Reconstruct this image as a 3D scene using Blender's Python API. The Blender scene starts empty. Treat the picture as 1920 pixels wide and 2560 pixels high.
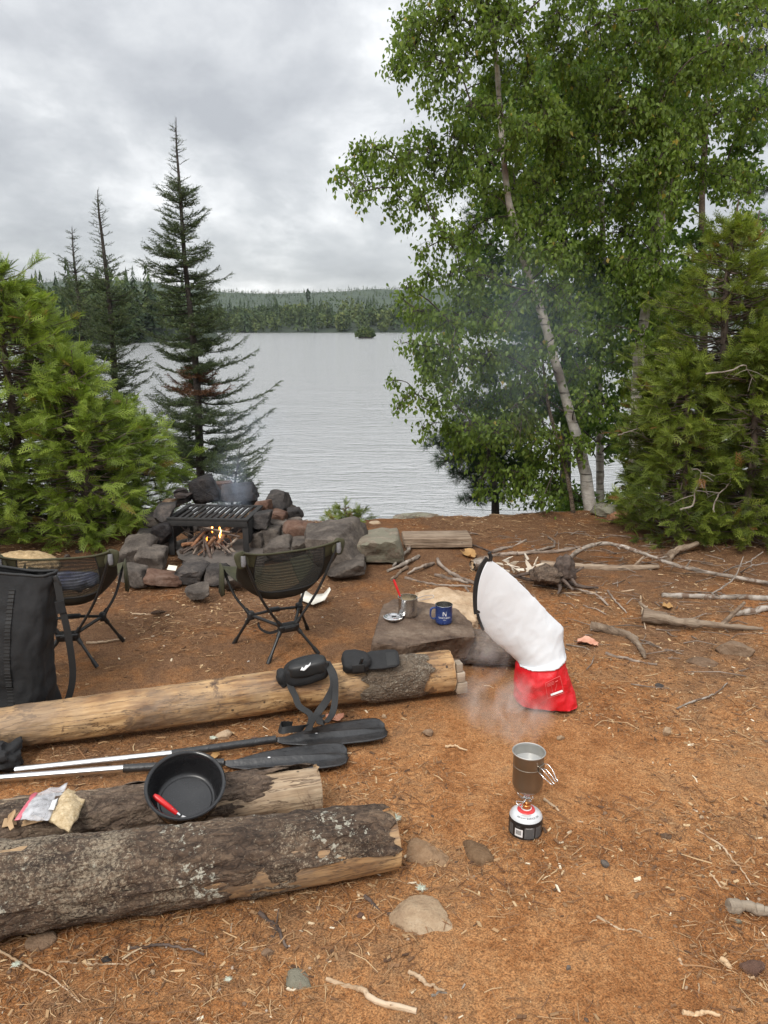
import bpy, bmesh, math, random
import numpy as np
from mathutils import Vector, Matrix
random.seed(5)
rng = np.random.default_rng(11)
sc = bpy.context.scene
PI = math.pi

# ---------------------------------------------------------------- camera, sky, sun, exposure
PITCH = math.radians(13.56); FOC = 1923.0; EYE = np.array([0.0, 0.0, 1.6])
cam = bpy.data.cameras.new('camera'); camo = bpy.data.objects.new('camera', cam)
sc.collection.objects.link(camo)
cam.sensor_fit = 'VERTICAL'; cam.sensor_height = 24.0; cam.sensor_width = 18.0
cam.lens = 24.0 * FOC / 2560.0
cam.clip_start = 0.05; cam.clip_end = 12000
camo.location = EYE; camo.rotation_euler = (PI / 2 - PITCH, 0, 0)
sc.camera = camo

SUN_EL, SUN_AZ = math.radians(46), math.radians(202)      # high, behind the camera, behind thick cloud
world = bpy.data.worlds.new('World'); sc.world = world; world.use_nodes = True
wt = world.node_tree; wt.nodes.clear()
def wn(t, **k):
    n = wt.nodes.new(t)
    for a, b in k.items(): setattr(n, a, b)
    return n
def wmath(op, a, b=None):
    n = wn('ShaderNodeMath', operation=op)
    for i, v in enumerate((a, b)):
        if v is None: continue
        if isinstance(v, (int, float)): n.inputs[i].default_value = v
        else: wt.links.new(v, n.inputs[i])
    return n.outputs[0]
tc = wn('ShaderNodeTexCoord'); sep = wn('ShaderNodeSeparateXYZ'); wt.links.new(tc.outputs['Generated'], sep.inputs[0])
zc = wmath('ADD', wmath('MAXIMUM', sep.outputs[2], 0.0), 0.30)
cmb = wn('ShaderNodeCombineXYZ')
wt.links.new(wmath('DIVIDE', sep.outputs[0], zc), cmb.inputs[0])
wt.links.new(wmath('DIVIDE', sep.outputs[1], zc), cmb.inputs[1])
def wnoise(scale, det, rough, dist, off):
    mp = wn('ShaderNodeMapping'); mp.inputs['Location'].default_value = off
    mp.inputs['Scale'].default_value = (1.0, 0.75, 1.0)
    wt.links.new(cmb.outputs[0], mp.inputs[0])
    n = wn('ShaderNodeTexNoise'); n.inputs['Scale'].default_value = scale; n.inputs['Detail'].default_value = det
    n.inputs['Roughness'].default_value = rough; n.inputs['Distortion'].default_value = dist
    wt.links.new(mp.outputs[0], n.inputs['Vector']); return n.outputs[0]
n1 = wnoise(2.3, 8, 0.60, 0.12, (5.6, 2.9, 0)); n2 = wnoise(1.0, 3, 0.5, 0.1, (7.7, 4.2, 0))
mixn = wmath('ADD', wmath('MULTIPLY', n1, 0.72), wmath('MULTIPLY', n2, 0.28))
rmp = wn('ShaderNodeValToRGB'); cr = rmp.color_ramp
cr.elements[0].position = 0.38; cr.elements[0].color = (0.335, 0.345, 0.362, 1)
cr.elements[1].position = 0.70; cr.elements[1].color = (0.93, 0.93, 0.93, 1)
for p_, c_ in ((0.46, (0.40, 0.41, 0.425, 1)), (0.53, (0.485, 0.495, 0.505, 1)), (0.60, (0.64, 0.645, 0.65, 1))):
    e = cr.elements.new(p_); e.color = c_
wt.links.new(mixn, rmp.inputs[0])
# an overcast dome grows brighter towards the zenith
up_ = wmath('MAXIMUM', sep.outputs[2], 0.0)
grad = wmath('ADD', 0.80, wmath('ADD', wmath('MULTIPLY', up_, 0.30), wmath('MULTIPLY', wmath('MULTIPLY', up_, up_), 1.35)))
cl = wn('ShaderNodeVectorMath', operation='SCALE'); wt.links.new(rmp.outputs[0], cl.inputs[0]); wt.links.new(wmath('MULTIPLY', grad, 10.0), cl.inputs['Scale'])
sky = wn('ShaderNodeTexSky', sky_type='NISHITA'); sky.sun_disc = False
sky.sun_elevation = SUN_EL; sky.sun_rotation = SUN_AZ
mx = wn('ShaderNodeMixRGB'); mx.inputs[0].default_value = 0.93
wt.links.new(sky.outputs[0], mx.inputs[1]); wt.links.new(cl.outputs[0], mx.inputs[2])
bg = wn('ShaderNodeBackground'); bg.inputs[1].default_value = 0.1
wt.links.new(mx.outputs[0], bg.inputs[0])
wo = wn('ShaderNodeOutputWorld'); wt.links.new(bg.outputs[0], wo.inputs[0])

sl = bpy.data.lights.new('sun', 'SUN'); sl.energy = 1.5; sl.angle = math.radians(18); sl.color = (1.0, 0.95, 0.88)
so = bpy.data.objects.new('sun', sl); sc.collection.objects.link(so)
so.rotation_euler = (math.radians(90) - SUN_EL, 0, PI - SUN_AZ)
vs = sc.view_settings; vs.view_transform = 'Standard'; vs.look = 'None'; vs.gamma = 1.0; vs.use_curve_mapping = False
vs.exposure = 0.78
sc.cycles.max_bounces = 8; sc.cycles.transparent_max_bounces = 12; sc.cycles.volume_bounces = 3
sc.cycles.use_denoising = True
sc.cycles.volume_step_rate = 3.0; sc.cycles.volume_max_steps = 128

# ---------------------------------------------------------------- pixel of the photograph -> point of the place (only to measure positions)
CP, SP = math.cos(PITCH), math.sin(PITCH)
def ray(px, py):
    v = -(py - 1280) / FOC
    return np.array([(px - 960) / FOC, CP + v * SP, -SP + v * CP])
def G(px, py, h=0.0):
    q = ray(px, py); return EYE + q * (h - EYE[2]) / q[2]
def D(px, py, Y):
    q = ray(px, py); return EYE + q * Y / q[1]

# ---------------------------------------------------------------- numpy noise
def _h(i, j, k, s=0):
    n = (i.astype(np.int64) * 374761393 + j.astype(np.int64) * 668265263 + k.astype(np.int64) * 2147483647 + s * 974711) & 0xffffffff
    n = ((n ^ (n >> 13)) * 1274126177) & 0xffffffff
    n = (n ^ (n >> 16)) * 2246822519 & 0xffffffff
    return ((n ^ (n >> 15)) & 0xffffff) / float(0xffffff)
def vnoise(p, s=0):
    p = np.asarray(p, float); f = np.floor(p); t = p - f; t = t * t * (3 - 2 * t)
    i, j, k = (f[:, a] for a in range(3)); r = 0
    for a in (0, 1):
        for b in (0, 1):
            for c in (0, 1):
                w = (t[:, 0] if a else 1 - t[:, 0]) * (t[:, 1] if b else 1 - t[:, 1]) * (t[:, 2] if c else 1 - t[:, 2])
                r = r + w * _h(i + a, j + b, k + c, s)
    return r * 2 - 1
def fbm(p, o=4, s=0, g=0.5):
    r = 0; a = 1.0; p = np.asarray(p, float)
    for q in range(o):
        r = r + a * vnoise(p, s + q); p = p * 2.03 + 17.3; a *= g
    return r
def nrm(v): return v / np.maximum(np.linalg.norm(v, axis=-1, keepdims=True), 1e-9)

# ---------------------------------------------------------------- geometry: a geo is (V, [face arrays])
def join(*gs):
    V = []; F = []; o = 0
    for g in gs:
        if g is None: continue
        v, fs = g[0], g[1]; V.append(v)
        for f in fs: F.append(f + o)
        o += len(v)
    return np.concatenate(V), F
def xf(g, R=None, t=(0, 0, 0), s=1.0):
    v = g[0] * np.asarray(s)
    if R is not None: v = v @ np.array(R)[:3, :3].T
    return v + np.asarray(t), g[1]
def rotm(ax, deg): return np.array(Matrix.Rotation(math.radians(deg), 3, ax))
def cr_path(pts, n=24):
    p = np.asarray(pts, float)
    if len(p) < 3:
        t = np.linspace(0, 1, n)[:, None]; return p[0] * (1 - t) + p[-1] * t
    p = np.vstack([2 * p[0] - p[1], p, 2 * p[-1] - p[-2]])
    out = []; m = len(p) - 3
    for u in np.linspace(0, m - 1e-6, n):
        i = int(u); t = u - i; a, b, c, d = p[i:i + 4]
        out.append(0.5 * ((2 * b) + (c - a) * t + (2 * a - 5 * b + 4 * c - d) * t * t + (3 * b - a - 3 * c + d) * t ** 3))
    return np.array(out)
def grid_faces(n, m, wrap=False, off=0):
    i = np.arange(n - 1)[:, None]; j = np.arange(m if wrap else m - 1)[None, :]; j2 = (j + 1) % m
    return np.stack([i * m + j, i * m + j2, (i + 1) * m + j2, (i + 1) * m + j], -1).reshape(-1, 4) + off
def tube(path, rad, m=8, cap=True, disp=None, flat=1.0):
    p = np.asarray(path, float); n = len(p); r = np.broadcast_to(np.asarray(rad, float), (n,))
    T = nrm(np.gradient(p, axis=0)); ref = np.array([0, 0, 1.0])
    if abs(T[0] @ ref) > 0.9: ref = np.array([1.0, 0, 0])
    A = np.zeros_like(p); a = nrm(ref - T[0] * (T[0] @ ref))
    for i in range(n):
        a = a - T[i] * (T[i] @ a); a = a / max(np.linalg.norm(a), 1e-9); A[i] = a
    B = np.cross(T, A); th = np.linspace(0, 2 * PI, m, endpoint=False)
    N = np.cos(th)[None, :, None] * A[:, None] * flat + np.sin(th)[None, :, None] * B[:, None]
    V = p[:, None] + N * r[:, None, None]
    if disp is not None:
        d = disp(V.reshape(-1, 3), np.repeat(np.linspace(0, 1, n), m), np.tile(th, n)).reshape(n, m, 1); V = V + N * d
    V = V.reshape(-1, 3); F = [grid_faces(n, m, True)[:, ::-1]]
    if cap:
        V = np.vstack([V, p[0], p[-1]]); k = np.arange(m); k2 = (k + 1) % m
        F.append(np.stack([k * 0 + n * m, k, k2], -1)[:, ::-1]); F.append(np.stack([k * 0 + n * m + 1, (n - 1) * m + k, (n - 1) * m + k2], -1))
    return V, F
def tubes(P, R, m=4):
    """many thin tubes at once: P (N,K,3), R (N,K)"""
    N, K, _ = P.shape
    T = nrm(np.gradient(P, axis=1)); ref = nrm(rng.normal(size=(N, 1, 3)))
    A = nrm(np.cross(T, np.broadcast_to(ref, T.shape))); B = np.cross(T, A)
    th = np.linspace(0, 2 * PI, m, endpoint=False)
    V = P[:, :, None] + (A[:, :, None] * np.cos(th)[:, None] + B[:, :, None] * np.sin(th)[:, None]) * R[:, :, None, None]
    f = grid_faces(K, m, True)[:, ::-1]
    F = (f[None] + (np.arange(N) * K * m)[:, None, None]).reshape(-1, 4)
    return V.reshape(-1, 3), [F]
def strips(P, W, Nn):
    """ribbon strips: P (N,K,3), W (N,K) half widths, Nn (N,3) side vector"""
    N, K, _ = P.shape
    V = np.stack([P - Nn[:, None] * W[..., None], P + Nn[:, None] * W[..., None]], 2)
    f = grid_faces(K, 2); F = (f[None] + (np.arange(N) * K * 2)[:, None, None]).reshape(-1, 4)
    return V.reshape(-1, 3), [F]
def stamp(tv, tf, O, X, Y, Z, s):
    """template (tv, tf) copied to origins O with axes X, Y, Z and size s"""
    V = O[:, None] + (tv[None, :, 0:1] * X[:, None] + tv[None, :, 1:2] * Y[:, None] + tv[None, :, 2:3] * Z[:, None]) * s[:, None, None]
    F = (tf[None] + (np.arange(len(O)) * len(tv))[:, None, None]).reshape(-1, tf.shape[1])
    return V.reshape(-1, 3), [F]
def lathe(prof, m=48, cap0=False, cap1=False):
    pr = np.asarray(prof, float); th = np.linspace(0, 2 * PI, m, endpoint=False); n = len(pr)
    V = np.stack([pr[:, None, 0] * np.cos(th), pr[:, None, 0] * np.sin(th), np.broadcast_to(pr[:, None, 1], (n, m))], -1).reshape(-1, 3)
    F = [grid_faces(n, m, True)]
    if cap0: F.append(np.arange(m)[None, ::-1])
    if cap1: F.append((np.arange(m) + (n - 1) * m)[None, :])
    return V, F
def from_bm(bm):
    bm.verts.index_update(); V = np.array([v.co for v in bm.verts]); d = {}
    for f in bm.faces: d.setdefault(len(f.verts), []).append([v.index for v in f.verts])
    bm.free(); return V, [np.array(x) for x in d.values()]
def rbox(c, s, R=None, bev=0.003, seg=2):
    bm = bmesh.new(); bmesh.ops.create_cube(bm, size=1.0)
    for v in bm.verts: v.co = Vector((v.co.x * s[0], v.co.y * s[1], v.co.z * s[2]))
    if bev > 0: bmesh.ops.bevel(bm, geom=list(bm.edges), offset=bev, segments=seg, affect='EDGES', profile=0.5)
    return xf(from_bm(bm), R, c)
_ico = {}
def ico(n):
    if n not in _ico:
        bm = bmesh.new(); bmesh.ops.create_icosphere(bm, subdivisions=n, radius=1.0); _ico[n] = from_bm(bm)
    return _ico[n][0].copy(), [f.copy() for f in _ico[n][1]]
def rock(c, dims, seed=0, planes=14, rough=0.05, n=4, R=None, lo=0.62, block=False):
    v, F = ico(n); g = np.random.default_rng(seed)
    pn = nrm(g.normal(size=(planes, 3))); pd = g.uniform(lo, 1.0, planes)
    if block:                                     # quarried look: six tilted faces and a few broken corners
        ax = np.vstack([np.eye(3), -np.eye(3)]); pn = nrm(np.vstack([ax + g.normal(size=(6, 3)) * .22, g.normal(size=(5, 3))])); pd = np.concatenate([g.uniform(.56, .68, 6), g.uniform(.70, .92, 5)])
    dt = v @ pn.T; r = np.where(dt > 0.05, pd / np.maximum(dt, 0.05), 9).min(1); r = np.minimum(r, 1.12)
    v = v * r[:, None]
    v = v + nrm(v) * (fbm(v * 2.2 + seed * 3.1, 4, seed) * rough)[:, None] + nrm(v) * (fbm(v * 9 + seed, 2, seed) * rough * 0.25)[:, None]
    v = v / np.abs(v).max(0)                       # fill the asked size
    return xf((v * np.asarray(dims) / 2, F), R, c)
def superell(c, dims, e=0.45, n=(28, 40), R=None, wr=0.0, seed=0):
    th = np.linspace(-PI / 2, PI / 2, n[0]); ph = np.linspace(0, 2 * PI, n[1], endpoint=False)
    sg = lambda x: np.sign(x) * np.abs(x) ** e
    V = np.stack([sg(np.cos(th))[:, None] * sg(np.cos(ph)), sg(np.cos(th))[:, None] * sg(np.sin(ph)), np.broadcast_to(sg(np.sin(th))[:, None], (n[0], n[1]))], -1).reshape(-1, 3)
    V = V * np.asarray(dims) / 2
    if wr: V = V + nrm(V) * (fbm(V * 22 + seed, 3, seed) * wr)[:, None]
    return xf((V, [grid_faces(n[0], n[1], True)]), R, c)
def ribbon(path, w, side, t=0.002, n=40):
    """a strap: flat band along path, half width w along side vector(s), thickness t"""
    p = cr_path(path, n); T = nrm(np.gradient(p, axis=0))
    if callable(side): S = np.array([side(u) for u in np.linspace(0, 1, n)])
    else: S = np.broadcast_to(np.asarray(side, float), p.shape)
    S = nrm(S - T * (S * T).sum(1, keepdims=True)); N = np.cross(T, S)
    V = np.stack([p + S * w + N * t, p - S * w + N * t, p - S * w - N * t, p + S * w - N * t], 1).reshape(-1, 3)
    F = [grid_faces(n, 4, True), np.array([[0, 1, 2, 3]]), np.array([[3, 2, 1, 0]]) + (n - 1) * 4]
    return V, F

# ---------------------------------------------------------------- scene objects
LOC = {}
def setp(o, label=None, cat=None, group=None, kind=None):
    if label: o['label'] = label
    if cat: o['category'] = cat
    if group: o['group'] = group
    if kind: o['kind'] = kind
    return o
def thing(name, label, cat, loc=(0, 0, 0), group=None):
    o = bpy.data.objects.new(name, None); sc.collection.objects.link(o)
    o.location = loc; o.empty_display_size = 0.1; LOC[o] = np.array(loc, float)
    return setp(o, label, cat, group)
def obj(name, geo, mat, parent=None, smooth=True, tint=None, label=None, cat=None, group=None, kind=None, base=None, solid=None, sharp=None):
    V, Fs = np.asarray(geo[0], float), geo[1]
    if parent is not None: b = LOC[parent]
    elif base is not None: b = np.asarray(base, float)
    else: b = np.array([(V[:, 0].min() + V[:, 0].max()) / 2, (V[:, 1].min() + V[:, 1].max()) / 2, V[:, 2].min()])
    me = bpy.data.meshes.new(name); V = V - b
    me.vertices.add(len(V)); me.vertices.foreach_set('co', V.astype(np.float32).ravel())
    Fs = [np.asarray(f) for f in Fs if len(f)]
    tot = np.concatenate([np.full(len(f), f.shape[1]) for f in Fs]); idx = np.concatenate([f.ravel() for f in Fs])
    me.loops.add(len(idx)); me.loops.foreach_set('vertex_index', idx.astype(np.int32))
    st = np.concatenate([[0], np.cumsum(tot)[:-1]])
    me.polygons.add(len(tot)); me.polygons.foreach_set('loop_start', st.astype(np.int32))
    me.polygons.foreach_set('use_smooth', np.full(len(tot), smooth))
    if tint is not None:
        a = me.attributes.new('tint', 'FLOAT', 'POINT'); a.data.foreach_set('value', np.asarray(tint, np.float32))
    me.update(calc_edges=True); me.validate()
    if sharp or (smooth and len(V) < 3000): me.set_sharp_from_angle(angle=math.radians(sharp or 50))
    for m_ in (mat if isinstance(mat, (list, tuple)) else [mat]): me.materials.append(m_)
    o = bpy.data.objects.new(name, me); sc.collection.objects.link(o)
    if parent is not None: o.parent = parent; LOC[o] = b
    else: o.location = b; LOC[o] = b
    if solid:
        md = o.modifiers.new('solidify', 'SOLIDIFY'); md.thickness = solid; md.offset = 0
    return setp(o, label, cat, group, kind)
def text_geo(s, size, depth=0.0):
    cu = bpy.data.curves.new('lettering', 'FONT'); cu.body = s; cu.size = size; cu.align_x = 'CENTER'; cu.align_y = 'CENTER'; cu.extrude = depth; cu.resolution_u = 2
    o = bpy.data.objects.new('lettering', cu); me = bpy.data.meshes.new_from_object(o)
    V = np.array([v.co for v in me.vertices]); d = {}
    for p in me.polygons: d.setdefault(len(p.vertices), []).append(list(p.vertices))
    bpy.data.objects.remove(o); bpy.data.curves.remove(cu); bpy.data.meshes.remove(me)
    return V, [np.array(x) for x in d.values()]
def wrap(g, r, ang0, z0):
    """flat lettering in XY bent round a vertical cylinder of radius r"""
    a = ang0 + g[0][:, 0] / r; rr = r + g[0][:, 2]
    return np.stack([np.cos(a) * rr, np.sin(a) * rr, z0 + g[0][:, 1]], -1), g[1]

# ---------------------------------------------------------------- materials
class NT:
    def __init__(s, name):
        s.m = bpy.data.materials.new(name); s.m.use_nodes = True; s.t = s.m.node_tree
        s.b = s.t.nodes['Principled BSDF']; s.out = s.t.nodes['Material Output']; s.c = {}
    def n(s, t, ins=None, **k):
        x = s.t.nodes.new(t)
        for a, b in k.items(): setattr(x, a, b)
        for a, b in (ins or {}).items(): s.set(x.inputs[a], b)
        return x
    def set(s, i, v):
        if isinstance(v, bpy.types.NodeSocket): s.t.links.new(v, i)
        elif isinstance(v, (tuple, list)) and len(v) == 3 and i.type == 'RGBA': i.default_value = (*v, 1)
        else: i.default_value = v
    def co(s, st=(1, 1, 1), kind='Object', rot=(0, 0, 0)):
        x = s.c.setdefault('tc', None) or s.n('ShaderNodeTexCoord'); s.c['tc'] = x
        return s.n('ShaderNodeMapping', {'Vector': x.outputs[kind], 'Scale': st, 'Rotation': rot}).outputs[0]
    def noise(s, v, sc_, det=4, ro=0.55, di=0.0):
        return s.n('ShaderNodeTexNoise', {'Vector': v, 'Scale': sc_, 'Detail': det, 'Roughness': ro, 'Distortion': di}).outputs[0]
    def vor(s, v, sc_, f='F1', out='Distance', rnd=1.0):
        return s.n('ShaderNodeTexVoronoi', {'Vector': v, 'Scale': sc_, 'Randomness': rnd}, feature=f).outputs[out]
    def ramp(s, f, stops, mode='LINEAR'):
        x = s.n('ShaderNodeValToRGB', {'Fac': f}); r = x.color_ramp; r.interpolation = mode
        stops = [(p, (c, c, c) if isinstance(c, (int, float)) else c) for p, c in stops]
        r.elements[0].position = stops[0][0]; r.elements[0].color = (*stops[0][1], 1)
        r.elements[1].position = stops[-1][0]; r.elements[1].color = (*stops[-1][1], 1)
        for p, c in stops[1:-1]: e = r.elements.new(p); e.color = (*c, 1)
        return x.outputs[0]
    def mix(s, f, a, b, mode='MIX'):
        return s.n('ShaderNodeMixRGB', {0: f, 1: a, 2: b}, blend_type=mode).outputs[0]
    def math(s, op, a, b=0.0): return s.n('ShaderNodeMath', {0: a, 1: b}, operation=op).outputs[0]
    def attr(s, nm='tint'): return s.n('ShaderNodeAttribute', attribute_name=nm).outputs['Fac']
    def rnd(s): return s.n('ShaderNodeObjectInfo').outputs['Random']
    def bump(s, h, st, d=0.01, prev=None):
        i = {'Height': h, 'Strength': st, 'Distance': d}
        if prev is not None: i['Normal'] = prev
        return s.n('ShaderNodeBump', i).outputs[0]
    def fin(s, col=None, rough=None, normal=None, **k):
        if col is not None: s.set(s.b.inputs['Base Color'], col)
        if rough is not None: s.set(s.b.inputs['Roughness'], rough)
        if normal is not None: s.set(s.b.inputs['Normal'], normal)
        for a, b in k.items(): s.set(s.b.inputs[a.replace('_', ' ')], b)
        return s.m
M = {}
def simple(name, c1, c2, sc_=8, rough=0.6, bump=0.3, bs=60, bd=0.002, st=(1, 1, 1), **k):
    t = NT(name); v = t.co(st)
    c = t.ramp(t.noise(v, sc_, 5, 0.6), [(0.3, c1), (0.7, c2)])
    nm = t.bump(t.noise(v, bs, 4, 0.6), bump, bd) if bump else None
    M[name] = t.fin(c, rough, nm, **k); return M[name]
def rockmat(name, cs, scale=9, lichen=None, rough=0.85, wet=0):
    t = NT(name); v = t.co(); r = t.rnd()
    vv = t.n('ShaderNodeVectorMath', {0: v, 1: t.n('ShaderNodeCombineXYZ', {0: t.math('MULTIPLY', r, 30), 1: t.math('MULTIPLY', r, 17)}).outputs[0]}, operation='ADD').outputs[0]
    a = t.noise(vv, scale, 7, 0.62, 0.4); b = t.noise(vv, scale * 9, 5, 0.7)
    f = t.math('ADD', t.math('MULTIPLY', a, 0.7), t.math('MULTIPLY', b, 0.3))
    c = t.ramp(f, [(0.34 + 0.09 * i, q) for i, q in enumerate(cs)])
    c = t.mix(0.6, c, t.ramp(r, [(0, 0.62), (1, 1.25)]), 'MULTIPLY')
    if lichen:
        l = t.math('GREATER_THAN', t.math('ADD', t.noise(vv, scale * 1.4, 6, 0.7, 0.5), t.math('MULTIPLY', t.noise(vv, scale * 12, 3, 0.6), 0.25)), lichen[1])
        c = t.mix(t.math('MULTIPLY', l, 0.8), c, lichen[0])
    nm = t.bump(t.noise(vv, scale * 1.6, 8, 0.68, 0.3), 0.9, 0.03); nm = t.bump(t.vor(vv, scale * 14), 0.25, 0.004, nm)
    t.set(t.b.inputs['Specular IOR Level'], .22)
    M[name] = t.fin(c, rough if not wet else t.ramp(a, [(0.35, 0.5), (0.65, 0.85)]), nm); return M[name]
rockmat('rock_gray', [(.038, .031, .026), (.074, .061, .052), (.115, .096, .081), (.17, .142, .118)], 7)
rockmat('rock_dark', [(.020, .018, .018), (.038, .034, .032), (.062, .054, .050), (.11, .092, .080)], 7)
rockmat('rock_black', [(.010, .009, .010), (.018, .016, .017), (.032, .027, .026), (.07, .052, .045)], 6, rough=0.6)
rockmat('rock_red', [(.06, .031, .023), (.105, .058, .041), (.15, .086, .060), (.19, .125, .095)], 7)
rockmat('rock_brown', [(.10, .065, .042), (.165, .105, .066), (.23, .15, .095), (.30, .21, .14)], 7)
rockmat('rock_tan', [(.22, .145, .085), (.33, .225, .14), (.42, .30, .19), (.50, .38, .26)], 6)
rockmat('rock_pale', [(.085, .068, .05), (.145, .118, .088), (.20, .165, .125), (.26, .215, .165)], 6, ((.20, .19, .14), .62))
rockmat('rock_lichen', [(.07, .058, .046), (.125, .105, .082), (.18, .15, .118), (.24, .205, .16)], 6, ((.25, .245, .185), .60))
rockmat('rock_mud', [(.11, .062, .030), (.17, .10, .052), (.22, .135, .075), (.28, .18, .105)], 6)
rockmat('rock_table', [(.050, .032, .022), (.095, .063, .044), (.14, .098, .07), (.20, .15, .11)], 6, wet=1)

def woodmat(name, cs, sx=0.12, scale=26, rough=0.75, spots=None, bumpd=0.004, holes=0):
    """grain runs along the object's local X"""
    t = NT(name); v = t.co((sx, 1, 1)); v1 = t.co()
    a = t.noise(v, scale, 6, 0.6, 0.6); b = t.noise(v1, 5, 4, 0.6)
    f = t.math('ADD', t.math('MULTIPLY', a, 0.65), t.math('MULTIPLY', b, 0.35))
    c = t.ramp(f, [(0.33 + 0.085 * i, q) for i, q in enumerate(cs)])
    c = t.mix(0.5, c, t.ramp(t.rnd(), [(0, 0.7), (1, 1.25)]), 'MULTIPLY')
    if spots:
        l = t.ramp(t.noise(v1, spots[1], 6, 0.7, 0.4), [(spots[2], 0.0), (spots[2] + 0.05, 1.0)])
        c = t.mix(t.math('MULTIPLY', l, 0.85), c, spots[0])
    if holes:                                     # beetle holes, drying cracks and a weathered grey cast
        hv = t.vor(v1, 15); c = t.mix(t.ramp(hv, [(.07, .92), (.10, .0)]), c, (.02, .011, .006))
        ck = t.math('ABSOLUTE', t.math('SUBTRACT', t.noise(t.co((.10, 1, 1)), 19, 5, .7, .8), .5)); c = t.mix(t.ramp(ck, [(.004, .85), (.022, .0)]), c, (.05, .024, .012))
        c = t.mix(t.ramp(t.noise(v1, 3.1, 5, .7), [(.45, 0.0), (.62, .62)]), c, (.21, .15, .10))
    nm = t.bump(t.noise(v, scale * 2.2, 5, 0.65), 0.8, bumpd); nm = t.bump(t.noise(v1, 90, 3, 0.6), 0.25, 0.002, nm)
    M[name] = t.fin(c, rough, nm); return M[name]
woodmat('wood_peeled', [(.09, .040, .017), (.25, .130, .052), (.42, .25, .11), (.56, .36, .175)], 0.14, 26, 0.6, ((.10, .055, .03), 7, .57), holes=1)
woodmat('wood_cut', [(.30, .19, .10), (.42, .28, .16), (.52, .36, .21), (.60, .45, .28)], 0.08, 40, 0.75)
woodmat('wood_split', [(.12, .075, .04), (.27, .185, .11), (.39, .28, .175), (.48, .37, .25)], 0.06, 44, 0.8, ((.16, .10, .06), 8, .56), holes=1)
woodmat('wood_gray', [(.13, .10, .075), (.22, .175, .13), (.31, .25, .185), (.40, .33, .25)], 0.05, 34, 0.85)
woodmat('wood_drift', [(.055, .036, .023), (.145, .098, .064), (.225, .16, .108), (.32, .245, .175)], 0.07, 46, 0.85, bumpd=.012)
woodmat('stick_bark', [(.055, .038, .028), (.12, .085, .062), (.20, .15, .115), (.32, .26, .21)], 0.3, 30, 0.85)
woodmat('stick_pale', [(.24, .15, .085), (.36, .24, .14), (.46, .33, .21), (.56, .43, .30)], 0.15, 40, 0.8)
woodmat('stick_dark', [(.028, .018, .014), (.055, .037, .028), (.09, .062, .048), (.13, .095, .075)], 0.3, 40, 0.8)
woodmat('birch_stick', [(.05, .037, .028), (.15, .118, .092), (.25, .21, .17), (.37, .325, .28)], 0.5, 30, 0.75, ((.12, .068, .04), 11, .54))
woodmat('red_stick', [(.10, .045, .022), (.19, .085, .04), (.27, .13, .065), (.36, .20, .11)], 0.2, 30, 0.75)
woodmat('splinter_wood', [(.30, .22, .14), (.45, .36, .26), (.56, .48, .38), (.66, .60, .51)], 0.1, 40, 0.8)

def barkmat(name, dk, md, lt, lich, thr, lich2=None):
    t = NT(name); v = t.co(); va = t.co((0.35, 1, 1))
    a = t.noise(va, 16, 8, 0.68, 0.8); b = t.noise(v, 55, 5, 0.65)
    f = t.math('ADD', t.math('MULTIPLY', a, 0.65), t.math('MULTIPLY', b, 0.35))
    c = t.ramp(f, [(0.36, dk), (0.48, md), (0.62, lt)])
    wv = t.n('ShaderNodeVectorMath', {0: t.co((.42, 1, 1)), 1: t.n('ShaderNodeVectorMath', {0: t.n('ShaderNodeTexNoise', {'Vector': v, 'Scale': 14.0, 'Detail': 4.0}).outputs[1], 1: (.06, .06, .06)}, operation='MULTIPLY').outputs[0]}, operation='ADD').outputs[0]
    pl = t.vor(wv, 46, 'DISTANCE_TO_EDGE')          # bark plates with furrows between them
    big = t.noise(v, 5.5, 3, 0.5); sm = t.noise(v, 120, 6, 0.82, 0.3)
    lf = t.math('ADD', t.math('MULTIPLY', big, 0.34), t.math('MULTIPLY', sm, 0.74))
    lm = t.ramp(lf, [(thr, 0.0), (thr + 0.035, 1.0)])
    c = t.mix(t.math('MULTIPLY', lm, 0.85), c, t.ramp(b, [(0.35, tuple(x * 0.55 for x in lich)), (0.65, lich)]))
    if lich2:
        l2 = t.ramp(t.math('ADD', t.math('MULTIPLY', t.noise(t.co((1, 1, 1), rot=(1, 2, .5)), 4.5, 3, 0.5), 0.5), t.math('MULTIPLY', t.noise(t.co((1, 1, 1), rot=(1, 2, .5)), 42, 5, 0.7), 0.55)), [(thr + 0.06, 0.0), (thr + 0.085, 1.0)])
        c = t.mix(t.math('MULTIPLY', l2, 0.9), c, lich2)
    c = t.mix(t.ramp(pl, [(.0, .55), (.06, .0)]), c, dk)
    nm = t.bump(t.ramp(pl, [(0, 0.0), (.16, 1.0)]), .6, .008); nm = t.bump(a, 1.0, 0.02, nm); nm = t.bump(b, 0.7, 0.006, nm)
    M[name] = t.fin(c, 0.9, nm); return M[name]
barkmat('bark_lichen', (.018, .011, .007), (.075, .047, .030), (.165, .110, .070), (.38, .31, .22), 0.565, (.44, .42, .34))
barkmat('bark_brown', (.032, .021, .014), (.105, .070, .048), (.19, .135, .094), (.30, .235, .16), 0.60)
barkmat('bark_mid', (.04, .028, .018), (.11, .078, .052), (.17, .13, .09), (.36, .32, .25), 0.575)
barkmat('bark_spruce', (.022, .018, .016), (.05, .042, .036), (.085, .074, .064), (.16, .16, .14), 0.62)
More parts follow.
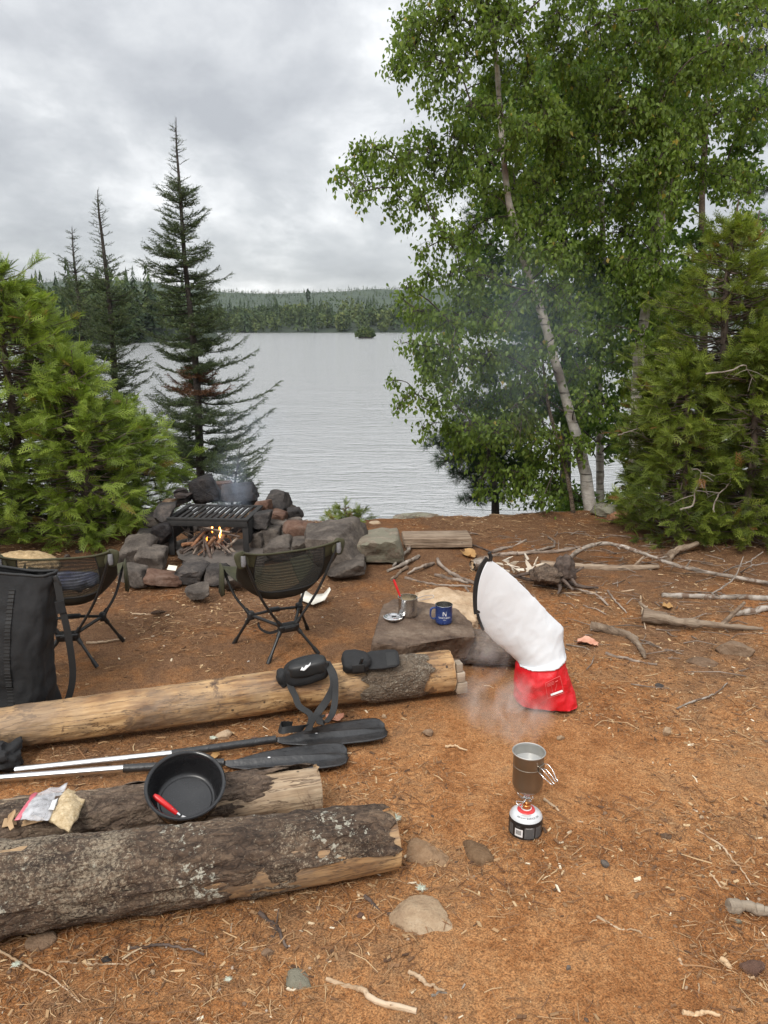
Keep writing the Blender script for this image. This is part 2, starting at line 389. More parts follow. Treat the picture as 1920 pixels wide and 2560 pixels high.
def birchmat():
    t = NT('bark_birch'); v = t.co((1, 1, 1)); vb = t.co((2.2, 2.2, 26))
    a = t.noise(vb, 1.5, 5, 0.7, 0.6); c = t.ramp(t.noise(v, 14, 5, 0.6), [(0.3, (.27, .235, .20)), (0.7, (.60, .57, .52))])
    c = t.mix(t.ramp(a, [(0.56, 0.0), (0.63, 0.9)]), c, (.045, .034, .028))
    c = t.mix(t.ramp(t.noise(t.co((1, 1, 1)), 3.2, 3, 0.5), [(0.54, 0.0), (0.64, 0.85)]), c, (.11, .078, .058))
    M['bark_birch'] = t.fin(c, 0.7, t.bump(a, 0.4, 0.004))
birchmat()
simple('bark_twig', (.030, .021, .017), (.075, .054, .043), 20, 0.8, 0)
simple('bark_cedar', (.06, .042, .032), (.15, .115, .09), 20, 0.9, 0.5, 60, 0.004)
simple('dead_twig', (.16, .13, .105), (.32, .28, .24), 20, 0.9, 0)

def leafmat(name, stops, trans=0.35, rough=0.5, spec=0.35):
    t = NT(name); c = t.ramp(t.attr(), stops)
    t.fin(c, rough); t.set(t.b.inputs['Specular IOR Level'], spec)
    tr = t.n('ShaderNodeBsdfTranslucent', {'Color': t.mix(1.0, c, (1.15, 1.25, 0.7), 'MULTIPLY')})
    mx_ = t.n('ShaderNodeMixShader', {0: trans, 1: t.b.outputs[0], 2: tr.outputs[0]})
    t.t.links.new(mx_.outputs[0], t.out.inputs[0]); M[name] = t.m
leafmat('leaf_birch', [(0, (.075, .120, .022)), (.45, (.145, .215, .038)), (.8, (.22, .30, .056)), (.96, (.29, .34, .075)), (1.0, (.40, .31, .07))], .48)
leafmat('leaf_sapling', [(0, (.06, .10, .02)), (.6, (.13, .17, .03)), (.95, (.21, .23, .05)), (1.0, (.30, .17, .05))])
leafmat('leaf_maple', [(0, (.055, .105, .022)), (.6, (.105, .18, .036)), (1.0, (.18, .26, .055))], 0.48)
leafmat('leaf_cedar', [(0, (.065, .10, .018)), (.4, (.20, .275, .040)), (.8, (.33, .42, .072)), (.965, (.32, .38, .06)), (1.0, (.28, .18, .05))], 0.36)
leafmat('leaf_cedar_dark', [(0, (.055, .080, .014)), (.45, (.165, .215, .032)), (.85, (.32, .38, .065)), (.955, (.26, .26, .05)), (1.0, (.27, .13, .045))], 0.36)
leafmat('needle_spruce', [(0, (.026, .042, .018)), (.5, (.060, .088, .034)), (.9, (.11, .14, .05)), (1, (.14, .165, .06))], 0.15)
leafmat('needle_dead', [(0, (.07, .032, .016)), (1, (.16, .075, .035))], 0.1)
leafmat('needle_pine', [(0, (.018, .042, .018)), (.6, (.035, .07, .028)), (1, (.06, .10, .035))], 0.15)
leafmat('far_trees', [(0, (.026, .044, .024)), (.55, (.052, .078, .034)), (.85, (.095, .125, .044)), (1, (.14, .16, .055))], 0.1, 0.8, 0.1)

def groundmat():
    t = NT('dirt'); v = t.co()
    pos = t.n('ShaderNodeSeparateXYZ', {0: v})
    big = t.noise(v, 0.9, 5, 0.6, 0.4); med = t.noise(v, 5.5, 6, 0.65, 0.3); fine = t.noise(v, 48, 6, 0.7); gr = t.noise(v, 190, 3, 0.7)
    f = t.math('ADD', t.math('ADD', t.math('MULTIPLY', big, 0.40), t.math('MULTIPLY', med, 0.30)), t.math('MULTIPLY', fine, 0.30))
    bare = t.ramp(f, [(0.36, (.17, .066, .020)), (0.45, (.42, .183, .062)), (0.53, (.61, .315, .130)), (0.64, (.71, .44, .21))])
    duff = t.ramp(f, [(0.36, (.065, .031, .015)), (0.46, (.160, .080, .038)), (0.55, (.26, .140, .070)), (0.66, (.37, .225, .125))])
    # needle duff under the trees at the back and along the left, trodden bare soil in the middle and right
    k = t.math('ADD', t.math('MULTIPLY', t.n('ShaderNodeMapRange', {0: pos.outputs[1], 1: 2.6, 2: 5.2, 3: 0.0, 4: 1.0}).outputs[0], 0.85), t.math('MULTIPLY', t.math('SUBTRACT', med, 0.5), 2.2))
    k = t.math('ADD', k, t.math('MULTIPLY', t.math('SUBTRACT', big, 0.5), 3.0))
    k = t.math('ADD', k, t.n('ShaderNodeMapRange', {0: pos.outputs[0], 1: -0.9, 2: 0.5, 3: 0.28, 4: -0.05}).outputs[0])
    k = t.n('ShaderNodeMapRange', {0: k, 1: 0.05, 2: 0.75}).outputs[0]
    c = t.mix(k, bare, duff)
    c = t.mix(0.9, c, t.ramp(gr, [(0.36, 0.40), (0.5, 1.0), (0.64, 1.5)]), 'MULTIPLY'); c = t.mix(t.ramp(t.noise(t.co((1, 1, 1), rot=(.3, .2, 1)), 85, 5, .75, .4), [(.55, 0.0), (.65, .5)]), c, (.095, .050, .027)); c = t.mix(t.ramp(t.vor(t.co((1, 1, 1), rot=(.5, .1, 2)), 120), [(.10, .75), (.17, .0)]), c, (.60, .42, .22))
    cr_ = t.vor(t.n('ShaderNodeVectorMath', {0: v, 1: t.n('ShaderNodeTexNoise', {'Vector': v, 'Scale': 30.0, 'Detail': 3.0}).outputs[1]}, operation='ADD').outputs[0], 62)
    c = t.mix(t.ramp(cr_, [(.10, .0), (.50, .6)]), c, t.mix(1.0, c, (.42, .36, .33), 'MULTIPLY'))
    nm = t.bump(cr_, -.6, .012); nm = t.bump(med, 0.5, 0.03, nm) if True else nm; nm = t.bump(fine, 0.9, 0.014, nm); nm = t.bump(gr, 0.7, 0.004, nm)
    M['dirt'] = t.fin(c, 0.9, nm); t.set(t.b.inputs['Specular IOR Level'], 0.25)
groundmat()
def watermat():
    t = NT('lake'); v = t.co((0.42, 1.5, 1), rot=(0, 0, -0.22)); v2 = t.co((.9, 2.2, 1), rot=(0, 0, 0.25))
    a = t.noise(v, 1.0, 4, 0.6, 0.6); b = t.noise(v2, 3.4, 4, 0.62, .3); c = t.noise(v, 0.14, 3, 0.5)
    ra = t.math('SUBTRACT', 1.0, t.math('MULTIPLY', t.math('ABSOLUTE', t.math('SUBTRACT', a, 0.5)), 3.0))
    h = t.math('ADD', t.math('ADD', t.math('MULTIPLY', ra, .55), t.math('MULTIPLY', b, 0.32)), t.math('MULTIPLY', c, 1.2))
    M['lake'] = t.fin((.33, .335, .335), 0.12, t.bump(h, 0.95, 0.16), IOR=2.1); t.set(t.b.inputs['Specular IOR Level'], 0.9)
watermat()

# ================================================================= THE SETTING
WATER = -1.8
EX = np.array([-60, -8, -3.2, -1.6, -0.9, -0.2, 0.35, 1.0, 2.0, 3.5, 8, 60.]); EY = np.array([4.6, 5.9, 6.5, 6.6, 6.35, 6.35, 6.5, 6.65, 6.75, 6.9, 7.2, 5.])
def gh(x, y):
    x = np.atleast_1d(np.asarray(x, float)); y = np.atleast_1d(np.asarray(y, float))
    p = np.stack([x, y, np.zeros_like(x)], -1)
    h = fbm(p * 1.3, 3, 3) * 0.014 + fbm(p * 7, 3, 9) * 0.006 + fbm(p * 26, 2, 21) * 0.0028
    e = np.interp(x, EX, EY) + fbm(p * 1.7, 3, 40) * 0.12; t = np.maximum(y - e, 0)
    h = h - 0.014 - np.minimum(t * 0.62 + 0.25 * np.minimum(t, .3), 3.2)
    far = np.maximum(np.maximum(np.abs(x) - 7, -y - 2), 0)
    return h + far * 0.03 * (1 + fbm(p * 0.3, 2, 77))
def axis(lo, d0, d1, hi, step):
    mid = np.arange(d0, d1, step); o = []; s = step; q = d1
    while q < hi: o.append(q); s *= 1.28; q += s
    i = []; s = step; q = d0
    while q > lo: s *= 1.28; q -= s; i.append(q)
    return np.concatenate([i[::-1], mid, o])
gx = axis(-60, -3.6, 4.2, 60, 0.040); gy = axis(-40, 1.0, 7.4, 14.5, 0.040)
X_, Y_ = np.meshgrid(gx, gy); V = np.stack([X_.ravel(), Y_.ravel(), gh(X_.ravel(), Y_.ravel())], -1)
obj('ground', (V, [grid_faces(len(gy), len(gx))]), M['dirt'], base=(0, 0, 0), kind='structure')
def GP(px, py, dz=0.0):
    q = G(px, py); q[2] = float(gh(q[0], q[1])[0]) + dz; return q

s = 4000.
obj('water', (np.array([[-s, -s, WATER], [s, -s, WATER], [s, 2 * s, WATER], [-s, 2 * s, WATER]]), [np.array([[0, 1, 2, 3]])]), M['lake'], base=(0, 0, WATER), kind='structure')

# far hills: two terrain sheets beyond the lake
def hill(name, xs, ys, hf, mat):
    X, Y = np.meshgrid(xs, ys); V = np.stack([X.ravel(), Y.ravel(), hf(X.ravel(), Y.ravel())], -1)
    return obj(name, (V, [grid_faces(len(ys), len(xs))]), mat, base=(0, 0, 0), kind='structure')
simple('hill_green', (.022, .036, .022), (.050, .074, .040), 0.05, 0.95, 0)
simple('shore_green', (.016, .028, .014), (.030, .044, .022), 0.1, 0.95, 0)
RX = np.array([-900, -520, -470, -400, -330, -240, -150, -90, -30, 40, 300, 900.]) * 1.0
RZ = np.array([60, 72, 76, 80, 72, 62, 58, 59, 63, 64, 66, 60.]) * 0.90
def hill_h(x, y):
    p = np.stack([x, y, x * 0], -1); t = np.clip((y - 640) / 560, 0, 1); t = t * t * (3 - 2 * t)
    return WATER - 2 + t * (np.interp(x, RX, RZ) + fbm(p * 0.012, 3, 5) * 4)
hill('hills', np.linspace(-1400, 1400, 140), np.linspace(620, 1500, 50), hill_h, M['hill_green'])
def shore_h(x, y):
    p = np.stack([x, y, x * 0], -1); e = 432 + 12 * fbm(p * 0.01, 3, 8) + np.clip(-(x + 60) * 0.02, 0, 6) + np.clip((x - 15) * 2.2, 0, 70)
    return WATER - 1.5 + np.clip((y - e) * 0.10, 0, 5) + np.clip((y - e) * 0.03, 0, 3)
hill('far_shore', np.linspace(-700, 700, 120), np.linspace(395, 700, 60), shore_h, M['shore_green'])
def pen_h(x, y):
    p = np.stack([x, y, x * 0], -1); e = 142 + 5 * fbm(p * 0.03, 3, 2) + np.clip((x + 58) * 5.0, 0, 90)
    return WATER - 1.0 + np.clip((y - e) * 0.3, 0, 4)
hill('near_point_of_land', np.linspace(-260, -30, 70), np.linspace(125, 215, 40), pen_h, M['shore_green'])

def spiky(O, H, W, K, droop=0.25, cone=1.0, seed=0, size=(0.9, 1.5), base=0.05):
    """far conifers: K drooping spikes round each axis"""
    g = np.random.default_rng(seed); N = len(O)
    t = g.uniform(0, 1, (N, K)) ** 0.8 * (1 - base) + base; a = g.uniform(0, 2 * PI, (N, K))
    R = W[:, None] * ((1 - t) ** cone * g.uniform(0.55, 1.1, (N, K)) + 0.05)
    z = O[:, None, 2] + t * H[:, None]; ca, sa = np.cos(a), np.sin(a)
    th = H[:, None] / K ** 0.5 * g.uniform(*size, (N, K)) * 0.55
    P0 = np.stack([O[:, None, 0] + ca * R * .08, O[:, None, 1] + sa * R * .08, z + th], -1)
    P1 = np.stack([O[:, None, 0] + ca * R - sa * R * .25, O[:, None, 1] + sa * R + ca * R * .25, z - droop * R], -1)
    P2 = np.stack([O[:, None, 0] + ca * R + sa * R * .25, O[:, None, 1] + sa * R - ca * R * .25, z - droop * R - th * .3], -1)
    V = np.stack([P0, P1, P2], 2).reshape(-1, 3)
    tint = np.repeat(g.uniform(0, 1, (N, 1)) * 0.55 + g.uniform(0, 0.35, (N, K)), 3, axis=1).ravel() if False else np.repeat((g.uniform(0, .6, (N, 1)) + g.uniform(0, .3, (N, K))).ravel(), 3)
    return (V, [np.arange(N * K * 3).reshape(-1, 3)]), tint
def puffy(O, H, W, K, leaf, seed=0, lift=0.0):
    """far broadleaf trees: K leaf clumps in each crown"""
    g = np.random.default_rng(seed); N = len(O)
    d = nrm(g.normal(size=(N, K, 3))) * g.uniform(0.35, 1.0, (N, K, 1)) ** 0.5
    C = O[:, None] + d * np.stack([W, W, H * .5], -1)[:, None] + np.stack([0 * H, 0 * H, H * .52], -1)[:, None]
    u = nrm(g.normal(size=(N, K, 3))); w = nrm(np.cross(u, g.normal(size=(N, K, 3)))); L = leaf * g.uniform(.6, 1.3, (N, K, 1))
    V = np.stack([C + u * L, C + w * L, C - u * L * .8 - w * L * .7], 2).reshape(-1, 3)
    tint = np.repeat((g.uniform(.35, .8, (N, 1)) + g.uniform(0, .25, (N, K))).ravel(), 3)
    return (V, [np.arange(N * K * 3).reshape(-1, 3)]), tint
def forest(name, pts, hf, hr, K, seed, broad=0.2, wr=(.16, .24), label=None):
    g = np.random.default_rng(seed); n = len(pts); z = hf(pts[:, 0], pts[:, 1]); keep = z > WATER - 0.35
    O = np.column_stack([pts, z])[keep]; n = len(O); H = g.uniform(*hr, n) * (1 + .35 * fbm(np.column_stack([O[:, 0] * .022, O[:, 1] * .01, O[:, 0] * 0]), 2, seed)) * np.where(g.uniform(0, 1, n) < .12, 1.25, 1); isb = g.uniform(0, 1, n) < broad
    a, ta = spiky(O[~isb], H[~isb], H[~isb] * g.uniform(*wr, (~isb).sum()), K, seed=seed)
    b, tb = puffy(O[isb], H[isb] * .8, H[isb] * g.uniform(.24, .34, isb.sum()), K, H[isb].mean() * .09 if isb.any() else 1, seed + 1)
    return obj(name, join(a, b), M['far_trees'], smooth=False, tint=np.concatenate([ta, tb]), kind='stuff', base=(0, 0, 0))
g = np.random.default_rng(3)
n = 1050; yy = 432 + g.uniform(0, 1, n) ** 1.5 * 130
forest('far_shore_forest', np.column_stack([g.uniform(-330, 130, n), yy]), shore_h, (7, 14), 85, 4, 0.55, (.20, .34))
n = 5200; forest('hill_forest', np.column_stack([g.uniform(-680, 420, n), g.uniform(660, 1230, n)]), hill_h, (2.5, 7.5), 14, 6, 0.4, (.3, .5))
n = 420; forest('point_forest', np.column_stack([g.uniform(-150, -42, n), 140 + g.uniform(0, 1, n) ** 1.5 * 60]), pen_h, (3.0, 12.5), 170, 8, 0.45, (.2, .34))
# bare snags on the skyline, and one tall pine standing out of the wood
def far_snag(px, ytop, Y, w, label):
    b = D(px, 800, Y); b[2] = float(hill_h(np.array([b[0]]), np.array([Y]))[0]); tp = D(px, ytop, Y)
    P = np.array([b, (b + tp) / 2 + [w * 2, 0, 0], tp]); g1 = tube(P, [w, w * .7, w * .3], 6)
    L = [g1]
    for k in range(6):
        z = b + (tp - b) * (0.5 + .08 * k); a = k * 2.4
        L.append(tube([z, z + [math.cos(a) * w * 6, math.sin(a) * w * 6, -w]], [w * .3, w * .1], 4))
    obj('dead_tree', join(*L), M['dead_twig'], label=label, cat='tree')
far_snag(696, 722, 1190, 0.7, 'tall bare snag on the far skyline, left of the lone pine')
far_snag(683, 731, 1195, 0.6, 'short broken snag on the far skyline beside the tall bare one')
b = D(770, 752, 560); b[2] = WATER + 4; tp = D(770, 730, 560)
t_ = thing('pine_tree', 'lone dark pine rising above the far shore forest', 'tree', b)
obj('trunk', tube([b, tp], [0.35, 0.1], 6), M['bark_spruce'], t_)
a, ta = puffy(np.array([[tp[0], 560, tp[2] - 7.0]]), np.array([9.]), np.array([1.5]), 120, .8, 77); obj('crown', a, M['far_trees'], t_, False, tint=ta * .5)

# islet in the lake: rock shelf and bushes
c = G(912, 846, WATER); t_ = thing('islet', 'tiny bush-covered rock islet in the middle of the lake', 'islet', c)
W_ = 43 / FOC * c[1]
obj('rock', rock(c + [0, 0, .15], (W_ * 1.05, W_ * .6, .9), 5), M['rock_dark'], t_)
g = np.random.default_rng(9); O = np.column_stack([c[0] + g.uniform(-.40, .40, 26) * W_, c[1] + g.uniform(-.2, .2, 26) * W_, np.full(26, WATER + .3)])
H = (1 - np.abs((O[:, 0] - c[0]) / W_ * 1.9) ** 2) * 22 / FOC * c[1] * g.uniform(.55, 1.15, 26) + .5
a, ta = puffy(O, H, H * .5 + .3, 70, .35, 5); obj('bushes', a, M['far_trees'], t_, False, tint=ta, kind='stuff')

# ================================================================= TREES
LEAF_V = np.array([[0, 0, 0], [.36, -.33, .08], [.36, .33, .08], [.50, 0, -.03], [1.02, 0, -.07]])
LEAF_F = np.array([[0, 1, 3], [0, 3, 2], [1, 4, 3], [3, 4, 2]])
def rand_frames(n, axis_, spread, g):
    X = nrm(axis_ + g.normal(size=(n, 3)) * spread); Y = nrm(np.cross(X, g.normal(size=(n, 3)))); return X, Y, np.cross(X, Y)
def trunk_at(path, z):
    return np.array([np.interp(z, path[:, 2], path[:, k]) for k in range(3)])
def broadleaf(name, label, base_xy, tpath, trad, clumps, leaf, lmat, bmat, seed, leaf_len=.046, twigs=16, per=9, spread=.55, group=None, hang=1.0, clear=0.0, limb_m=None):
    """tpath: trunk points; clumps: (centre, radius) lists; every clump is fed by a limb off the trunk and filled with leafy twigs"""
    g = np.random.default_rng(seed); path = cr_path(tpath, 60)
    base = path[0].copy(); t = thing(name, label, 'tree', base, group)
    def dsp(v, u, th): return fbm(v * 14, 3, seed) * np.interp(u, [0, 1], [trad[0], trad[-1]]) * .16
    rad = np.interp(np.linspace(0, 1, 60), np.linspace(0, 1, len(trad)), trad)
    obj('trunk', tube(path, rad, 14, disp=dsp), M[bmat], t)
    LP = []; LR = []; TP = []; TR = []; LO = []
    hds = [np.linalg.norm((C - trunk_at(path, C[2]))[:2]) for C, R in clumps]; done = []
    for q_ in np.argsort(hds):
        C, R = clumps[q_]; hd = hds[q_]
        z0 = np.clip(C[2] - 0.6 * hd - .05, path[0, 2] + .2, path[-1, 2] - .05); A = trunk_at(path, z0); best = np.linalg.norm(C - A) * .8
        for P_ in done:
            if P_[2] < C[2] + .25 and np.linalg.norm(C - P_) < best: best = np.linalg.norm(C - P_); A = P_
        done.append(C); hd = min(hd, np.linalg.norm(C - A))
        mid = A * .5 + C * .5 + np.array([0, 0, .08 * hd]) + g.normal(size=3) * .09 * min(1, hd)
        limb = cr_path([A, mid, C, C + (C - A) / max(hd, .2) * R * .5 + [0, 0, -R * .2]], 10)
        LP.append(limb); r0 = min(.014, .0035 + .009 * hd); LR.append(np.linspace(r0, .0022, 10))
        nt = max(4, int(twigs * (R / .3) ** 2))
        st = limb[g.integers(3, 10, nt)]
        dirs = nrm(g.normal(size=(nt, 3))) * (g.uniform(.25, 1, (nt, 1)) ** .5) * R * np.array([1.0, 1.0, .85])
        en = C + dirs
        md = (st + en) / 2 + np.array([0, 0, .04]) + g.normal(size=(nt, 3)) * .03
        q = np.linspace(0, 1, 4)[None, :, None]
        tw = (1 - q) ** 2 * st[:, None] + 2 * q * (1 - q) * md[:, None] + q ** 2 * (en - [0, 0, .05])[:, None]
        TP.append(tw); TR.append(np.broadcast_to(np.linspace(.0032, .0013, 4), (nt, 4)))
        u = g.uniform(.35, 1.05, (nt, per)) ** .8; i = np.clip((u * 3).astype(int), 0, 2); f = u * 3 - i
        pos = np.take_along_axis(tw, i[..., None].repeat(3, -1), 1) * (1 - f[..., None]) + np.take_along_axis(tw, (i + 1)[..., None].repeat(3, -1), 1) * f[..., None]
        LO.append(pos.reshape(-1, 3) + g.normal(size=(nt * per, 3)) * .034)
    LO = np.concatenate(LO)
    if clear:                                   # gaps where the light shows the trunk
        tp = np.array([np.interp(LO[:, 2], path[:, 2], path[:, k]) for k in range(2)]).T
        k = (np.linalg.norm(LO[:, :2] - tp, axis=1) < clear * (1 + fbm(LO * 1.5, 2, seed)))
        LO = LO[~(k & (g.uniform(0, 1, len(LO)) < .6))]
    n = len(LO)
    X, Y, Z = rand_frames(n, np.array([0, 0, -hang]), spread, g)
    L = leaf_len * g.uniform(.6, 1.2, n)
    gl = stamp(LEAF_V, LEAF_F, LO, X, Y, Z, L)
    cl = vnoise(LO * 2.3, seed) * .12
    tint = np.repeat(np.clip(g.normal(.42, .17, n) + cl + (g.uniform(0, 1, n) < .012) * .6, 0, 1), len(LEAF_V))
    obj('limbs', join(*[tube(a, b, 5) for a, b in zip(LP, LR)], tubes(np.concatenate(TP), np.concatenate(TR), 3)), M[limb_m or 'bark_twig'], t, kind='stuff')
    obj('foliage', gl, M[leaf], t, False, tint=tint, kind='stuff')
    return t, n
def px_clumps(lst, Y, jit, g, s=1.0):
    o = []
    for px, py, r in lst:
        y = Y + g.uniform(-jit, jit); o.append((D(px, py, y), r / FOC * y * s))
    return o
g = np.random.default_rng(21)
Yb = 6.85
tp = [D(x, y, Yb) for x, y in ((1482, 1310), (1463, 1180), (1440, 1090), (1412, 990), (1385, 890), (1360, 800), (1325, 700), (1295, 600), (1270, 490), (1258, 380), (1248, 250), (1238, 120), (1218, 0), (1200, -150), (1188, -330))]
tp[0][2] = gh(tp[0][0], tp[0][1])[0] - .05
b1 = [(1060, 70, 85), (1130, 40, 85), (1025, 140, 70), (1110, 160, 85), (1180, 95, 70), (985, 175, 40), (1265, 50, 80), (1310, 120, 60), (1150, -60, 110), (1260, -70, 110), (1050, -50, 70), (1075, 230, 40),
      (865, 440, 38), (925, 432, 62), (1000, 405, 70), (950, 370, 45), (1060, 375, 80), (1120, 425, 85), (1000, 495, 45), (1060, 500, 65), (1150, 350, 70), (900, 480, 38), (1025, 560, 26),
      (1180, 265, 60), (1130, 255, 45), (1060, 625, 34), (1115, 600, 62), (1175, 585, 66), (1080, 690, 50), (1020, 722, 42), (1150, 680, 70), (1215, 690, 62),
      (1005, 745, 26), (1060, 780, 60), (1120, 800, 66), (1190, 780, 72), (1262, 800, 46), (1020, 855, 38), (1065, 900, 52), (1105, 935, 52), (1000, 1015, 32), (1040, 985, 42), (1095, 1010, 44), (1070, 1065, 34), (985, 950, 24),
      (1165, 900, 70), (1225, 890, 70), (1190, 1000, 66), (1255, 1000, 70), (1300, 1060, 66), (1140, 1080, 40), (1335, 1150, 52), (1400, 1225, 40), (1335, 1250, 36), (1270, 1190, 40), (1210, 1085, 50), (1290, 900, 50), (1300, 960, 50),
      (1310, 320, 62), (1350, 250, 70), (1335, 450, 70), (1345, 550, 66), (1390, 620, 60), (1310, 200, 60), (1395, 730, 50), (1220, 480, 50), (1200, 420, 50), (1222, 20, 55), (1250, 170, 50), (1258, 290, 50), (1268, 380, 50), (1285, 470, 50), (1300, 590, 50), (1440, 1060, 36), (1235, 60, 60), (1230, 200, 55), (1255, 330, 60), (1265, 430, 55), (1285, 540, 55), (1310, 640, 55), (1335, 730, 50), (1420, 830, 55), (1450, 930, 50), (1430, 760, 60), (1500, 1010, 50), (1460, 1000, 40)]
XL = np.array([[-60, 1040], [0, 1030], [100, 1000], [190, 1015], [240, 1110], [320, 1090], [370, 940], [430, 880], [480, 905], [550, 1040], [620, 1070], [700, 1040], [800, 1030], [860, 1050], [950, 1030], [1010, 1020], [1070, 1080], [1130, 1190], [1200, 1300], [1260, 1340]])
for yy in range(-60, 1260, 66):
    for xx in range(int(np.interp(yy, XL[:, 0], XL[:, 1])) + 25, 1440, 74):
        if g.uniform() < (.9 if yy < 700 else .45) or (1080 < xx < 1190 and 470 < yy < 570) or (150 < yy < 340 and xx < 1150): continue
        b1.append((xx + g.uniform(-25, 25), yy + g.uniform(-25, 25), g.uniform(48, 64)))
N1 = broadleaf('birch_tree', 'leaning white-barked birch at the lake edge, nearest the open water', None, tp, [.062, .043, .037, .030, .023, .017, .010], px_clumps(b1, Yb, .45, g) + px_clumps([(1150, 1120, 46), (1220, 1150, 50), (1180, 1060, 50), (1290, 1180, 46), (1260, 1240, 40), (1350, 1080, 46), (1120, 1060, 40), (1390, 1160, 40), (1200, 1210, 40), (1360, 1240, 38)], Yb - .2, .25, g), 'leaf_birch', 'leaf_birch', 'bark_birch', 31, twigs=42, per=13, clear=.02, leaf_len=.047)
Yc = 7.5
tp = [D(x, y, Yc) for x, y in ((1585, 1320), (1588, 1180), (1590, 1060), (1593, 960), (1598, 880), (1613, 780), (1636, 690), (1652, 560), (1655, 420), (1655, 280), (1648, 150), (1640, 0), (1635, -180), (1630, -380))]
b2 = []
for yy in range(-110, 760, 78):
    for xx in range(1395, 1950, 80):
        if g.uniform() < .14 or (yy > 470 and xx > 1700) or (xx > 1850 and yy > 330 and g.uniform() < .6): continue
        b2.append((xx + g.uniform(-30, 30), yy + g.uniform(-30, 30), g.uniform(52, 76)))
b1_front = 0
b2 += [(1600, 700, 60), (1640, 560, 55), (1665, 430, 60), (1630, 300, 60), (1660, 120, 60), (1590, 960, 40), (1500, 830, 60), (1560, 900, 50), (1480, 930, 50), (1660, 800, 50)]
broadleaf('birch_tree', 'upright white-barked birch standing between leaning birch and cedar bushes', None, tp, [.074, .056, .048, .040, .032, .024, .014], px_clumps(b2, Yc, .5, g) + px_clumps([(1655 + (k % 3 - 1) * 22, 20 + 92 * k, 52) for k in range(7)] + [(1600, 830, 42), (1625, 690, 46)], Yc - .4, .12, g), 'leaf_birch', 'leaf_birch', 'bark_birch', 32, twigs=46, per=14, clear=.03, leaf_len=.049)
Yd = 8.6
tp = [D(x, y, Yd) for x, y in ((1498, 1350), (1500, 1150), (1497, 950), (1502, 800), (1508, 640), (1500, 450), (1490, 250))]
b3 = []
for yy in range(170, 1300, 88):
    for xx in range(1215, 1700, 88):
        if g.uniform() < .12 or (xx < 1330 and yy < 230): continue
        b3.append((xx + g.uniform(-35, 35), yy + g.uniform(-35, 35), g.uniform(62, 84)))
broadleaf('maple_tree', 'dark-leaved slender maple filling the gap behind the two birches', None, tp, [.05, .042, .036, .03, .016], px_clumps(b3, Yd, .6, g), 'leaf_maple', 'leaf_maple', 'bark_birch', 33, leaf_len=.074, twigs=32, per=11, spread=.9, hang=.6)
Ye = 9.6
tp = [D(x, y, Ye) for x, y in ((1750, 1330), (1752, 1100), (1760, 800), (1755, 500), (1770, 200), (1765, -60))]
b4 = []
for yy in range(-40, 1200, 105):
    for xx in range(1640, 1990, 100):
        if g.uniform() < .22 or (xx > 1830 and 330 < yy < 800 and g.uniform() < .5): continue
        b4.append((xx + g.uniform(-40, 40), yy + g.uniform(-40, 40), g.uniform(64, 88)))
broadleaf('maple_tree', 'tall dark-leaved maple behind the right-hand cedar bushes', None, tp, [.06, .05, .04, .03, .016], px_clumps(b4, Ye, .5, g), 'leaf_maple', 'leaf_maple', 'bark_mid', 35, leaf_len=.085, twigs=20, per=10, spread=.9, hang=.6)
Yf = 6.7
tp = [D(x, y, Yf) for x, y in ((1436, 1300), (1420, 1200), (1396, 1110), (1372, 1020), (1362, 950), (1352, 860))]
bs = [(1290, 1010, 34), (1320, 1030, 40), (1340, 980, 34), (1300, 1080, 34), (1380, 1080, 26), (1330, 1110, 28), (1265, 1060, 26), (1360, 930, 30), (1350, 1050, 36), (1240, 1095, 22)]
broadleaf('birch_sapling', 'thin brown sapling with yellowing leaves beside the leaning birch', None, tp, [.021, .018, .014, .008], px_clumps(bs, Yf - .1, .2, g), 'leaf_sapling', 'leaf_sapling', 'bark_mid', 34, twigs=30, per=8, leaf_len=.05)

# ---- cedars: fronds of flat scale sprays
def frond_template():
    V = []; F = []
    def kite(o, d, l, w):
        d = d / np.linalg.norm(d); s_ = np.array([-d[1], d[0], 0]); k = len(V)
        for q in (o, o + d * l * .45 + s_ * w, o + d * l, o + d * l * .45 - s_ * w): V.append(q)
        F.append([k, k + 1, k + 2]); F.append([k, k + 2, k + 3])
    kite(np.zeros(3), np.array([1., 0, 0]), 1.0, .012)
    for i, x in enumerate((.10, .27, .44, .61, .78)):
        for sd in (-1, 1):
            a = math.radians(42 - 6 * i * .3) * sd; d = np.array([math.cos(a), math.sin(a), 0]); l = (.52 - .36 * x) * (1 if sd > 0 else .9); o = np.array([x + .03 * sd, 0, 0])
            sd_ = np.array([-d[1], d[0], 0]) * .021; k = len(V); V += [o - sd_, o + sd_, o + d * l]; F.append([k, k + 1, k + 2])
            for f_, sg in ((.35, 1), (.6, -1)):
                a2 = a + math.radians(36) * sg; d2 = np.array([math.cos(a2), math.sin(a2), 0]); s2 = np.array([-d2[1], d2[0], 0]) * .017; o2 = o + d * l * f_; k = len(V); V += [o2 - s2, o2 + s2, o2 + d2 * l * .5]; F.append([k, k + 1, k + 2])
    V = np.array(V); V[:, 2] = -.22 * V[:, 0] ** 2 - .12 * np.abs(V[:, 1]); return V, np.array(F)
FRV, FRF = frond_template()
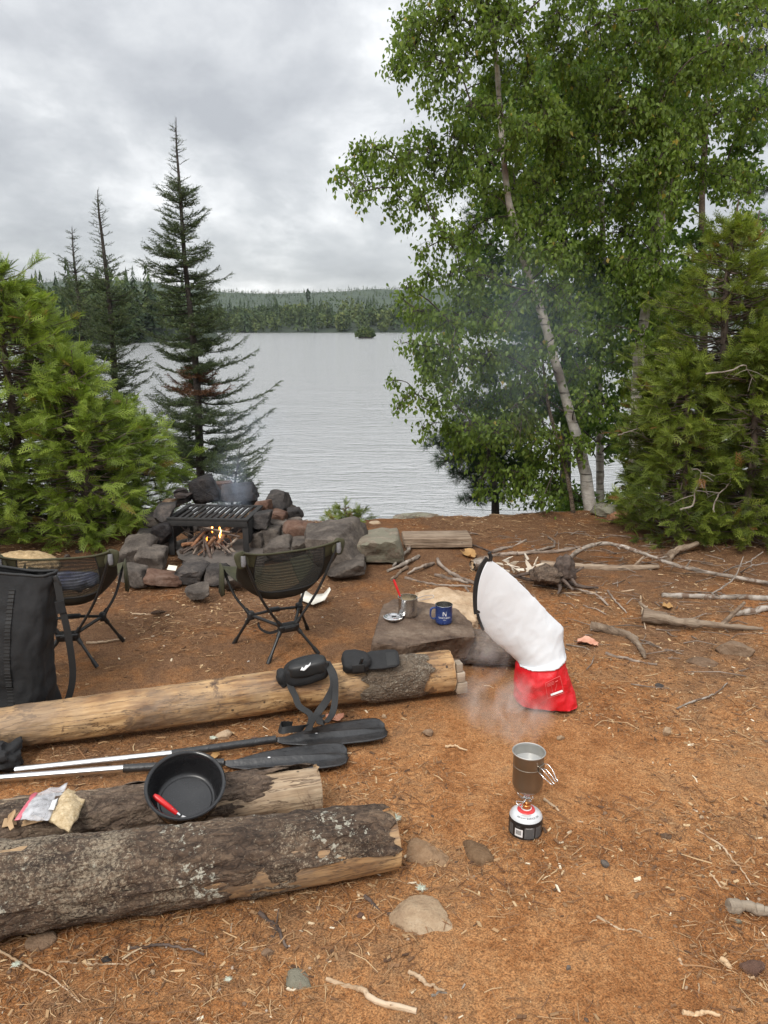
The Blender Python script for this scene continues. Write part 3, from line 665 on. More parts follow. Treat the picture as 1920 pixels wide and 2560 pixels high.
def cedar(label, px, pybase, Y, pytop, halfpx, nfr, mat, seed, prof=None, size=(.07, .14), name='cedar_bush', group=None, gap=0.0):
    g = np.random.default_rng(seed); base = D(px, pybase, Y); base[2] = float(gh(base[0], Y)[0]); top = D(px, pytop, Y)[2]
    H = top - base[2]; W = halfpx / FOC * Y * 1.06; t = thing(name, label, 'tree', base, group)
    path = cr_path([base - [0, 0, .05], base + [.02, 0, H * .4], base + [-.02, .02, H * .75], base + [0, 0, H * .97]], 20)
    obj('trunk', tube(path, np.linspace(.016 * H + .012, .004, 20), 9), M['bark_cedar'], t)
    prof = prof or [(0, .72), (.12, 1.0), (.35, .98), (.6, .74), (.8, .42), (.93, .18), (1, .03)]
    pz, pr = np.array(prof).T
    nfr = int(nfr * 1.65); nb = int(nfr / 11); hz = g.uniform(.03, .98, nb) ** .9; az = g.uniform(0, 2 * PI, nb)
    lump = 1 + .45 * fbm(np.column_stack([np.cos(az) * 1.6, np.sin(az) * 1.6, hz * 5 + seed]), 2, seed)
    rr = np.interp(hz, pz, pr) * W * np.clip(lump, .5, 1.35) * g.uniform(.6, 1.08, nb)
    a = path[np.clip((hz * 15).astype(int), 0, 19)]; a[:, 2] = base[2] + hz * H * .93 - rr * .12
    out = np.stack([np.cos(az), np.sin(az), np.zeros(nb)], -1)
    q = np.linspace(0, 1, 6)[None, :, None]
    tipz = g.uniform(-.1, .38, (nb, 1, 1))
    BP = a[:, None] + out[:, None] * rr[:, None, None] * q + np.concatenate([np.zeros((nb, 6, 2)), (q * tipz * rr[:, None, None] - .10 * q * (1 - q))], -1)
    BP = BP + np.cumsum(g.normal(size=BP.shape) * .012, 1); BP[..., 2] = np.maximum(BP[..., 2], base[2] + .02)
    obj('branches', tubes(BP, np.linspace(.0065, .0016, 6)[None] * np.ones((nb, 1)), 4), M['bark_cedar'], t, kind='stuff')
    k = 11; u = g.uniform(.30, 1.0, (nb, k)) ** .6; i = np.clip((u * 5).astype(int), 0, 4); f = u * 5 - i
    P = np.take_along_axis(BP, i[..., None].repeat(3, -1), 1) * (1 - f[..., None]) + np.take_along_axis(BP, (i + 1)[..., None].repeat(3, -1), 1) * f[..., None]
    dirn = np.repeat(nrm(BP[:, -1] - BP[:, -3])[:, None], k, 1).reshape(-1, 3); P = P.reshape(-1, 3); n = len(P)
    X = nrm(dirn * .9 + np.array([0, 0, .12]) + g.normal(size=(n, 3)) * .5)
    up = nrm(np.array([0, 0, 1.0]) + g.normal(size=(n, 3)) * .75); Yv = nrm(np.cross(up, X)); Z = np.cross(X, Yv)
    S = g.uniform(*size, n); P = P - X * S[:, None] * .1; P[:, 2] = np.maximum(P[:, 2], base[2] + .03)
    tint = np.repeat(np.clip(g.normal(.45, .19, n) + vnoise(P * 4, seed) * .28 + (g.uniform(0, 1, n) < .008) * .7, 0, 1), len(FRV))
    obj('foliage', stamp(FRV, FRF, P, X, Yv, Z, S), M[mat], t, False, tint=tint, kind='stuff')
    return t
low = [(0, .80), (.15, 1.0), (.5, .95), (.75, .7), (.92, .35), (1, .05)]
cedar('tall bright green cedar at the left edge of the clearing', 66, 1380, 5.9, 590, 265, 3500, 'leaf_cedar', 51, [(0, .75), (.12, 1.0), (.4, .95), (.62, .72), (.8, .52), (.93, .28), (1, .05)])
cedar('bushy bright green cedar between the tall cedar and the spruces', 225, 1370, 5.75, 860, 190, 2100, 'leaf_cedar', 52, [(0, .8), (.15, 1.0), (.5, 1.0), (.72, .75), (.9, .4), (1, .05)])
cedar('mid-height cedar rising in front of the two narrow spruces', 165, 1360, 6.3, 705, 135, 1300, 'leaf_cedar', 62)
cedar('low cedar bush directly left of the stone fire ring', 345, 1352, 6.45, 985, 125, 1500, 'leaf_cedar', 53, low)
cedar('cedar cut by the left edge of the view, behind the black bag', -95, 1390, 5.6, 690, 190, 1500, 'leaf_cedar', 54)
cedar('dark olive cedar with dead twigs, foremost on the right', 1760, 1360, 6.05, 470, 215, 2900, 'leaf_cedar_dark', 55, [(0, .75), (.1, 1.0), (.4, 1.0), (.65, .82), (.85, .5), (1, .06)])
cedar('tall olive cedar cut by the right edge of the view', 1945, 1350, 5.85, 440, 165, 1700, 'leaf_cedar_dark', 56, [(0, .8), (.1, 1.0), (.5, 1.0), (.75, .6), (1, .05)])
cedar('small cedar bush between the upright birch and the dark olive cedar', 1622, 1325, 6.35, 880, 95, 1100, 'leaf_cedar_dark', 57, low)
cedar('broad cedar standing behind the dark olive one, filling the gap to the edge', 1812, 1335, 6.6, 500, 200, 1700, 'leaf_cedar_dark', 66, [(0, .8), (.3, 1.0), (.7, .9), (.9, .6), (1, .1)])
cedar('rounded yellow-green cedar bush low in front of the dark olive cedar', 1690, 1372, 5.75, 860, 150, 1700, 'leaf_cedar_dark', 59, low)
cedar('low spreading cedar bush at the right edge with its skirt on the dirt', 1850, 1378, 5.6, 800, 150, 1700, 'leaf_cedar_dark', 60, low)

# ---- spruces: whorls of branches with bottle-brush twigs
def brush_template(n, seed):
    g = np.random.default_rng(seed); V = []; F = []
    for i in range(n):
        x = i / n; a = g.uniform(0, 2 * PI); o = np.array([x, 0, 0]); d = np.array([.75, math.cos(a), math.sin(a)]); d = d / np.linalg.norm(d)
        s_ = nrm(np.cross(d, g.normal(size=3))) * .046; k = len(V); V += [o - s_, o + s_, o + d * .21 * (1 - .3 * x)]; F.append([k, k + 1, k + 2])
    return np.array(V), np.array(F)
BRV, BRF = brush_template(12, 1)
def spruce(label, trunk_px, Y, lens, mat, seed, brad=.05, whorl=.062, twig=.10, dens=1.0, dead=None, ext=None):
    """lens: (py, half length in px) of the crown silhouette"""
    g = np.random.default_rng(seed); tp = [D(x, y, Y) for x, y in trunk_px]; tp[0][2] = gh(tp[0][0], Y)[0] - .1
    path = cr_path(tp, 50); base = path[0].copy(); t = thing('spruce_tree', label, 'tree', base)
    obj('trunk', tube(path, brad * (1 - np.linspace(0, 1, 50)) ** 1.1 + .003, 10), M['bark_spruce'], t)
    lz = np.array([D(trunk_px[0][0], a, Y)[2] for a, b in lens]); lr = np.array([b / FOC * Y for a, b in lens]); o_ = np.argsort(lz); lz = lz[o_]; lr = lr[o_]
    z = lz[0]; BP = []; BR = []; TO = []; TX = []; TS = []; DO = []
    while z < path[-1, 2] - .06:
        R0 = np.interp(z, lz, lr); nb = g.integers(4, 7) if R0 > .12 else g.integers(3, 5)
        for k in range(nb):
            az = g.uniform(0, 2 * PI); R = R0 * g.uniform(.55, 1.12); isd = dead is not None and abs(z - dead[0]) < dead[1] and math.sin(az) < -.1
            if isd: R *= .5
            if ext: R *= 1 + ext[0] * max(0, math.cos(az - ext[1])) * np.interp(z, [lz[0], lz[0] + ext[2]], [1, 0])
            zz = z + g.uniform(-.03, .03); A = trunk_at(path, zz); out = np.array([math.cos(az), math.sin(az), 0]); up = .30 if R < .3 else .05
            q = np.linspace(0, 1, 7)[:, None]
            p = A + out * R * q + np.array([0, 0, 1.0]) * (R * (up * q - .34 * q * (1 - q) * (R > .2) + .16 * q ** 3)) + np.cumsum(g.normal(size=(7, 3)) * .006, 0)
            BP.append(p); BR.append(np.linspace(.003 + .007 * R, .0016, 7))
            nt = max(4, int(R / .017 * dens)); u = np.sort(g.uniform(.12, 1, nt)); sd = np.where(np.arange(nt) % 2, 1, -1)
            pos = np.stack([np.interp(u, q[:, 0], p[:, c]) for c in range(3)], -1); T = nrm(p[-1] - p[0]); S = np.cross(T, [0, 0, 1.0])
            L = np.minimum(twig, R * .6) * (1.15 - .6 * u) * g.uniform(.7, 1.3, nt)
            d = nrm(T * .75 + S * sd[:, None] * .8 + np.array([0, 0, .12]) + g.normal(size=(nt, 3)) * .22)
            tgt = DO if isd else None
            blk = (np.vstack([pos, p[5:6]]), np.vstack([d, T[None]]), np.append(L, np.minimum(twig, R * .6)))
            if isd: DO.append(blk)
            else: TO.append(blk)
            if R > .16:                            # second order twigs on the long boughs
                e = pos + d * L[:, None] * .5; d2 = nrm(T * .8 - S * sd[:, None] * .3 + g.normal(size=(nt, 3)) * .3)
                (DO if isd else TO).append((e, d2, L * .8)); d3 = nrm(T * .5 + S * sd[:, None] * 1.1 + g.normal(size=(nt, 3)) * .3); (DO if isd else TO).append((e, d3, L * .7))
        z += whorl * g.uniform(.8, 1.25) * (1.0 if R0 > .1 else .75)
    # leader
    TO.append((path[-9:-1], nrm(np.tile([0, 0, 1.0], (8, 1)) + g.normal(size=(8, 3)) * .25), np.full(8, .05)))
    obj('branches', join(*[tube(a, b, 4, cap=False) for a, b in zip(BP, BR)]), M['bark_spruce'], t, kind='stuff')
    for nm, lst, mt in (('foliage', TO, mat), ('dead_foliage', DO, 'needle_dead')):
        if not lst: continue
        P = np.concatenate([x[0] for x in lst]); X = np.concatenate([x[1] for x in lst]); L = np.concatenate([x[2] for x in lst]); n = len(P)
        Yv = nrm(np.cross(X, g.normal(size=(n, 3)))); Z = np.cross(X, Yv)
        tint = np.repeat(np.clip(g.normal(.5, .2, n), 0, 1), len(BRV))
        obj(nm, stamp(BRV, BRF, P, X, Yv, Z, np.maximum(L, .045)), M[mt], t, False, tint=tint, kind='stuff', label='rust brown dead needles' if nm[0] == 'd' else None)
    return t
Ys = 8.4
spruce('tall dark spire-topped spruce behind the fire ring, tallest of the spruces', [(505, 1330), (500, 1150), (492, 950), (478, 800), (462, 650), (450, 480), (441, 360), (440, 293)], Ys,
       [(340, 10), (380, 18), (440, 26), (490, 50), (520, 40), (560, 62), (600, 52), (640, 95), (700, 96), (760, 110), (820, 128), (860, 140), (950, 150), (1050, 170), (1130, 180), (1200, 150)], 'needle_spruce', 61, brad=.052, whorl=.068, dead=(D(480, 965, Ys)[2], .14), ext=(.35, 0.0, 1.6), dens=1.35)
spruce('narrow dark spruce just left of the tall one', [(300, 1330), (292, 1100), (285, 900), (272, 740), (256, 600), (246, 520), (244, 474)], Ys,
       [(500, 8), (560, 22), (610, 26), (660, 34), (700, 56), (760, 66), (830, 74), (900, 80), (980, 84), (1060, 80), (1150, 70)], 'needle_spruce', 62, brad=.045, dens=.9)
spruce('thinnest and shortest spruce with a sparse spindly top', [(228, 1330), (222, 1100), (210, 900), (195, 740), (184, 640), (180, 568)], 9.0,
       [(595, 10), (640, 18), (670, 34), (700, 30), (740, 52), (800, 62), (880, 66), (960, 70), (1060, 66)], 'needle_spruce', 63, brad=.04, dens=.7)
spruce('small young spruce growing low behind the fire ring', [(575, 1330), (580, 1260), (590, 1190), (600, 1120)], 7.6, [(1140, 12), (1170, 40), (1200, 66), (1235, 84), (1260, 80)], 'needle_spruce', 64, brad=.02, whorl=.05, twig=.09)

# ---- white pines: tufts of long needles
def tuft_template(n, seed):
    g = np.random.default_rng(seed); V = []; F = []
    for i in range(n):
        d = nrm(np.array([.55, 0, 0]) + g.normal(size=3) * .55); s_ = nrm(np.cross(d, g.normal(size=3))) * .016; k = len(V)
        V += [-s_, s_, d]; F.append([k, k + 1, k + 2])
    return np.array(V), np.array(F)
TUV, TUF = tuft_template(22, 4)
def pine(label, trunk_px, Y, clumps, seed, brad=.05, n=90):
    g = np.random.default_rng(seed); tp = [D(x, y, Y) for x, y in trunk_px]; tp[0][2] = gh(tp[0][0], Y)[0] - .1
    path = cr_path(tp, 30); t = thing('pine_tree', label, 'tree', path[0].copy()); obj('trunk', tube(path, np.linspace(brad, .01, 30), 9), M['bark_spruce'], t)
    L = []; P = []; X = []
    for px, py, r in clumps:
        C = D(px, py, Y + g.uniform(-.4, .4)); R = r / FOC * Y; A = trunk_at(path, min(C[2] - .05, path[-1, 2] - .02))
        L.append(tube(cr_path([A, (A + C) / 2 + [0, 0, .05], C], 8), np.linspace(.016, .004, 8), 5)); m = max(8, int(n * (R / .25) ** 2))
        p = C + nrm(g.normal(size=(m, 3))) * g.uniform(.2, 1, (m, 1)) ** .6 * R * np.array([1.1, 1.1, .6]); P.append(p); X.append(nrm(p - C + np.array([0, 0, R * .5]) + g.normal(size=(m, 3)) * R * .3))
        L.append(tubes(np.stack([np.repeat(C[None], m, 0), p], 1), np.tile([.004, .002], (m, 1)), 3))
    P = np.concatenate(P); X = np.concatenate(X); k = len(P); Yv = nrm(np.cross(X, g.normal(size=(k, 3)))); Z = np.cross(X, Yv)
    obj('branches', join(*L), M['bark_spruce'], t, kind='stuff')
    obj('foliage', stamp(TUV, TUF, P, X, Yv, Z, g.uniform(.075, .115, k)), M['needle_pine'], t, False, tint=np.repeat(np.clip(g.normal(.5, .2, k), 0, 1), len(TUV)), kind='stuff')
pine('young white pine with long soft needles leaning over the water', [(1240, 1330), (1238, 1250), (1230, 1150), (1225, 1060), (1225, 960)], 7.7,
     [(1095, 1108, 34), (1140, 1100, 44), (1120, 1150, 40), (1175, 1130, 50), (1160, 1185, 44), (1215, 1160, 50), (1200, 1215, 40), (1245, 1120, 46), (1150, 1060, 40), (1210, 1080, 44), (1260, 1060, 40), (1185, 1245, 34), (1230, 1240, 34), (1280, 1170, 40), (1170, 1010, 36), (1250, 1000, 40), (1220, 950, 34)], 71, n=150)
pine('tall white pine behind the birches, its dark tufts showing through them', [(1420, 1330), (1415, 1000), (1410, 700), (1400, 400), (1390, 150)], 10.2,
     [(1255, 185, 50), (1320, 175, 60), (1385, 180, 60), (1440, 165, 55), (1300, 260, 60), (1200, 545, 55), (1240, 500, 60), (1180, 590, 55), (1290, 520, 65), (1370, 420, 70), (1440, 330, 70), (1460, 520, 70), (1340, 640, 70), (1250, 650, 60), (1300, 760, 70), (1220, 800, 60), (1360, 850, 70), (1270, 900, 70), (1400, 980, 70), (1480, 760, 70), (1330, 330, 60), (1160, 620, 40)], 72, brad=.09, n=60)
pine('white pine far in the upper right corner behind the birch leaves', [(2010, 1330), (2005, 900), (1990, 500), (1980, 100), (1975, -100)], 10.5,
     [(1890, 60, 55), (1925, 120, 60), (1880, 180, 60), (1930, 230, 60), (1895, 290, 50), (1850, 130, 40), (1940, 20, 60), (1935, 330, 50), (1925, 470, 45), (1900, 560, 40), (1935, 640, 45)], 73, brad=.09, n=60)
# juniper scrub on the bank edge, in front of the water
cedar('low green juniper shrub on the bank edge, in front of open water', 868, 1315, 6.45, 1268, 62, 150, 'leaf_cedar_dark', 58, [(0, .9), (.5, 1), (1, .4)], (.05, .10), 'juniper_shrub')

# dead pale twigs showing on the right-hand cedar
g = np.random.default_rng(88)
def dead_branch(label, pts, Y, r, nside, seed):
    g = np.random.default_rng(seed); p = cr_path([D(x, y, Y) for x, y in pts], 22) + np.cumsum(g.normal(size=(22, 3)) * .004, 0); L = [tube(p, np.linspace(r, r * .3, 22), 6)]
    for k in range(nside):
        i = g.integers(5, 20); d = nrm(p[i + 1] - p[i - 1] + g.normal(size=3) * .8); l = g.uniform(.06, .2); L.append(tube(cr_path([p[i], p[i] + d * l * .5, p[i] + d * l + [0, 0, -.02]], 5), np.linspace(r * .45, r * .15, 5), 4))
    obj('dead_branch', join(*L), M['dead_twig'], label=label, cat='branch')
dead_branch('bare pale hooked branch hanging low on the dark olive cedar', [(1700, 1275), (1735, 1265), (1748, 1215), (1752, 1180), (1730, 1172)], 5.35, .007, 8, 1)
dead_branch('bare pale branch poking out low near the right edge', [(1785, 1280), (1800, 1245), (1830, 1215), (1845, 1180)], 5.35, .006, 6, 2)
dead_branch('bare pale branch arching across the middle of the olive cedar', [(1760, 935), (1810, 925), (1855, 915), (1880, 945), (1915, 985)], 5.5, .006, 7, 3)
dead_branch('short bare pale twig beside the upright birch trunk', [(1545, 1090), (1580, 1075), (1620, 1060), (1640, 1075)], 6.0, .005, 5, 4)

# ================================================================= CAMP MATERIALS
simple('cloth_black', (.007, .007, .0075), (.014, .014, .015), 30, 0.8, 0.5, 260, 0.001)
simple('nylon_black', (.007, .007, .0075), (.013, .013, .014), 12, 0.85, 0.6, 30, 0.006)
simple('webbing_black', (.009, .009, .009), (.018, .018, .018), 200, 0.7, 0.6, 500, 0.0006)
simple('pole_black', (.012, .012, .012), (.02, .02, .02), 20, 0.38, 0)
simple('plastic_black', (.010, .010, .010), (.016, .016, .016), 20, 0.5, 0.2, 200, 0.0006)
simple('blade_black', (.016, .016, .017), (.034, .034, .035), 34, 0.38, 0.9, 70, 0.003)
simple('cast_iron', (.010, .010, .010), (.030, .027, .025), 14, 0.82, 0.8, 90, 0.003)
simple('olive_cloth', (.034, .033, .015), (.058, .056, .025), 30, 0.8, 0.4, 260, 0.001)
simple('brown_cloth', (.014, .011, .006), (.026, .020, .011), 20, 0.85, 0.4, 260, 0.001)
simple('aluminium', (.62, .62, .62), (.74, .74, .74), 6, 0.28, 0.15, 120, 0.0006, (.2, 1, 1), Metallic=1.0)
simple('steel', (.50, .49, .47), (.62, .61, .59), 5, 0.27, 0.12, 60, 0.0005, (1, 1, .2), Metallic=1.0)
simple('titanium', (.235, .205, .165), (.33, .29, .24), 7, 0.36, 0.15, 60, 0.0005, (1, 1, .3), Metallic=0.9)
simple('titanium_in', (.44, .43, .40), (.52, .51, .48), 7, 0.4, 0.1, 60, 0.0005, Metallic=0.85)
simple('chrome', (.70, .70, .70), (.78, .78, .78), 7, 0.16, 0, Metallic=1.0)
simple('brass', (.50, .19, .06), (.60, .26, .09), 9, 0.35, 0, Metallic=0.9)
simple('can_black', (.012, .012, .013), (.018, .018, .019), 9, 0.35, 0)
simple('print_gray', (.09, .09, .09), (.13, .13, .13), 60, 0.5, 0)
simple('print_dark', (.035, .035, .037), (.05, .05, .052), 60, 0.5, 0)
simple('print_white', (.70, .70, .70), (.76, .76, .76), 60, 0.5, 0)
simple('shoulder_white', (.62, .63, .64), (.74, .75, .76), 5, 0.25, 0, Metallic=0.35)
simple('red_plastic', (.52, .012, .014), (.62, .022, .022), 20, 0.32, 0.1, 80, 0.0006)
simple('red_collar', (.55, .03, .03), (.64, .05, .05), 20, 0.35, 0)
simple('water_pot', (.30, .30, .29), (.36, .36, .35), 5, 0.08, 0.2, 30, 0.002)
simple('oat_grain', (.36, .25, .12), (.66, .53, .34), 70, 0.7, 1.0, 120, 0.006)
simple('cardboard', (.36, .235, .125), (.44, .30, .17), 12, 0.85, 0.1, 90, 0.001)
simple('paper', (.62, .60, .50), (.72, .70, .60), 12, 0.85, 0)
simple('sawdust', (.34, .22, .10), (.58, .43, .25), 60, 0.95, 1.0, 160, 0.004)
simple('ash', (.045, .038, .033), (.13, .11, .095), 9, 0.95, 0.8, 80, 0.006)
simple('enamel_cup', (.40, .47, .38), (.47, .53, .44), 12, 0.3, 0)
simple('birch_bark_sheet', (.50, .46, .38), (.72, .69, .62), 10, 0.7, 0.4, 50, 0.003, (.3, 1, 1))
simple('cone_brown', (.05, .028, .017), (.12, .072, .045), 30, 0.8, 0)
simple('blue_cloth', (.025, .03, .09), (.20, .21, .24), 14, 0.7, 0.4, 60, .003)
simple('reflective', (.16, .16, .165), (.24, .24, .25), 90, 0.45, 0)
simple('leaf_dead', (.30, .16, .05), (.44, .26, .10), 10, 0.7, 0.4, 40, 0.003)
simple('leaf_pink', (.42, .17, .10), (.60, .34, .24), 18, 0.7, 0.4, 40, 0.003)
simple('lichen_tuft', (.36, .40, .32), (.58, .60, .50), 30, 0.9, 0)
def enamel():
    t = NT('enamel_black'); v = t.co(); sp = t.vor(v, 260)
    c = t.mix(t.ramp(t.math('ADD', sp, t.math('MULTIPLY', t.noise(v, 90, 2), .3)), [(.22, .85), (.30, 0.0)]), (.013, .013, .014), (.11, .11, .115))
    M['enamel_black'] = t.fin(c, t.ramp(t.noise(v, 9, 4, .6), [(.4, .16), (.6, .34)]), t.bump(t.noise(v, 60, 3), .12, .001))
    t = NT('mug_blue'); v = t.co(); sp = t.noise(v, 230, 3, .7)
    c = t.ramp(sp, [(.42, (.012, .028, .115)), (.60, (.030, .060, .21)), (.72, (.10, .15, .32))]); M['mug_blue'] = t.fin(c, .35, t.bump(sp, .15, .0006))
enamel()
def bagmats():
    t = NT('bag_red'); v = t.co(); M['bag_red'] = t.fin(t.ramp(t.noise(v, 7, 4), [(.3, (.56, .006, .012)), (.7, (.70, .012, .022))]), .42, t.bump(t.noise(v, 9, 5, .6, .5), .8, .02))
    t = NT('bag_white'); v = t.co(); M['bag_white'] = t.fin(t.ramp(t.noise(v, 7, 4), [(.3, (.76, .79, .82)), (.7, (.82, .85, .88))]), .42, t.bump(t.math('ABSOLUTE', t.math('SUBTRACT', t.noise(t.co((1, 1, .5), rot=(0, .6, 0)), 13, 4, .55, 1.4), .5)), -1.0, .03))
    tr = t.n('ShaderNodeBsdfTranslucent', {'Color': (.8, .8, .8)}); m = t.n('ShaderNodeMixShader', {0: .18, 1: t.b.outputs[0], 2: tr.outputs[0]}); t.t.links.new(m.outputs[0], t.out.inputs[0])
    for nm, col, d in (('mesh_black', (.010, .010, .009), .84), ('mesh_olive', (.075, .072, .036), .62)):
        t = NT(nm); v = t.co((260, 260, 260)); w = t.vor(v, 1.0, rnd=.15); tr = t.n('ShaderNodeBsdfTransparent')
        f = t.ramp(w, [(.36, d + .3), (.52, d - .25)]); t.fin(col, .8); m = t.n('ShaderNodeMixShader', {0: f, 1: tr.outputs[0], 2: t.b.outputs[0]}); t.t.links.new(m.outputs[0], t.out.inputs[0]); M[nm] = t.m
    t = NT('clear_film'); t.fin((.62, .62, .64), .18); tr = t.n('ShaderNodeBsdfTransparent'); m = t.n('ShaderNodeMixShader', {0: t.ramp(t.noise(t.co(), 26, 4, .6, 1.), [(.35, .28), (.65, .72)]), 1: tr.outputs[0], 2: t.b.outputs[0]}); t.t.links.new(m.outputs[0], t.out.inputs[0]); M['clear_film'] = t.m
    t = NT('zip_pink'); M['zip_pink'] = t.fin((.58, .13, .17), .4)
    t = NT('flame'); e = t.n('ShaderNodeEmission', {'Color': (1.0, .25, .03), 'Strength': 3.2}); t.t.links.new(e.outputs[0], t.out.inputs[0]); M['flame'] = t.m
    t = NT('flame_core'); e = t.n('ShaderNodeEmission', {'Color': (1.0, .60, .22), 'Strength': 4.5}); t.t.links.new(e.outputs[0], t.out.inputs[0]); M['flame_core'] = t.m
bagmats()

# ================================================================= LOGS
def frame_x(d):
    d = nrm(np.asarray(d, float)); s_ = nrm(np.cross([0, 0, 1.0], d)); return np.stack([d, s_, np.cross(d, s_)], 1)
def log_geo(L, r0, r1, seed, amp, m=72, nx=None, ridge=0.5, bend=.012, scale=1.0):
    """log along local X from 0 to L, bark relief in the surface"""
    nx = nx or int(L / .011); u = np.linspace(0, 1, nx); p = np.stack([u * L, bend * np.sin(u * 5 + seed), bend * .6 * np.sin(u * 4 + seed * 2)], -1)
    def dsp(v, uu, th):
        q = np.stack([v[:, 0] * 6 * scale, np.cos(th) * 1.7 * scale + 5, np.sin(th) * 1.7 * scale], -1)
        a = fbm(q * 1.0, 3, seed) * .7; b = 1 - np.abs(fbm(np.stack([v[:, 0] * 17, np.cos(th) * 5.5, np.sin(th) * 5.5], -1) * scale, 4, seed + 9)); c = fbm(np.stack([v[:, 0] * 60, np.cos(th) * 12, np.sin(th) * 12], -1), 2, seed + 4)
        return amp * (a + ridge * (b - .7) * 1.6 + .28 * c)
    return tube(p, np.linspace(r0, r1, nx), m, cap=False, disp=dsp)
def disc(x, r, n=30, seed=0, sgn=1, jag=.0):
    th = np.linspace(0, 2 * PI, n, endpoint=False); R = [0.02, .3, .6, .85, 1.0]; V = []
    for q in R: V.append(np.stack([np.full(n, x) + sgn * fbm(np.stack([np.cos(th) * q * 4, np.sin(th) * q * 4, th * 0 + seed], -1), 3, seed) * jag, np.cos(th) * r * q, np.sin(th) * r * q], -1))
    V = np.concatenate(V); return V, [grid_faces(5, n, True), np.arange(n)[None]]
def put(o, R, t):
    o.matrix_world = Matrix.Translation(Vector(t)) @ Matrix(np.array(R).tolist()).to_4x4()
def log_thing(name, label, A, B, r0, r1, mat, seed, amp, cut='wood_cut', cat='log', **k):
    A = np.asarray(A, float); B = np.asarray(B, float); L = np.linalg.norm(B - A); t = thing(name, label, cat, A)
    R = frame_x(B - A); t.matrix_world = Matrix.Translation(Vector(A)) @ Matrix(R.tolist()).to_4x4(); LOC[t] = np.zeros(3)
    b = obj('bark' if 'bark' in mat else 'wood', log_geo(L, r0, r1, seed, amp, **k), M[mat], t)
    obj('cut_end', disc(L - .003, r1 * 1.0, 40, seed, 1, .006), M[cut], t); obj('cut_end', xf(disc(.003, r0, 40, seed + 1, 1, .006)), M[cut], t)
    return t, R, L

# bench log across the middle: peeled, with a barkless pale right end and a bark patch
A = G(-260, 1900); A[2] = .078; B = G(1128, 1745); B[1] += .085; B[2] = .092
bench, RB, LB = log_thing('log_bench', 'long peeled yellowish log bench under the two black pouches', A, B, .076, .092, 'wood_peeled', 3, .006, ridge=.25)
def shell(x0, x1, ra, rb, a0, a1, seed, amp, lift, jag=.03):
    """a patch of bark over part of a log: angle range a0..a1 (degrees, 90 = top), in log coordinates"""
    nx = max(8, int((x1 - x0) / .010)); na = 44; u = np.linspace(0, 1, nx); th = np.radians(np.linspace(a0, a1, na)); U, T = np.meshgrid(u, th, indexing='ij')
    e = np.stack([np.zeros_like(T), np.cos(T) * 4 + seed, np.sin(T) * 4], -1).reshape(-1, 3); e2 = e + [0, 9, 0]
    X0 = x0 + (fbm(e, 3, seed) * jag).reshape(nx, na); X1 = x1 + (fbm(e2, 3, seed) * jag).reshape(nx, na); X = X0 + (X1 - X0) * U
    r = ra + (rb - ra) * U + lift; q = np.stack([X * 17, np.cos(T) * 5, np.sin(T) * 5], -1).reshape(-1, 3)
    edge = np.minimum(np.minimum(U, 1 - U) * (x1 - x0) / .03, 1); r = r + (fbm(q, 4, seed) * amp).reshape(nx, na) - lift * .9 * (1 - edge)
    V = np.stack([X, np.cos(T) * -r, np.sin(T) * r], -1).reshape(-1, 3); return V, [grid_faces(nx, na)]
obj('bark_patch', shell(LB - .41, LB - .125, .0895, .091, -70, 200, 5, .003, .006), M['bark_mid'], bench, label='grey brown bark left on')
# split slab butted against its right end
Q = B + RB[:, 0] * .004
slabt = thing('split_wood', 'weathered split chunk of wood butted against the right end of the bench log', 'wood', Q); slabt.matrix_world = Matrix.Translation(Vector(Q)) @ Matrix(RB.tolist()).to_4x4(); LOC[slabt] = np.zeros(3)
for i, (y, z, h, l) in enumerate(((-.055, -.055, .05, .05), (-.050, -.005, .046, .040), (-.045, .040, .040, .03), (.0, -.05, .06, .05), (.005, .01, .05, .045), (.05, -.04, .06, .04))):
    obj('splinter', rbox((l / 2 + .002, y, z), (l, .05, h), None, .004), M['wood_gray'], slabt)

# front log with thick lichened bark, its peeled underside showing at the right end
A = G(-330, 2398); A[1] += .06; A[2] = .112; B = G(985, 2184); B[1] += .045; B[2] = .093
front, RF, LF = log_thing('bark_log', 'big front log with dark scaly bark and pale lichen patches', A, B, .118, .083, 'wood_peeled', 7, .003, ridge=.2)
obj('bark', shell(.0, LF - .015, .116, .086, 10, 222, 11, .0085, .012, .02), M['bark_lichen'], front)
obj('bark_underside', shell(.0, LF - .26, .116, .092, -150, 14, 12, .008, .011, .03), M['bark_lichen'], front)
# log behind it
A = G(-330, 2190); A[1] += .02; A[2] = .082; B = G(792, 2048); B[1] += .085; B[2] = .072
back, RK, LK = log_thing('bark_log', 'shorter brown bark log under the black pot, with split pale right end', A, B, .080, .070, 'wood_split', 13, .004, ridge=.3)
obj('bark', shell(.0, LK - .16, .078, .070, -40, 120, 15, .006, .010, .05), M['bark_brown'], back)
obj('bark_underside', shell(.0, LK - .02, .078, .070, 118, 322, 16, .006, .010, .02), M['bark_brown'], back)

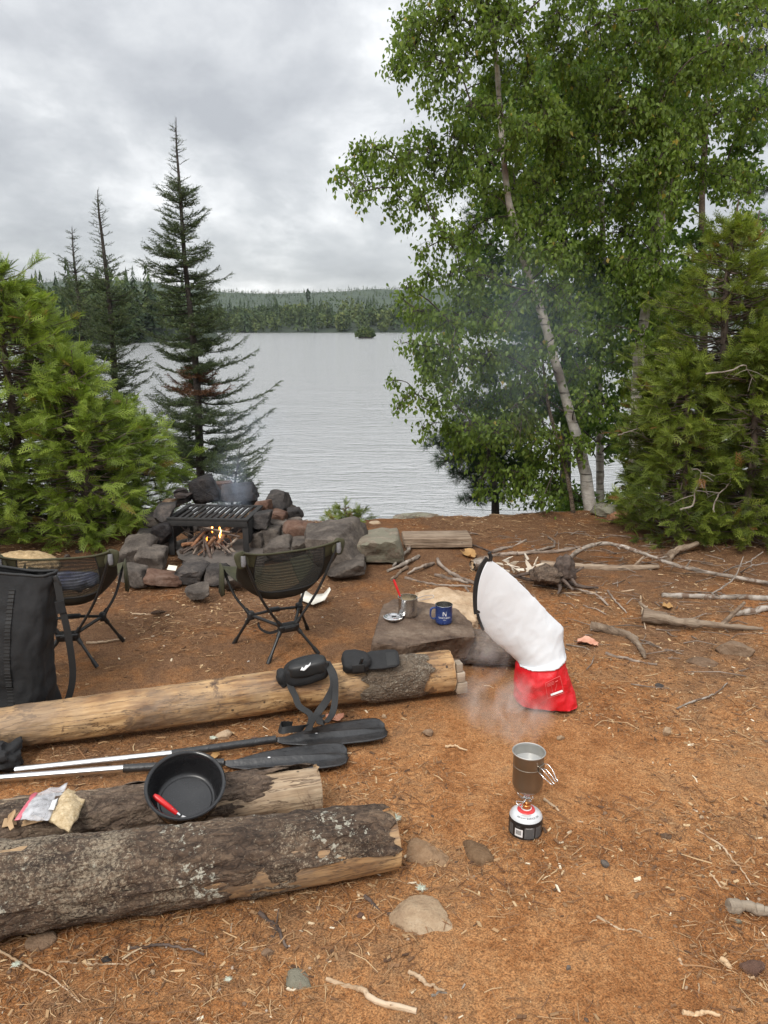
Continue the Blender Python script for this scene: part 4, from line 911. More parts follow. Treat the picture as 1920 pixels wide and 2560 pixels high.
# ================================================================= STICKS, DRIFTWOOD, STONES
def stick(name, label, pts, r, mat, cat='stick', seed=0, r1=None, h=None, m=9, n=40, knots=0, kink=.004):
    """pts are (px, py) on the ground or (px, py, height)"""
    if pts[0][1] < 1600: r *= .85; r1 = r1 * .85 if r1 else r1
    if r < .0125 and pts[0][1] > 1750: r *= .62; r1 = r1 * .62 if r1 else r1
    P = []
    for q in pts:
        z = q[2] if len(q) > 2 else (r * .75 if h is None else h); c = G(q[0], q[1], z); c[2] = z + float(gh(c[0], c[1])[0]); P.append(c)
    P = np.array(P); g = np.random.default_rng(seed + 100); p = cr_path(P, n); p[1:-1] += (np.cumsum(g.normal(size=(n, 3)) * kink * .5, 0) * np.sin(np.linspace(0, PI, n))[:, None])[1:-1]
    b = p[0].copy(); R = frame_x(p[-1] - p[0]); q = (p - b) @ R
    rr = np.linspace(r, r1 if r1 is not None else r * .6, n) * (1 + .16 * fbm(np.stack([np.linspace(0, 9, n), np.zeros(n) + seed, np.zeros(n)], -1), 2, seed))
    q0 = 7 if r < .013 else 18; dsp = (lambda v, u, th: fbm(v * q0 + seed, 3, seed) * r * .16)
    geo = tube(q, rr, m, disp=dsp); o = None
    gs = [geo]
    for k in range(knots):
        i = g.integers(4, n - 4); d = nrm((q[i + 1] - q[i - 1]) * .6 + g.normal(size=3)); d[2] = abs(d[2]); gs.append(tube([q[i], q[i] + d * r * g.uniform(2.5, 7)], [r * .4, r * .22], 6))
    o = obj(name, join(*gs), M[mat], base=(0, 0, 0), label=label, cat=cat)
    o.matrix_world = Matrix.Translation(Vector(b)) @ Matrix(R.tolist()).to_4x4(); return o
def Z7(*p): return [(900 + a[0] / 1.6265, 1240 + a[1] / 1.6265, *a[2:]) for a in p]
def Q4(*p): return [(960 + a[0] / 1.728, 1280 + a[1] / 1.728, *a[2:]) for a in p]
def Q3(*p): return [(a[0] / 1.728, 1280 + a[1] / 1.728, *a[2:]) for a in p]
stick('fallen_branch', 'long pale arched branch with red-brown bend, reaching to the right edge', Z7((848, 250, .01), (888, 212, .10), (960, 188, .13), (1030, 194, .12), (1130, 228, .09), (1220, 258, .07), (1330, 288, .05), (1500, 318, .03), (1700, 345, .02)), .021, 'birch_stick', 'branch', 1, .013, knots=5)
stick('red_branch_end', 'stripped red-brown broken end at the bend of the arched branch', Z7((838, 262, .0), (868, 232, .05), (905, 206, .105)), .025, 'red_stick', 'branch', 2, .022, knots=1)
stick('driftwood_log', 'smooth grey-brown driftwood log lying under the arched branch', Z7((735, 268), (900, 272), (1060, 282), (1215, 278)), .031, 'wood_drift', 'log', 3, .026, knots=1)
stick('birch_log', 'thin pale birch length by the right edge, upper of two', Z7((1228, 396), (1400, 402), (1560, 404), (1720, 408)), .019, 'birch_stick', 'log', 4, .022, knots=2)
stick('birch_log', 'pale birch length by the right edge, lower and thicker', Z7((1515, 466), (1600, 452), (1750, 432)), .021, 'birch_stick', 'log', 5, .018)
stick('driftwood_log', 'twisted grainy driftwood log tapering towards the right edge', Z7((1150, 470, .05), (1230, 478, .05), (1330, 500, .045), (1450, 505, .035), (1640, 528, .02)), .047, 'wood_drift', 'log', 6, .014, knots=2, m=14)
stick('exposed_root', 'flat brown root bent downwards in the dirt, right of the dry bag', Z7((940, 512), (1040, 530), (1095, 555), (1130, 590), (1160, 640)), .030, 'wood_drift', 'root', 7, .012)
stick('grey_stick', 'upper pale stick of the small bundle beside the flat boulder', Z7((212, 188), (180, 235), (135, 282)), .018, 'birch_stick', seed=8)
stick('grey_stick', 'thick pale stick lying across the small bundle', Z7((240, 238), (190, 270), (112, 300)), .019, 'birch_stick', seed=9)
stick('grey_stick', 'mossy grey stick at the right of the small bundle', Z7((300, 264), (250, 285), (195, 312)), .017, 'stick_bark', seed=10)
stick('brown_stick', 'short brown stick lowest in the small bundle', Z7((190, 285), (160, 310), (128, 332)), .016, 'wood_drift', seed=11)
stick('grey_stick', 'curved grey-green stick pointing at the strap end of the white dry bag', Z7((316, 250), (330, 275), (400, 318), (490, 350)), .016, 'stick_bark', seed=12, r1=.013)
stick('grey_stick', 'straight grey stick just left of the white dry bag', Z7((305, 310), (370, 325), (440, 342)), .015, 'stick_bark', seed=13)
stick('brown_stick', 'long thin brown stick behind the mug and cook pot', Z7((183, 326), (310, 348), (452, 360)), .012, 'stick_bark', seed=14)
stick('brown_stick', 'short stick propped on the pale boulder behind the mug', Z7((428, 360), (450, 382), (470, 400)), .011, 'stick_bark', seed=15)
stick('grey_stick', 'forked grey stick beyond the dry bag, upper one', Z7((540, 218), (610, 196), (676, 168)), .017, 'stick_bark', seed=16, knots=2)
stick('brown_stick', 'long slightly curved stick leading to the arched branch', Z7((480, 252), (560, 228), (640, 228), (770, 216), (895, 194)), .013, 'stick_bark', seed=17, r1=.016, knots=3)
stick('grey_stick', 'hook-ended grey stick beyond the dry bag', Z7((680, 220), (740, 210), (788, 190), (790, 170), (765, 154)), .015, 'stick_bark', seed=18)
stick('brown_stick', 'thin dark stick leaning off the grey timber', Z7((412, 182, .05), (470, 196), (545, 222)), .010, 'stick_dark', seed=19)
stick('thin_stick', 'thin stick right of the splintered stump, uppermost', Z7((830, 382), (960, 378), (1115, 370)), .008, 'stick_pale', seed=20)
stick('brown_stick', 'crooked stick running right from the splintered stump', Z7((820, 352), (880, 368), (950, 394), (1010, 432)), .010, 'stick_bark', seed=21, knots=4)
stick('thin_stick', 'long thin stick sloping down right of the stump', Z7((840, 390), (920, 430), (1000, 465)), .006, 'stick_bark', seed=22)
stick('thin_stick', 'thin grey stick crossing towards the twisted driftwood', Z7((1008, 374), (1040, 418), (1085, 462)), .008, 'stick_bark', seed=23)
stick('thin_stick', 'upright-looking thin twig at the left end of the twisted driftwood', Z7((1142, 396), (1150, 450), (1162, 530)), .007, 'stick_pale', seed=24)
stick('thin_stick', 'thin curved stick below the flat brown root', Z7((1000, 622), (1100, 640), (1210, 668)), .008, 'stick_bark', seed=25)
stick('thin_stick', 'slender twig right of the flat brown root', Z7((1165, 580), (1230, 600), (1310, 625)), .007, 'stick_bark', seed=26)
stick('pale_twig', 'pale forked twig lying alone on bare dirt near the right side', Q4((1268, 828), (1340, 800), (1430, 770), (1485, 722)), .007, 'birch_stick', 'twig', 27, knots=3)
stick('brown_stick', 'brown stick lying just right of the stove', Q4((692, 1232), (770, 1290), (862, 1328)), .008, 'stick_pale', seed=28, r1=.005)
stick('thin_stick', 'long thin stick near the right edge, upper of two parallel ones', Q4((1352, 1358), (1465, 1440), (1530, 1520), (1588, 1602)), .006, 'stick_pale', seed=29)
stick('thin_stick', 'long thin stick near the right edge, lower of two parallel ones', Q4((1408, 1558), (1510, 1650), (1600, 1735)), .006, 'stick_pale', seed=30)
stick('grey_stick', 'grey weathered stick at the right edge near the bottom', Q4((1488, 1702), (1570, 1708), (1700, 1720)), .019, 'wood_gray', seed=31, r1=.015, m=12)
stick('brown_stick', 'brown stick at the bottom, thick end to the right', Q3((1408, 1996), (1480, 2012), (1560, 2040), (1640, 2090), (1800, 2140)), .008, 'stick_pale', seed=32, r1=.012, knots=2)
stick('brown_stick', 'short brown stick above the bottom thick stick', Q4((108, 1974), (180, 2020), (262, 2062)), .009, 'stick_pale', seed=33)
stick('thin_stick', 'thin twig lying below the tan rock, centre right', Q4((918, 1752), (1040, 1800), (1160, 1842)), .006, 'stick_pale', seed=34)
stick('thin_stick', 'very long thin curved twig in the bottom left corner', Q3((-40, 1850), (80, 1920), (210, 1990), (345, 2105)), .005, 'stick_pale', seed=35, r1=.003)
stick('thin_stick', 'straight thin pale twig below the front log, left part', Q3((248, 1918), (390, 1924), (545, 1932)), .005, 'stick_pale', seed=36)
stick('dark_stick', 'dark curved stick below the front log, centre', Q3((560, 1862), (700, 1848), (880, 1892)), .007, 'stick_dark', seed=37)
stick('dark_root', 'dark knobbly root end below the right part of the front log', Q3((1120, 1712), (1180, 1750), (1215, 1800), (1240, 1870)), .010, 'stick_dark', 'root', 38, knots=4)
stick('dark_stick', 'dark stick pointing at the tan rock', Q3((1575, 1645), (1640, 1690), (1690, 1730)), .010, 'stick_dark', seed=39)
stick('wood_chip', 'pale chip of wood lying left of the stove', Q4((265, 998), (310, 1006), (360, 1016)), .008, 'wood_cut', 'wood chip', 40)
stick('brown_stick', 'thin curved stick in front of the black camp chair', [(215, 1600), (262, 1597), (313, 1590)], .007, 'stick_pale', seed=41)
stick('thin_stick', 'thin twig between the two camp chairs', [(330, 1527), (370, 1530), (404, 1530)], .006, 'stick_pale', seed=42)
stick('thin_stick', 'thin stick at the lower right, angled towards the corner', Q4((1275, 1935), (1320, 1990), (1360, 2075)), .006, 'stick_pale', seed=43)
stick('wood_chip', 'torn pale slab of wood at the lower right edge', Q4((1455, 1925), (1520, 1965), (1600, 2010)), .012, 'wood_cut', 'wood chip', 44, r1=.006)
stick('wood_chip', 'flat pale chip at the very bottom, right of centre', Q4((1290, 2165), (1380, 2172), (1450, 2172)), .010, 'wood_cut', 'wood chip', 45)
stick('pale_twig', 'whitish crooked twig at the bottom, left of centre right half', Q4((205, 2082), (280, 2052), (350, 2030)), .006, 'birch_stick', 'twig', 46, knots=2)
stick('root_stub', 'brown root stub sticking up behind the arched branch', Z7((1250, 250), (1300, 215, .05), (1370, 190, .06)), .036, 'wood_drift', 'root', 47, r1=.018)
for i, (a, b, c_, lb) in enumerate((((1430, 390), (1500, 330, .10), (1560, 240, .22), 'thin bare twig arching up at the right edge, tallest'), ((1480, 300), (1560, 262, .12), (1640, 215, .16), 'thin bare twig arching low at the right edge'), ((1550, 300), (1600, 270, .14), (1700, 250, .1), 'thin bare twig drooping over the arched branch end'))):
    stick('bare_twig', lb, Z7(a, b, c_), .006, 'dead_twig', 'twig', 50 + i, r1=.003, knots=5)
g = np.random.default_rng(6)
# bundle of small broken twigs on the right dirt, each too small to tell apart: part of the litter below

def timber():
    a = G(1000, 1372); b = G(1186, 1368); Y = a[1]; bk = G(1180, 1338, .06)
    t = thing('timber', 'short squared grey timber lying beyond the flat boulder', 'timber', (a + b) / 2); L = b[0] - a[0]
    R = rotm('Z', 3); v = rbox((0, 0, 0), (L * .92, .24, .055), None, .008, 2); bm = (v[0], v[1])
    o = obj('plank', xf((bm[0], bm[1]), R, (a + b) / 2 + [0, .13, .04]), M['wood_drift'], t, sharp=40)
    obj('split_edge', xf(rbox((0, 0, 0), (L * .9, .012, .03), None, .003), R, (a + b) / 2 + [.01, -.005, .02]), M['wood_drift'], t)
timber()

def stump():
    c = G(1330, 1470); t = thing('splintered_stump', 'uprooted dark stump with pale torn splinters behind the white dry bag', 'stump', c)
    g = np.random.default_rng(4)
    obj('root_mass', rock(c + [.10, .06, .065], (.26, .24, .16), 31, 10, .24, 4), M['bark_brown'], t)
    obj('root_knob', rock(c + [.22, .04, .10], (.17, .16, .22), 32, 9, .2, 4), M['stick_dark'], t)
    for k in range(18):
        px, py = g.uniform(1250, 1345), g.uniform(1398, 1432); b = G(px, py, .02); d = np.array([g.normal() * .9, g.normal() * .5, g.uniform(.05, .6)]); d = nrm(d) * g.uniform(.04, .11)
        sd = nrm(np.cross(d, g.normal(size=3))); w = g.uniform(.005, .016)
        V = np.array([b - sd * w, b + sd * w, b + d * .6 + sd * w * .9, b + d, b + d * .5 - sd * w * .7]); obj('splinter', (V, [np.array([[0, 1, 2, 3, 4]])]), M['splinter_wood'], t, False, solid=.006)
    for k in range(9):
        a = g.uniform(0, 2 * PI); p0 = c + [.14, .08, .05]; e = p0 + np.array([math.cos(a) * .30, math.sin(a) * .22, g.uniform(-.045, .03)]); obj('root', tube(cr_path([p0, (p0 + e) / 2 + g.normal(size=3) * .03, e], 14), np.linspace(.018, .006, 14), 7), M['stick_dark'], t)
stump()
log_thing('bark_strip', 'curl of pale papery bark lying left of the splintered stump', G(1180, 1410, .03), G(1225, 1404, .04), .034, .03, 'birch_stick', 81, .004, cat='bark', m=24, nx=14)

# single stones lying about the clearing
def stone(label, px, py, w, h, mat, seed, name='stone', sink=.35, cat='stone', n=4, d=None, rough=.05, planes=14, ryz=None):
    """px, py: middle of the foot of the stone in the photograph; w, h its seen size in pixels"""
    c = G(px, py); s_ = np.linalg.norm(c - EYE) / FOC; W = w * s_; hh = h * s_; d = d or W * .75; H = max(.012, hh * .8)
    c[2] = float(gh(c[0], c[1])[0]) + H * (.5 - sink); c[1] += d * .35
    return obj(name, rock(c, (W, d, H), seed, planes, rough, n, rotm('Z', seed * 37 % 90 - 45) if ryz is None else ryz), M[mat], label=label, cat=cat)
def F4(x, y): return 960 + x / 1.728, 1280 + y / 1.728
def F3(x, y): return x / 1.728, 1280 + y / 1.728
stone('angular brown stone alone on the dirt near the right edge', *F4(1535, 608), 86, 50, 'rock_brown', 1)
stone('small upright tan stone right of the stove', *F4(1224, 956), 22, 34, 'rock_tan', 2, sink=.1)
stone('small round brown stone between bench log and stove', *F4(190, 956), 26, 20, 'rock_brown', 3, sink=.2)
stone('small tan stone just behind the pot on the stove', *F4(765, 968), 24, 16, 'rock_tan', 4, sink=.3)
stone('small smooth grey pebble on bare dirt below the stove', *F4(955, 1532), 24, 20, 'rock_gray', 5, sink=.3)
stone('flat muddy half-buried stone at the right end of the front log', *F4(180, 1525), 126, 120, 'rock_mud', 6, sink=.72, d=.20)
stone('flat muddy half-buried stone nearest the stove', *F4(402, 1512), 96, 92, 'rock_mud', 7, sink=.74, d=.16)
stone('orange-tan half-buried rock below the front log end', *F4(165, 1815), 150, 88, 'rock_tan', 8, sink=.62, d=.17, ryz=rotm('Z', 8), planes=30)
stone('tan angular stone half under the left end of the front log', *F3(160, 1862), 64, 36, 'rock_brown', 9, sink=.35)
stone('pale lichen-covered flat stone near the bottom, left of centre', *F3(1285, 2040), 84, 56, 'rock_pale', 10, sink=.66)
stone('flat tan stone half buried under the paddle blade', *F3(1290, 1148), 74, 44, 'rock_tan', 11, sink=.5)
stone('rounded orange-brown stone between bench log and upper paddle', *F3(965, 965), 44, 34, 'rock_tan', 12, sink=.35)
stone('small brown stone left of the bench log stones', *F3(1100, 975), 22, 16, 'rock_red', 13)
stone('brown oval stone lying right of the paddle blades', 1071, 1826 + 4, 26, 18, 'rock_brown', 14, sink=.2)
stone('small tan pebble in front of the bench log', 960, 1782, 16, 14, 'rock_tan', 15, sink=.2)
stone('reddish brown flat stone in the bottom right corner', *F4(1610, 1995), 56, 40, 'rock_red', 16, sink=.35)
stone('small dark grey pebble near the bottom, right of centre', *F4(798, 1980), 13, 12, 'rock_gray', 17)
stone('small brown pebble right of the two thin sticks', *F4(1225, 1398), 26, 12, 'rock_brown', 18)
stone('small tan pebble below and right of the stove', *F4(1376, 1312), 14, 14, 'rock_tan', 19)
stone('small white pebble in the lower right dirt', *F4(1532, 1775), 16, 14, 'rock_pale', 20)
stone('small brown pebble at lower left centre', *F3(1155, 1908), 30, 22, 'rock_brown', 21)
stone('tiny tan pebble at lower left', *F3(655, 1978), 14, 12, 'rock_tan', 22)
stone('dark pebble below the front log, left', *F3(455, 1930), 24, 18, 'rock_dark', 23)
stone('round brown pebble below the dark root', *F3(1560, 1740), 22, 18, 'rock_red', 24)
stone('brown flat stone right of the red and white bag', *F4(1400, 1352 - 700), 80, 20, 'rock_brown', 25, sink=.6)
stone('small dark slate chip right of the red bag', *F4(1195, 733), 24, 10, 'rock_dark', 26)
# bank-edge rocks
def bankrock(label, px, py, Y, dims, mat, seed, planes=13, rough=.06, R=None, name='rock', lo=.6):
    c = D(px, py, Y); return obj(name, rock(c, dims, seed, planes, rough, 5, R, lo), M[mat], label=label, cat='rock')
bankrock('broad flat lichened ledge at the bank edge above the water', 1048, 1312, 6.55, (.56, .40, .20), 'rock_lichen', 41)
bankrock('brown sloping rock right of the lichened ledge', 1150, 1322, 6.45, (.46, .36, .17), 'rock_brown', 42)
bankrock('round tan rock at the bank edge beside the juniper', 936, 1322, 6.35, (.16, .16, .13), 'rock_tan', 43, 20)
bankrock('low grey-green rock at the bank edge below the leaning birch', 1385, 1296, 6.8, (.62, .34, .12), 'rock_lichen', 44)
bankrock('low pale rock at the foot of the right cedars', 1520, 1282, 6.55, (.30, .28, .17), 'rock_lichen', 45)
bankrock('low brown rock between ledge and birch on the bank edge', 1262, 1300, 6.7, (.44, .3, .10), 'rock_brown', 46)
bankrock('small grey rock right of the juniper', 1335, 1302, 6.6, (.12, .10, .07), 'rock_gray', 47)
stick('broken_log_end', 'rotten orange-brown log end by the pale rock under the cedars', [(1522, 1292, .05), (1545, 1290, .05), (1562, 1288, .05)], .045, 'red_stick', 'log', 61, r1=.042, m=12)
bankrock('pale lichened rock left of the fire ring', 265, 1372, 5.75, (.46, .36, .13), 'rock_lichen', 48)
bankrock('flat tan rock between lichened rock and fire ring', 335, 1370, 5.72, (.34, .3, .12), 'rock_tan', 49)
bankrock('small dark stone left of the pale lichened rock', 196, 1382, 5.45, (.07, .06, .05), 'rock_dark', 50)
bankrock('small grey stone behind the black camp chair', 166, 1393, 5.3, (.05, .05, .05), 'rock_gray', 51)

# ================================================================= FIRE RING
def Z1(x, y): return 160 + x / 2.074, 1150 + y / 2.074
ring = thing('fire_ring', 'stacked stone fire ring round the iron grate', 'fire ring', G(520, 1400))
def rs(x, y, w, h, Y, mat, seed, dep=None, planes=12, R=None, lo=.60, parent=ring, name='stone', label=None, cat=None, rough=.05, block=True):
    c = D(*Z1(x, y), Y); s_ = np.linalg.norm(c - EYE) / FOC / 2.074; W = w * s_ * 1.12; H = h * s_ * 1.12; dp = dep or max(W, H) * .75; R = rotm('Y', (seed * 53 % 25) - 12) if R is None else R
    if Y is not None and y + h / 2 > 505:               # stones of the lowest course stand on the ground
        b_ = G(*Z1(x, y + h / 2)); s_ = np.linalg.norm(b_ - EYE) / FOC / 2.074; W = w * s_ * 1.12; H = h * s_ * .98; c = b_ + [0, dp * .1, H * .46]
    return obj(name, rock(c + [0, dp * .3, 0], (W, dp, H), seed, planes, rough, 4, R, lo, block), M[mat], parent, label=label, cat=cat)
rs(722, 162, 152, 128, 6.05, 'rock_black', 101, .24, label='blackened pointed slab'); rs(896, 186, 205, 92, 6.0, 'rock_black', 102, .26, 8, lo=.8); rs(812, 140, 110, 46, 6.25, 'rock_red', 103, .2)
rs(600, 164, 74, 26, 6.0, 'rock_black', 104, .14); rs(606, 190, 84, 32, 5.95, 'rock_black', 105, .16); rs(596, 222, 90, 30, 6.0, 'rock_dark', 142, .2)
rs(540, 235, 74, 62, 5.95, 'rock_brown', 106, .22); rs(508, 290, 100, 110, 5.34, 'rock_dark', 107, .24, 8); rs(506, 378, 92, 118, 5.28, 'rock_black', 108, .2, 8, lo=.75)
rs(456, 326, 52, 58, 5.75, 'rock_gray', 109, .2); rs(402, 402, 86, 46, 5.5, 'rock_dark', 110, .2); rs(486, 452, 136, 100, 5.32, 'rock_gray', 111, .3)
rs(348, 492, 176, 146, 5.2, 'rock_gray', 112, .34, 18); rs(434, 530, 160, 124, 5.05, 'rock_gray', 113, .26, 11); rs(348, 612, 144, 116, 4.86, 'rock_gray', 114, .22, 9)
rs(440, 330, 70, 120, 5.8, 'rock_dark', 143, .2); rs(512, 250, 60, 60, 6.1, 'rock_dark', 144, .2)
rs(506, 632, 176, 82, 4.84, 'rock_red', 115, .24, 8, lo=.75); rs(650, 604, 140, 92, 4.92, 'rock_dark', 116, .3, 9, lo=.7); rs(668, 560, 130, 50, 5.05, 'rock_dark', 145, .14, 8)
rs(786, 602, 128, 104, 4.92, 'rock_dark', 117, .24, 9, lo=.72); rs(690, 696, 120, 84, 4.72, 'rock_gray', 118, .14, 10)
rs(1098, 226, 164, 96, 5.95, 'rock_dark', 119, .3, 9, lo=.72); rs(1190, 286, 84, 72, 5.85, 'rock_dark', 120, .2, 9); rs(1022, 252, 118, 80, 5.75, 'rock_red', 121, .24, 9)
rs(1010, 322, 118, 108, 5.42, 'rock_dark', 122, .26, 9); rs(1106, 300, 84, 62, 5.7, 'rock_red', 123, .2); rs(1114, 346, 110, 54, 5.6, 'rock_gray', 124, .24)
rs(1194, 338, 78, 64, 5.7, 'rock_gray', 125, .2); rs(1232, 376, 176, 112, 5.4, 'rock_red', 126, .28, 9, lo=.7); rs(1052, 424, 196, 130, 5.4, 'rock_gray', 127, .32, 12)
rs(1112, 474, 148, 128, 5.2, 'rock_gray', 128, .26, 10); rs(1002, 432, 110, 120, 5.36, 'rock_gray', 129, .24); rs(1160, 420, 120, 100, 5.5, 'rock_gray', 130, .3); rs(1230, 470, 140, 130, 5.35, 'rock_gray', 131, .3)
rs(960, 200, 90, 90, 6.1, 'rock_dark', 132, .2); rs(1130, 270, 130, 110, 6.05, 'rock_gray', 133, .25); rs(880, 640, 120, 80, 4.95, 'rock_gray', 134, .2); rs(960, 590, 140, 100, 5.0, 'rock_gray', 135, .24)
g = np.random.default_rng(12)
for k in range(16): rs(560 + 26 * k + g.uniform(-10, 10), g.uniform(330, 440), g.uniform(90, 130), g.uniform(80, 115), 5.95 + g.uniform(0, .12), 'rock_black' if k % 3 else 'rock_dark', 200 + k, .2)
c = G(555, 1395); obj('ash_bed', rock(c + [0, .12, .0], (.90, 1.05, .12), 150, 20, .08, 5), M['ash'], ring)
rs(1380, 478, 340, 236, 4.95, 'rock_gray', 160, .62, 12, parent=None, name='boulder', label='large grey boulder behind the camp chair, cup standing on it', cat='boulder', lo=.72)
rs(1482, 584, 236, 92, 4.72, 'rock_gray', 161, .34, 9, parent=None, name='boulder', label='flat slanted grey slab leaning below the large grey boulder', cat='boulder')
rs(1620, 478, 260, 158, 5.1, 'rock_pale', 162, .46, 12, parent=None, name='boulder', label='pale tan boulder between the large grey boulder and the stick bundle', cat='boulder', lo=.7)
rs(955, 281, 50, 28, 5.62, 'rock_tan', 163, .06, 20, parent=None, name='pebble', label='smooth tan pebble lying on the grate corner', cat='stone', rough=.02, block=False)
p_ = G(*Z1(566, 570), .10); obj('paper_scrap', rbox(p_ + [0, -.02, .02], (.055, .04, .002), rotm('Y', 8) @ rotm('X', 30), 0), M['paper'], label='small cream paper scrap on the front stones of the fire ring', cat='paper')

def grate():
    fl = G(425, 1391); fr = G(620, 1378); ztop = .275
    f0 = G(*Z1(530, 303), ztop); f1 = G(*Z1(952, 312), ztop); b0 = G(*Z1(580, 230), ztop); b1 = G(*Z1(968, 240), ztop)
    t = thing('fire_grate', 'black iron cooking grate standing over the fire', 'grate', (f0 + f1) / 2 * [1, 1, 0])
    X = nrm(f1 - f0); Yv = np.array([-X[1], X[0], 0]); Wd = np.linalg.norm(f1 - f0); dp = max(.3, (b0 - f0) @ Yv); R = np.stack([X, Yv, [0, 0, 1]], 1); o = f0
    def bx(nm, x, y, z, sx, sy, sz, bev=.003, pr=t): return obj(nm, xf(rbox((x, y, z), (sx, sy, sz), None, bev), R, o), M['cast_iron'], pr, sharp=35)
    bx('front_rail', Wd / 2, .014, -.004, Wd, .03, .016); bx('back_rail', Wd / 2, dp, -.004, Wd, .03, .016); bx('side_rail', .018, dp / 2 + .007, -.006, .036, dp - .03, .016); bx('side_rail', Wd - .018, dp / 2 + .007, -.006, .036, dp - .03, .016)
    n = 11
    for i in range(n): bx('bar', .055 + (Wd - .11) * (i + .5) / n, dp / 2 + .007, -.007, (Wd - .11) / n * .52, dp - .032, .012, .002)
    bx('apron', Wd / 2, .004, -.034, Wd * .98, .008, .040, .001)
    for x in (.022, Wd - .022):
        bx('leg', x, .012, -.15, .042, .010, .245, .002); bx('leg', x, dp - .01, -.15, .042, .010, .245, .002)
        bx('side_plate', x + (-.018 if x < .1 else .018), dp / 2, -.10, .006, dp - .06, .16, .001)
grate()
# kindling with the fire in it
def fire():
    c = G(535, 1385); t = thing('kindling_pile', 'heap of burning sticks and twigs under the grate', 'firewood', c); g = np.random.default_rng(19)
    top = D(*Z1(765, 350), 5.55)
    for k in range(46):
        a = g.uniform(-1, 1); x0, y0 = 595 + 275 * (a * .5 + .5), g.uniform(470, 560) - 40 * abs(a); b = D(*Z1(x0, y0), 5.2 + g.uniform(-.1, .15)); b[2] = max(b[2], .02)
        e = top + np.array([g.normal() * .09 - a * .04, g.normal() * .06, g.normal() * .02 - .015]); r = g.uniform(.003, .008) if k % 5 else g.uniform(.010, .016)
        n = 12; p = cr_path([b, (b + e) / 2 + g.normal(size=3) * .018, e], n)
        obj('stick', tube(p, np.linspace(r, r * .75, n), 7), M['stick_dark' if g.uniform() < .45 else ('stick_bark' if g.uniform() < .75 else 'red_stick')], t)
    for q, (a, b, r) in enumerate((((700, 340), (860, 375), .007), ((705, 345), (912, 398), .008), ((785, 500), (900, 405), .010), ((860, 345), (800, 430), .016), ((850, 440), (890, 485), .012), ((685, 515), (780, 400), .013), ((815, 480), (826, 520), .013))):
        obj('stick', tube(cr_path([D(*Z1(*a), 5.3), D(*Z1((a[0] + b[0]) / 2, (a[1] + b[1]) / 2 + 4), 5.27), D(*Z1(*b), 5.25)], 8), [r] * 8, 8), M[('stick_bark', 'stick_dark', 'stick_bark', 'red_stick', 'stick_bark', 'red_stick', 'stick_pale')[q]], t)
    f = thing('campfire_flame', 'small orange flames licking up from the kindling', 'flame', D(*Z1(800, 420), 5.3))
    def flame(pts, w, mat, Y):
        p = cr_path([D(*Z1(x, y), Y) for x, y in pts], 20); u = np.linspace(0, 1, 20); r = w * (np.sin(PI * (u * .86 + .07)) ** .8) * (1 - .35 * u); obj('flame_tongue', tube(p, np.maximum(r, .0008), 10), M[mat], f)
    flame(((818, 424), (808, 400), (812, 380), (805, 355), (812, 336)), .009, 'flame', 5.28); flame(((815, 415), (806, 392), (813, 370), (808, 348)), .0045, 'flame_core', 5.255)
    flame(((770, 378), (766, 360), (770, 340), (768, 326)), .009, 'flame', 5.3); flame(((770, 372), (768, 352), (770, 336)), .0045, 'flame_core', 5.28); flame(((822, 420), (822, 400), (814, 385)), .006, 'flame', 5.3)
    flame(((742, 420), (740, 408), (744, 398)), .006, 'flame', 5.3)
fire()

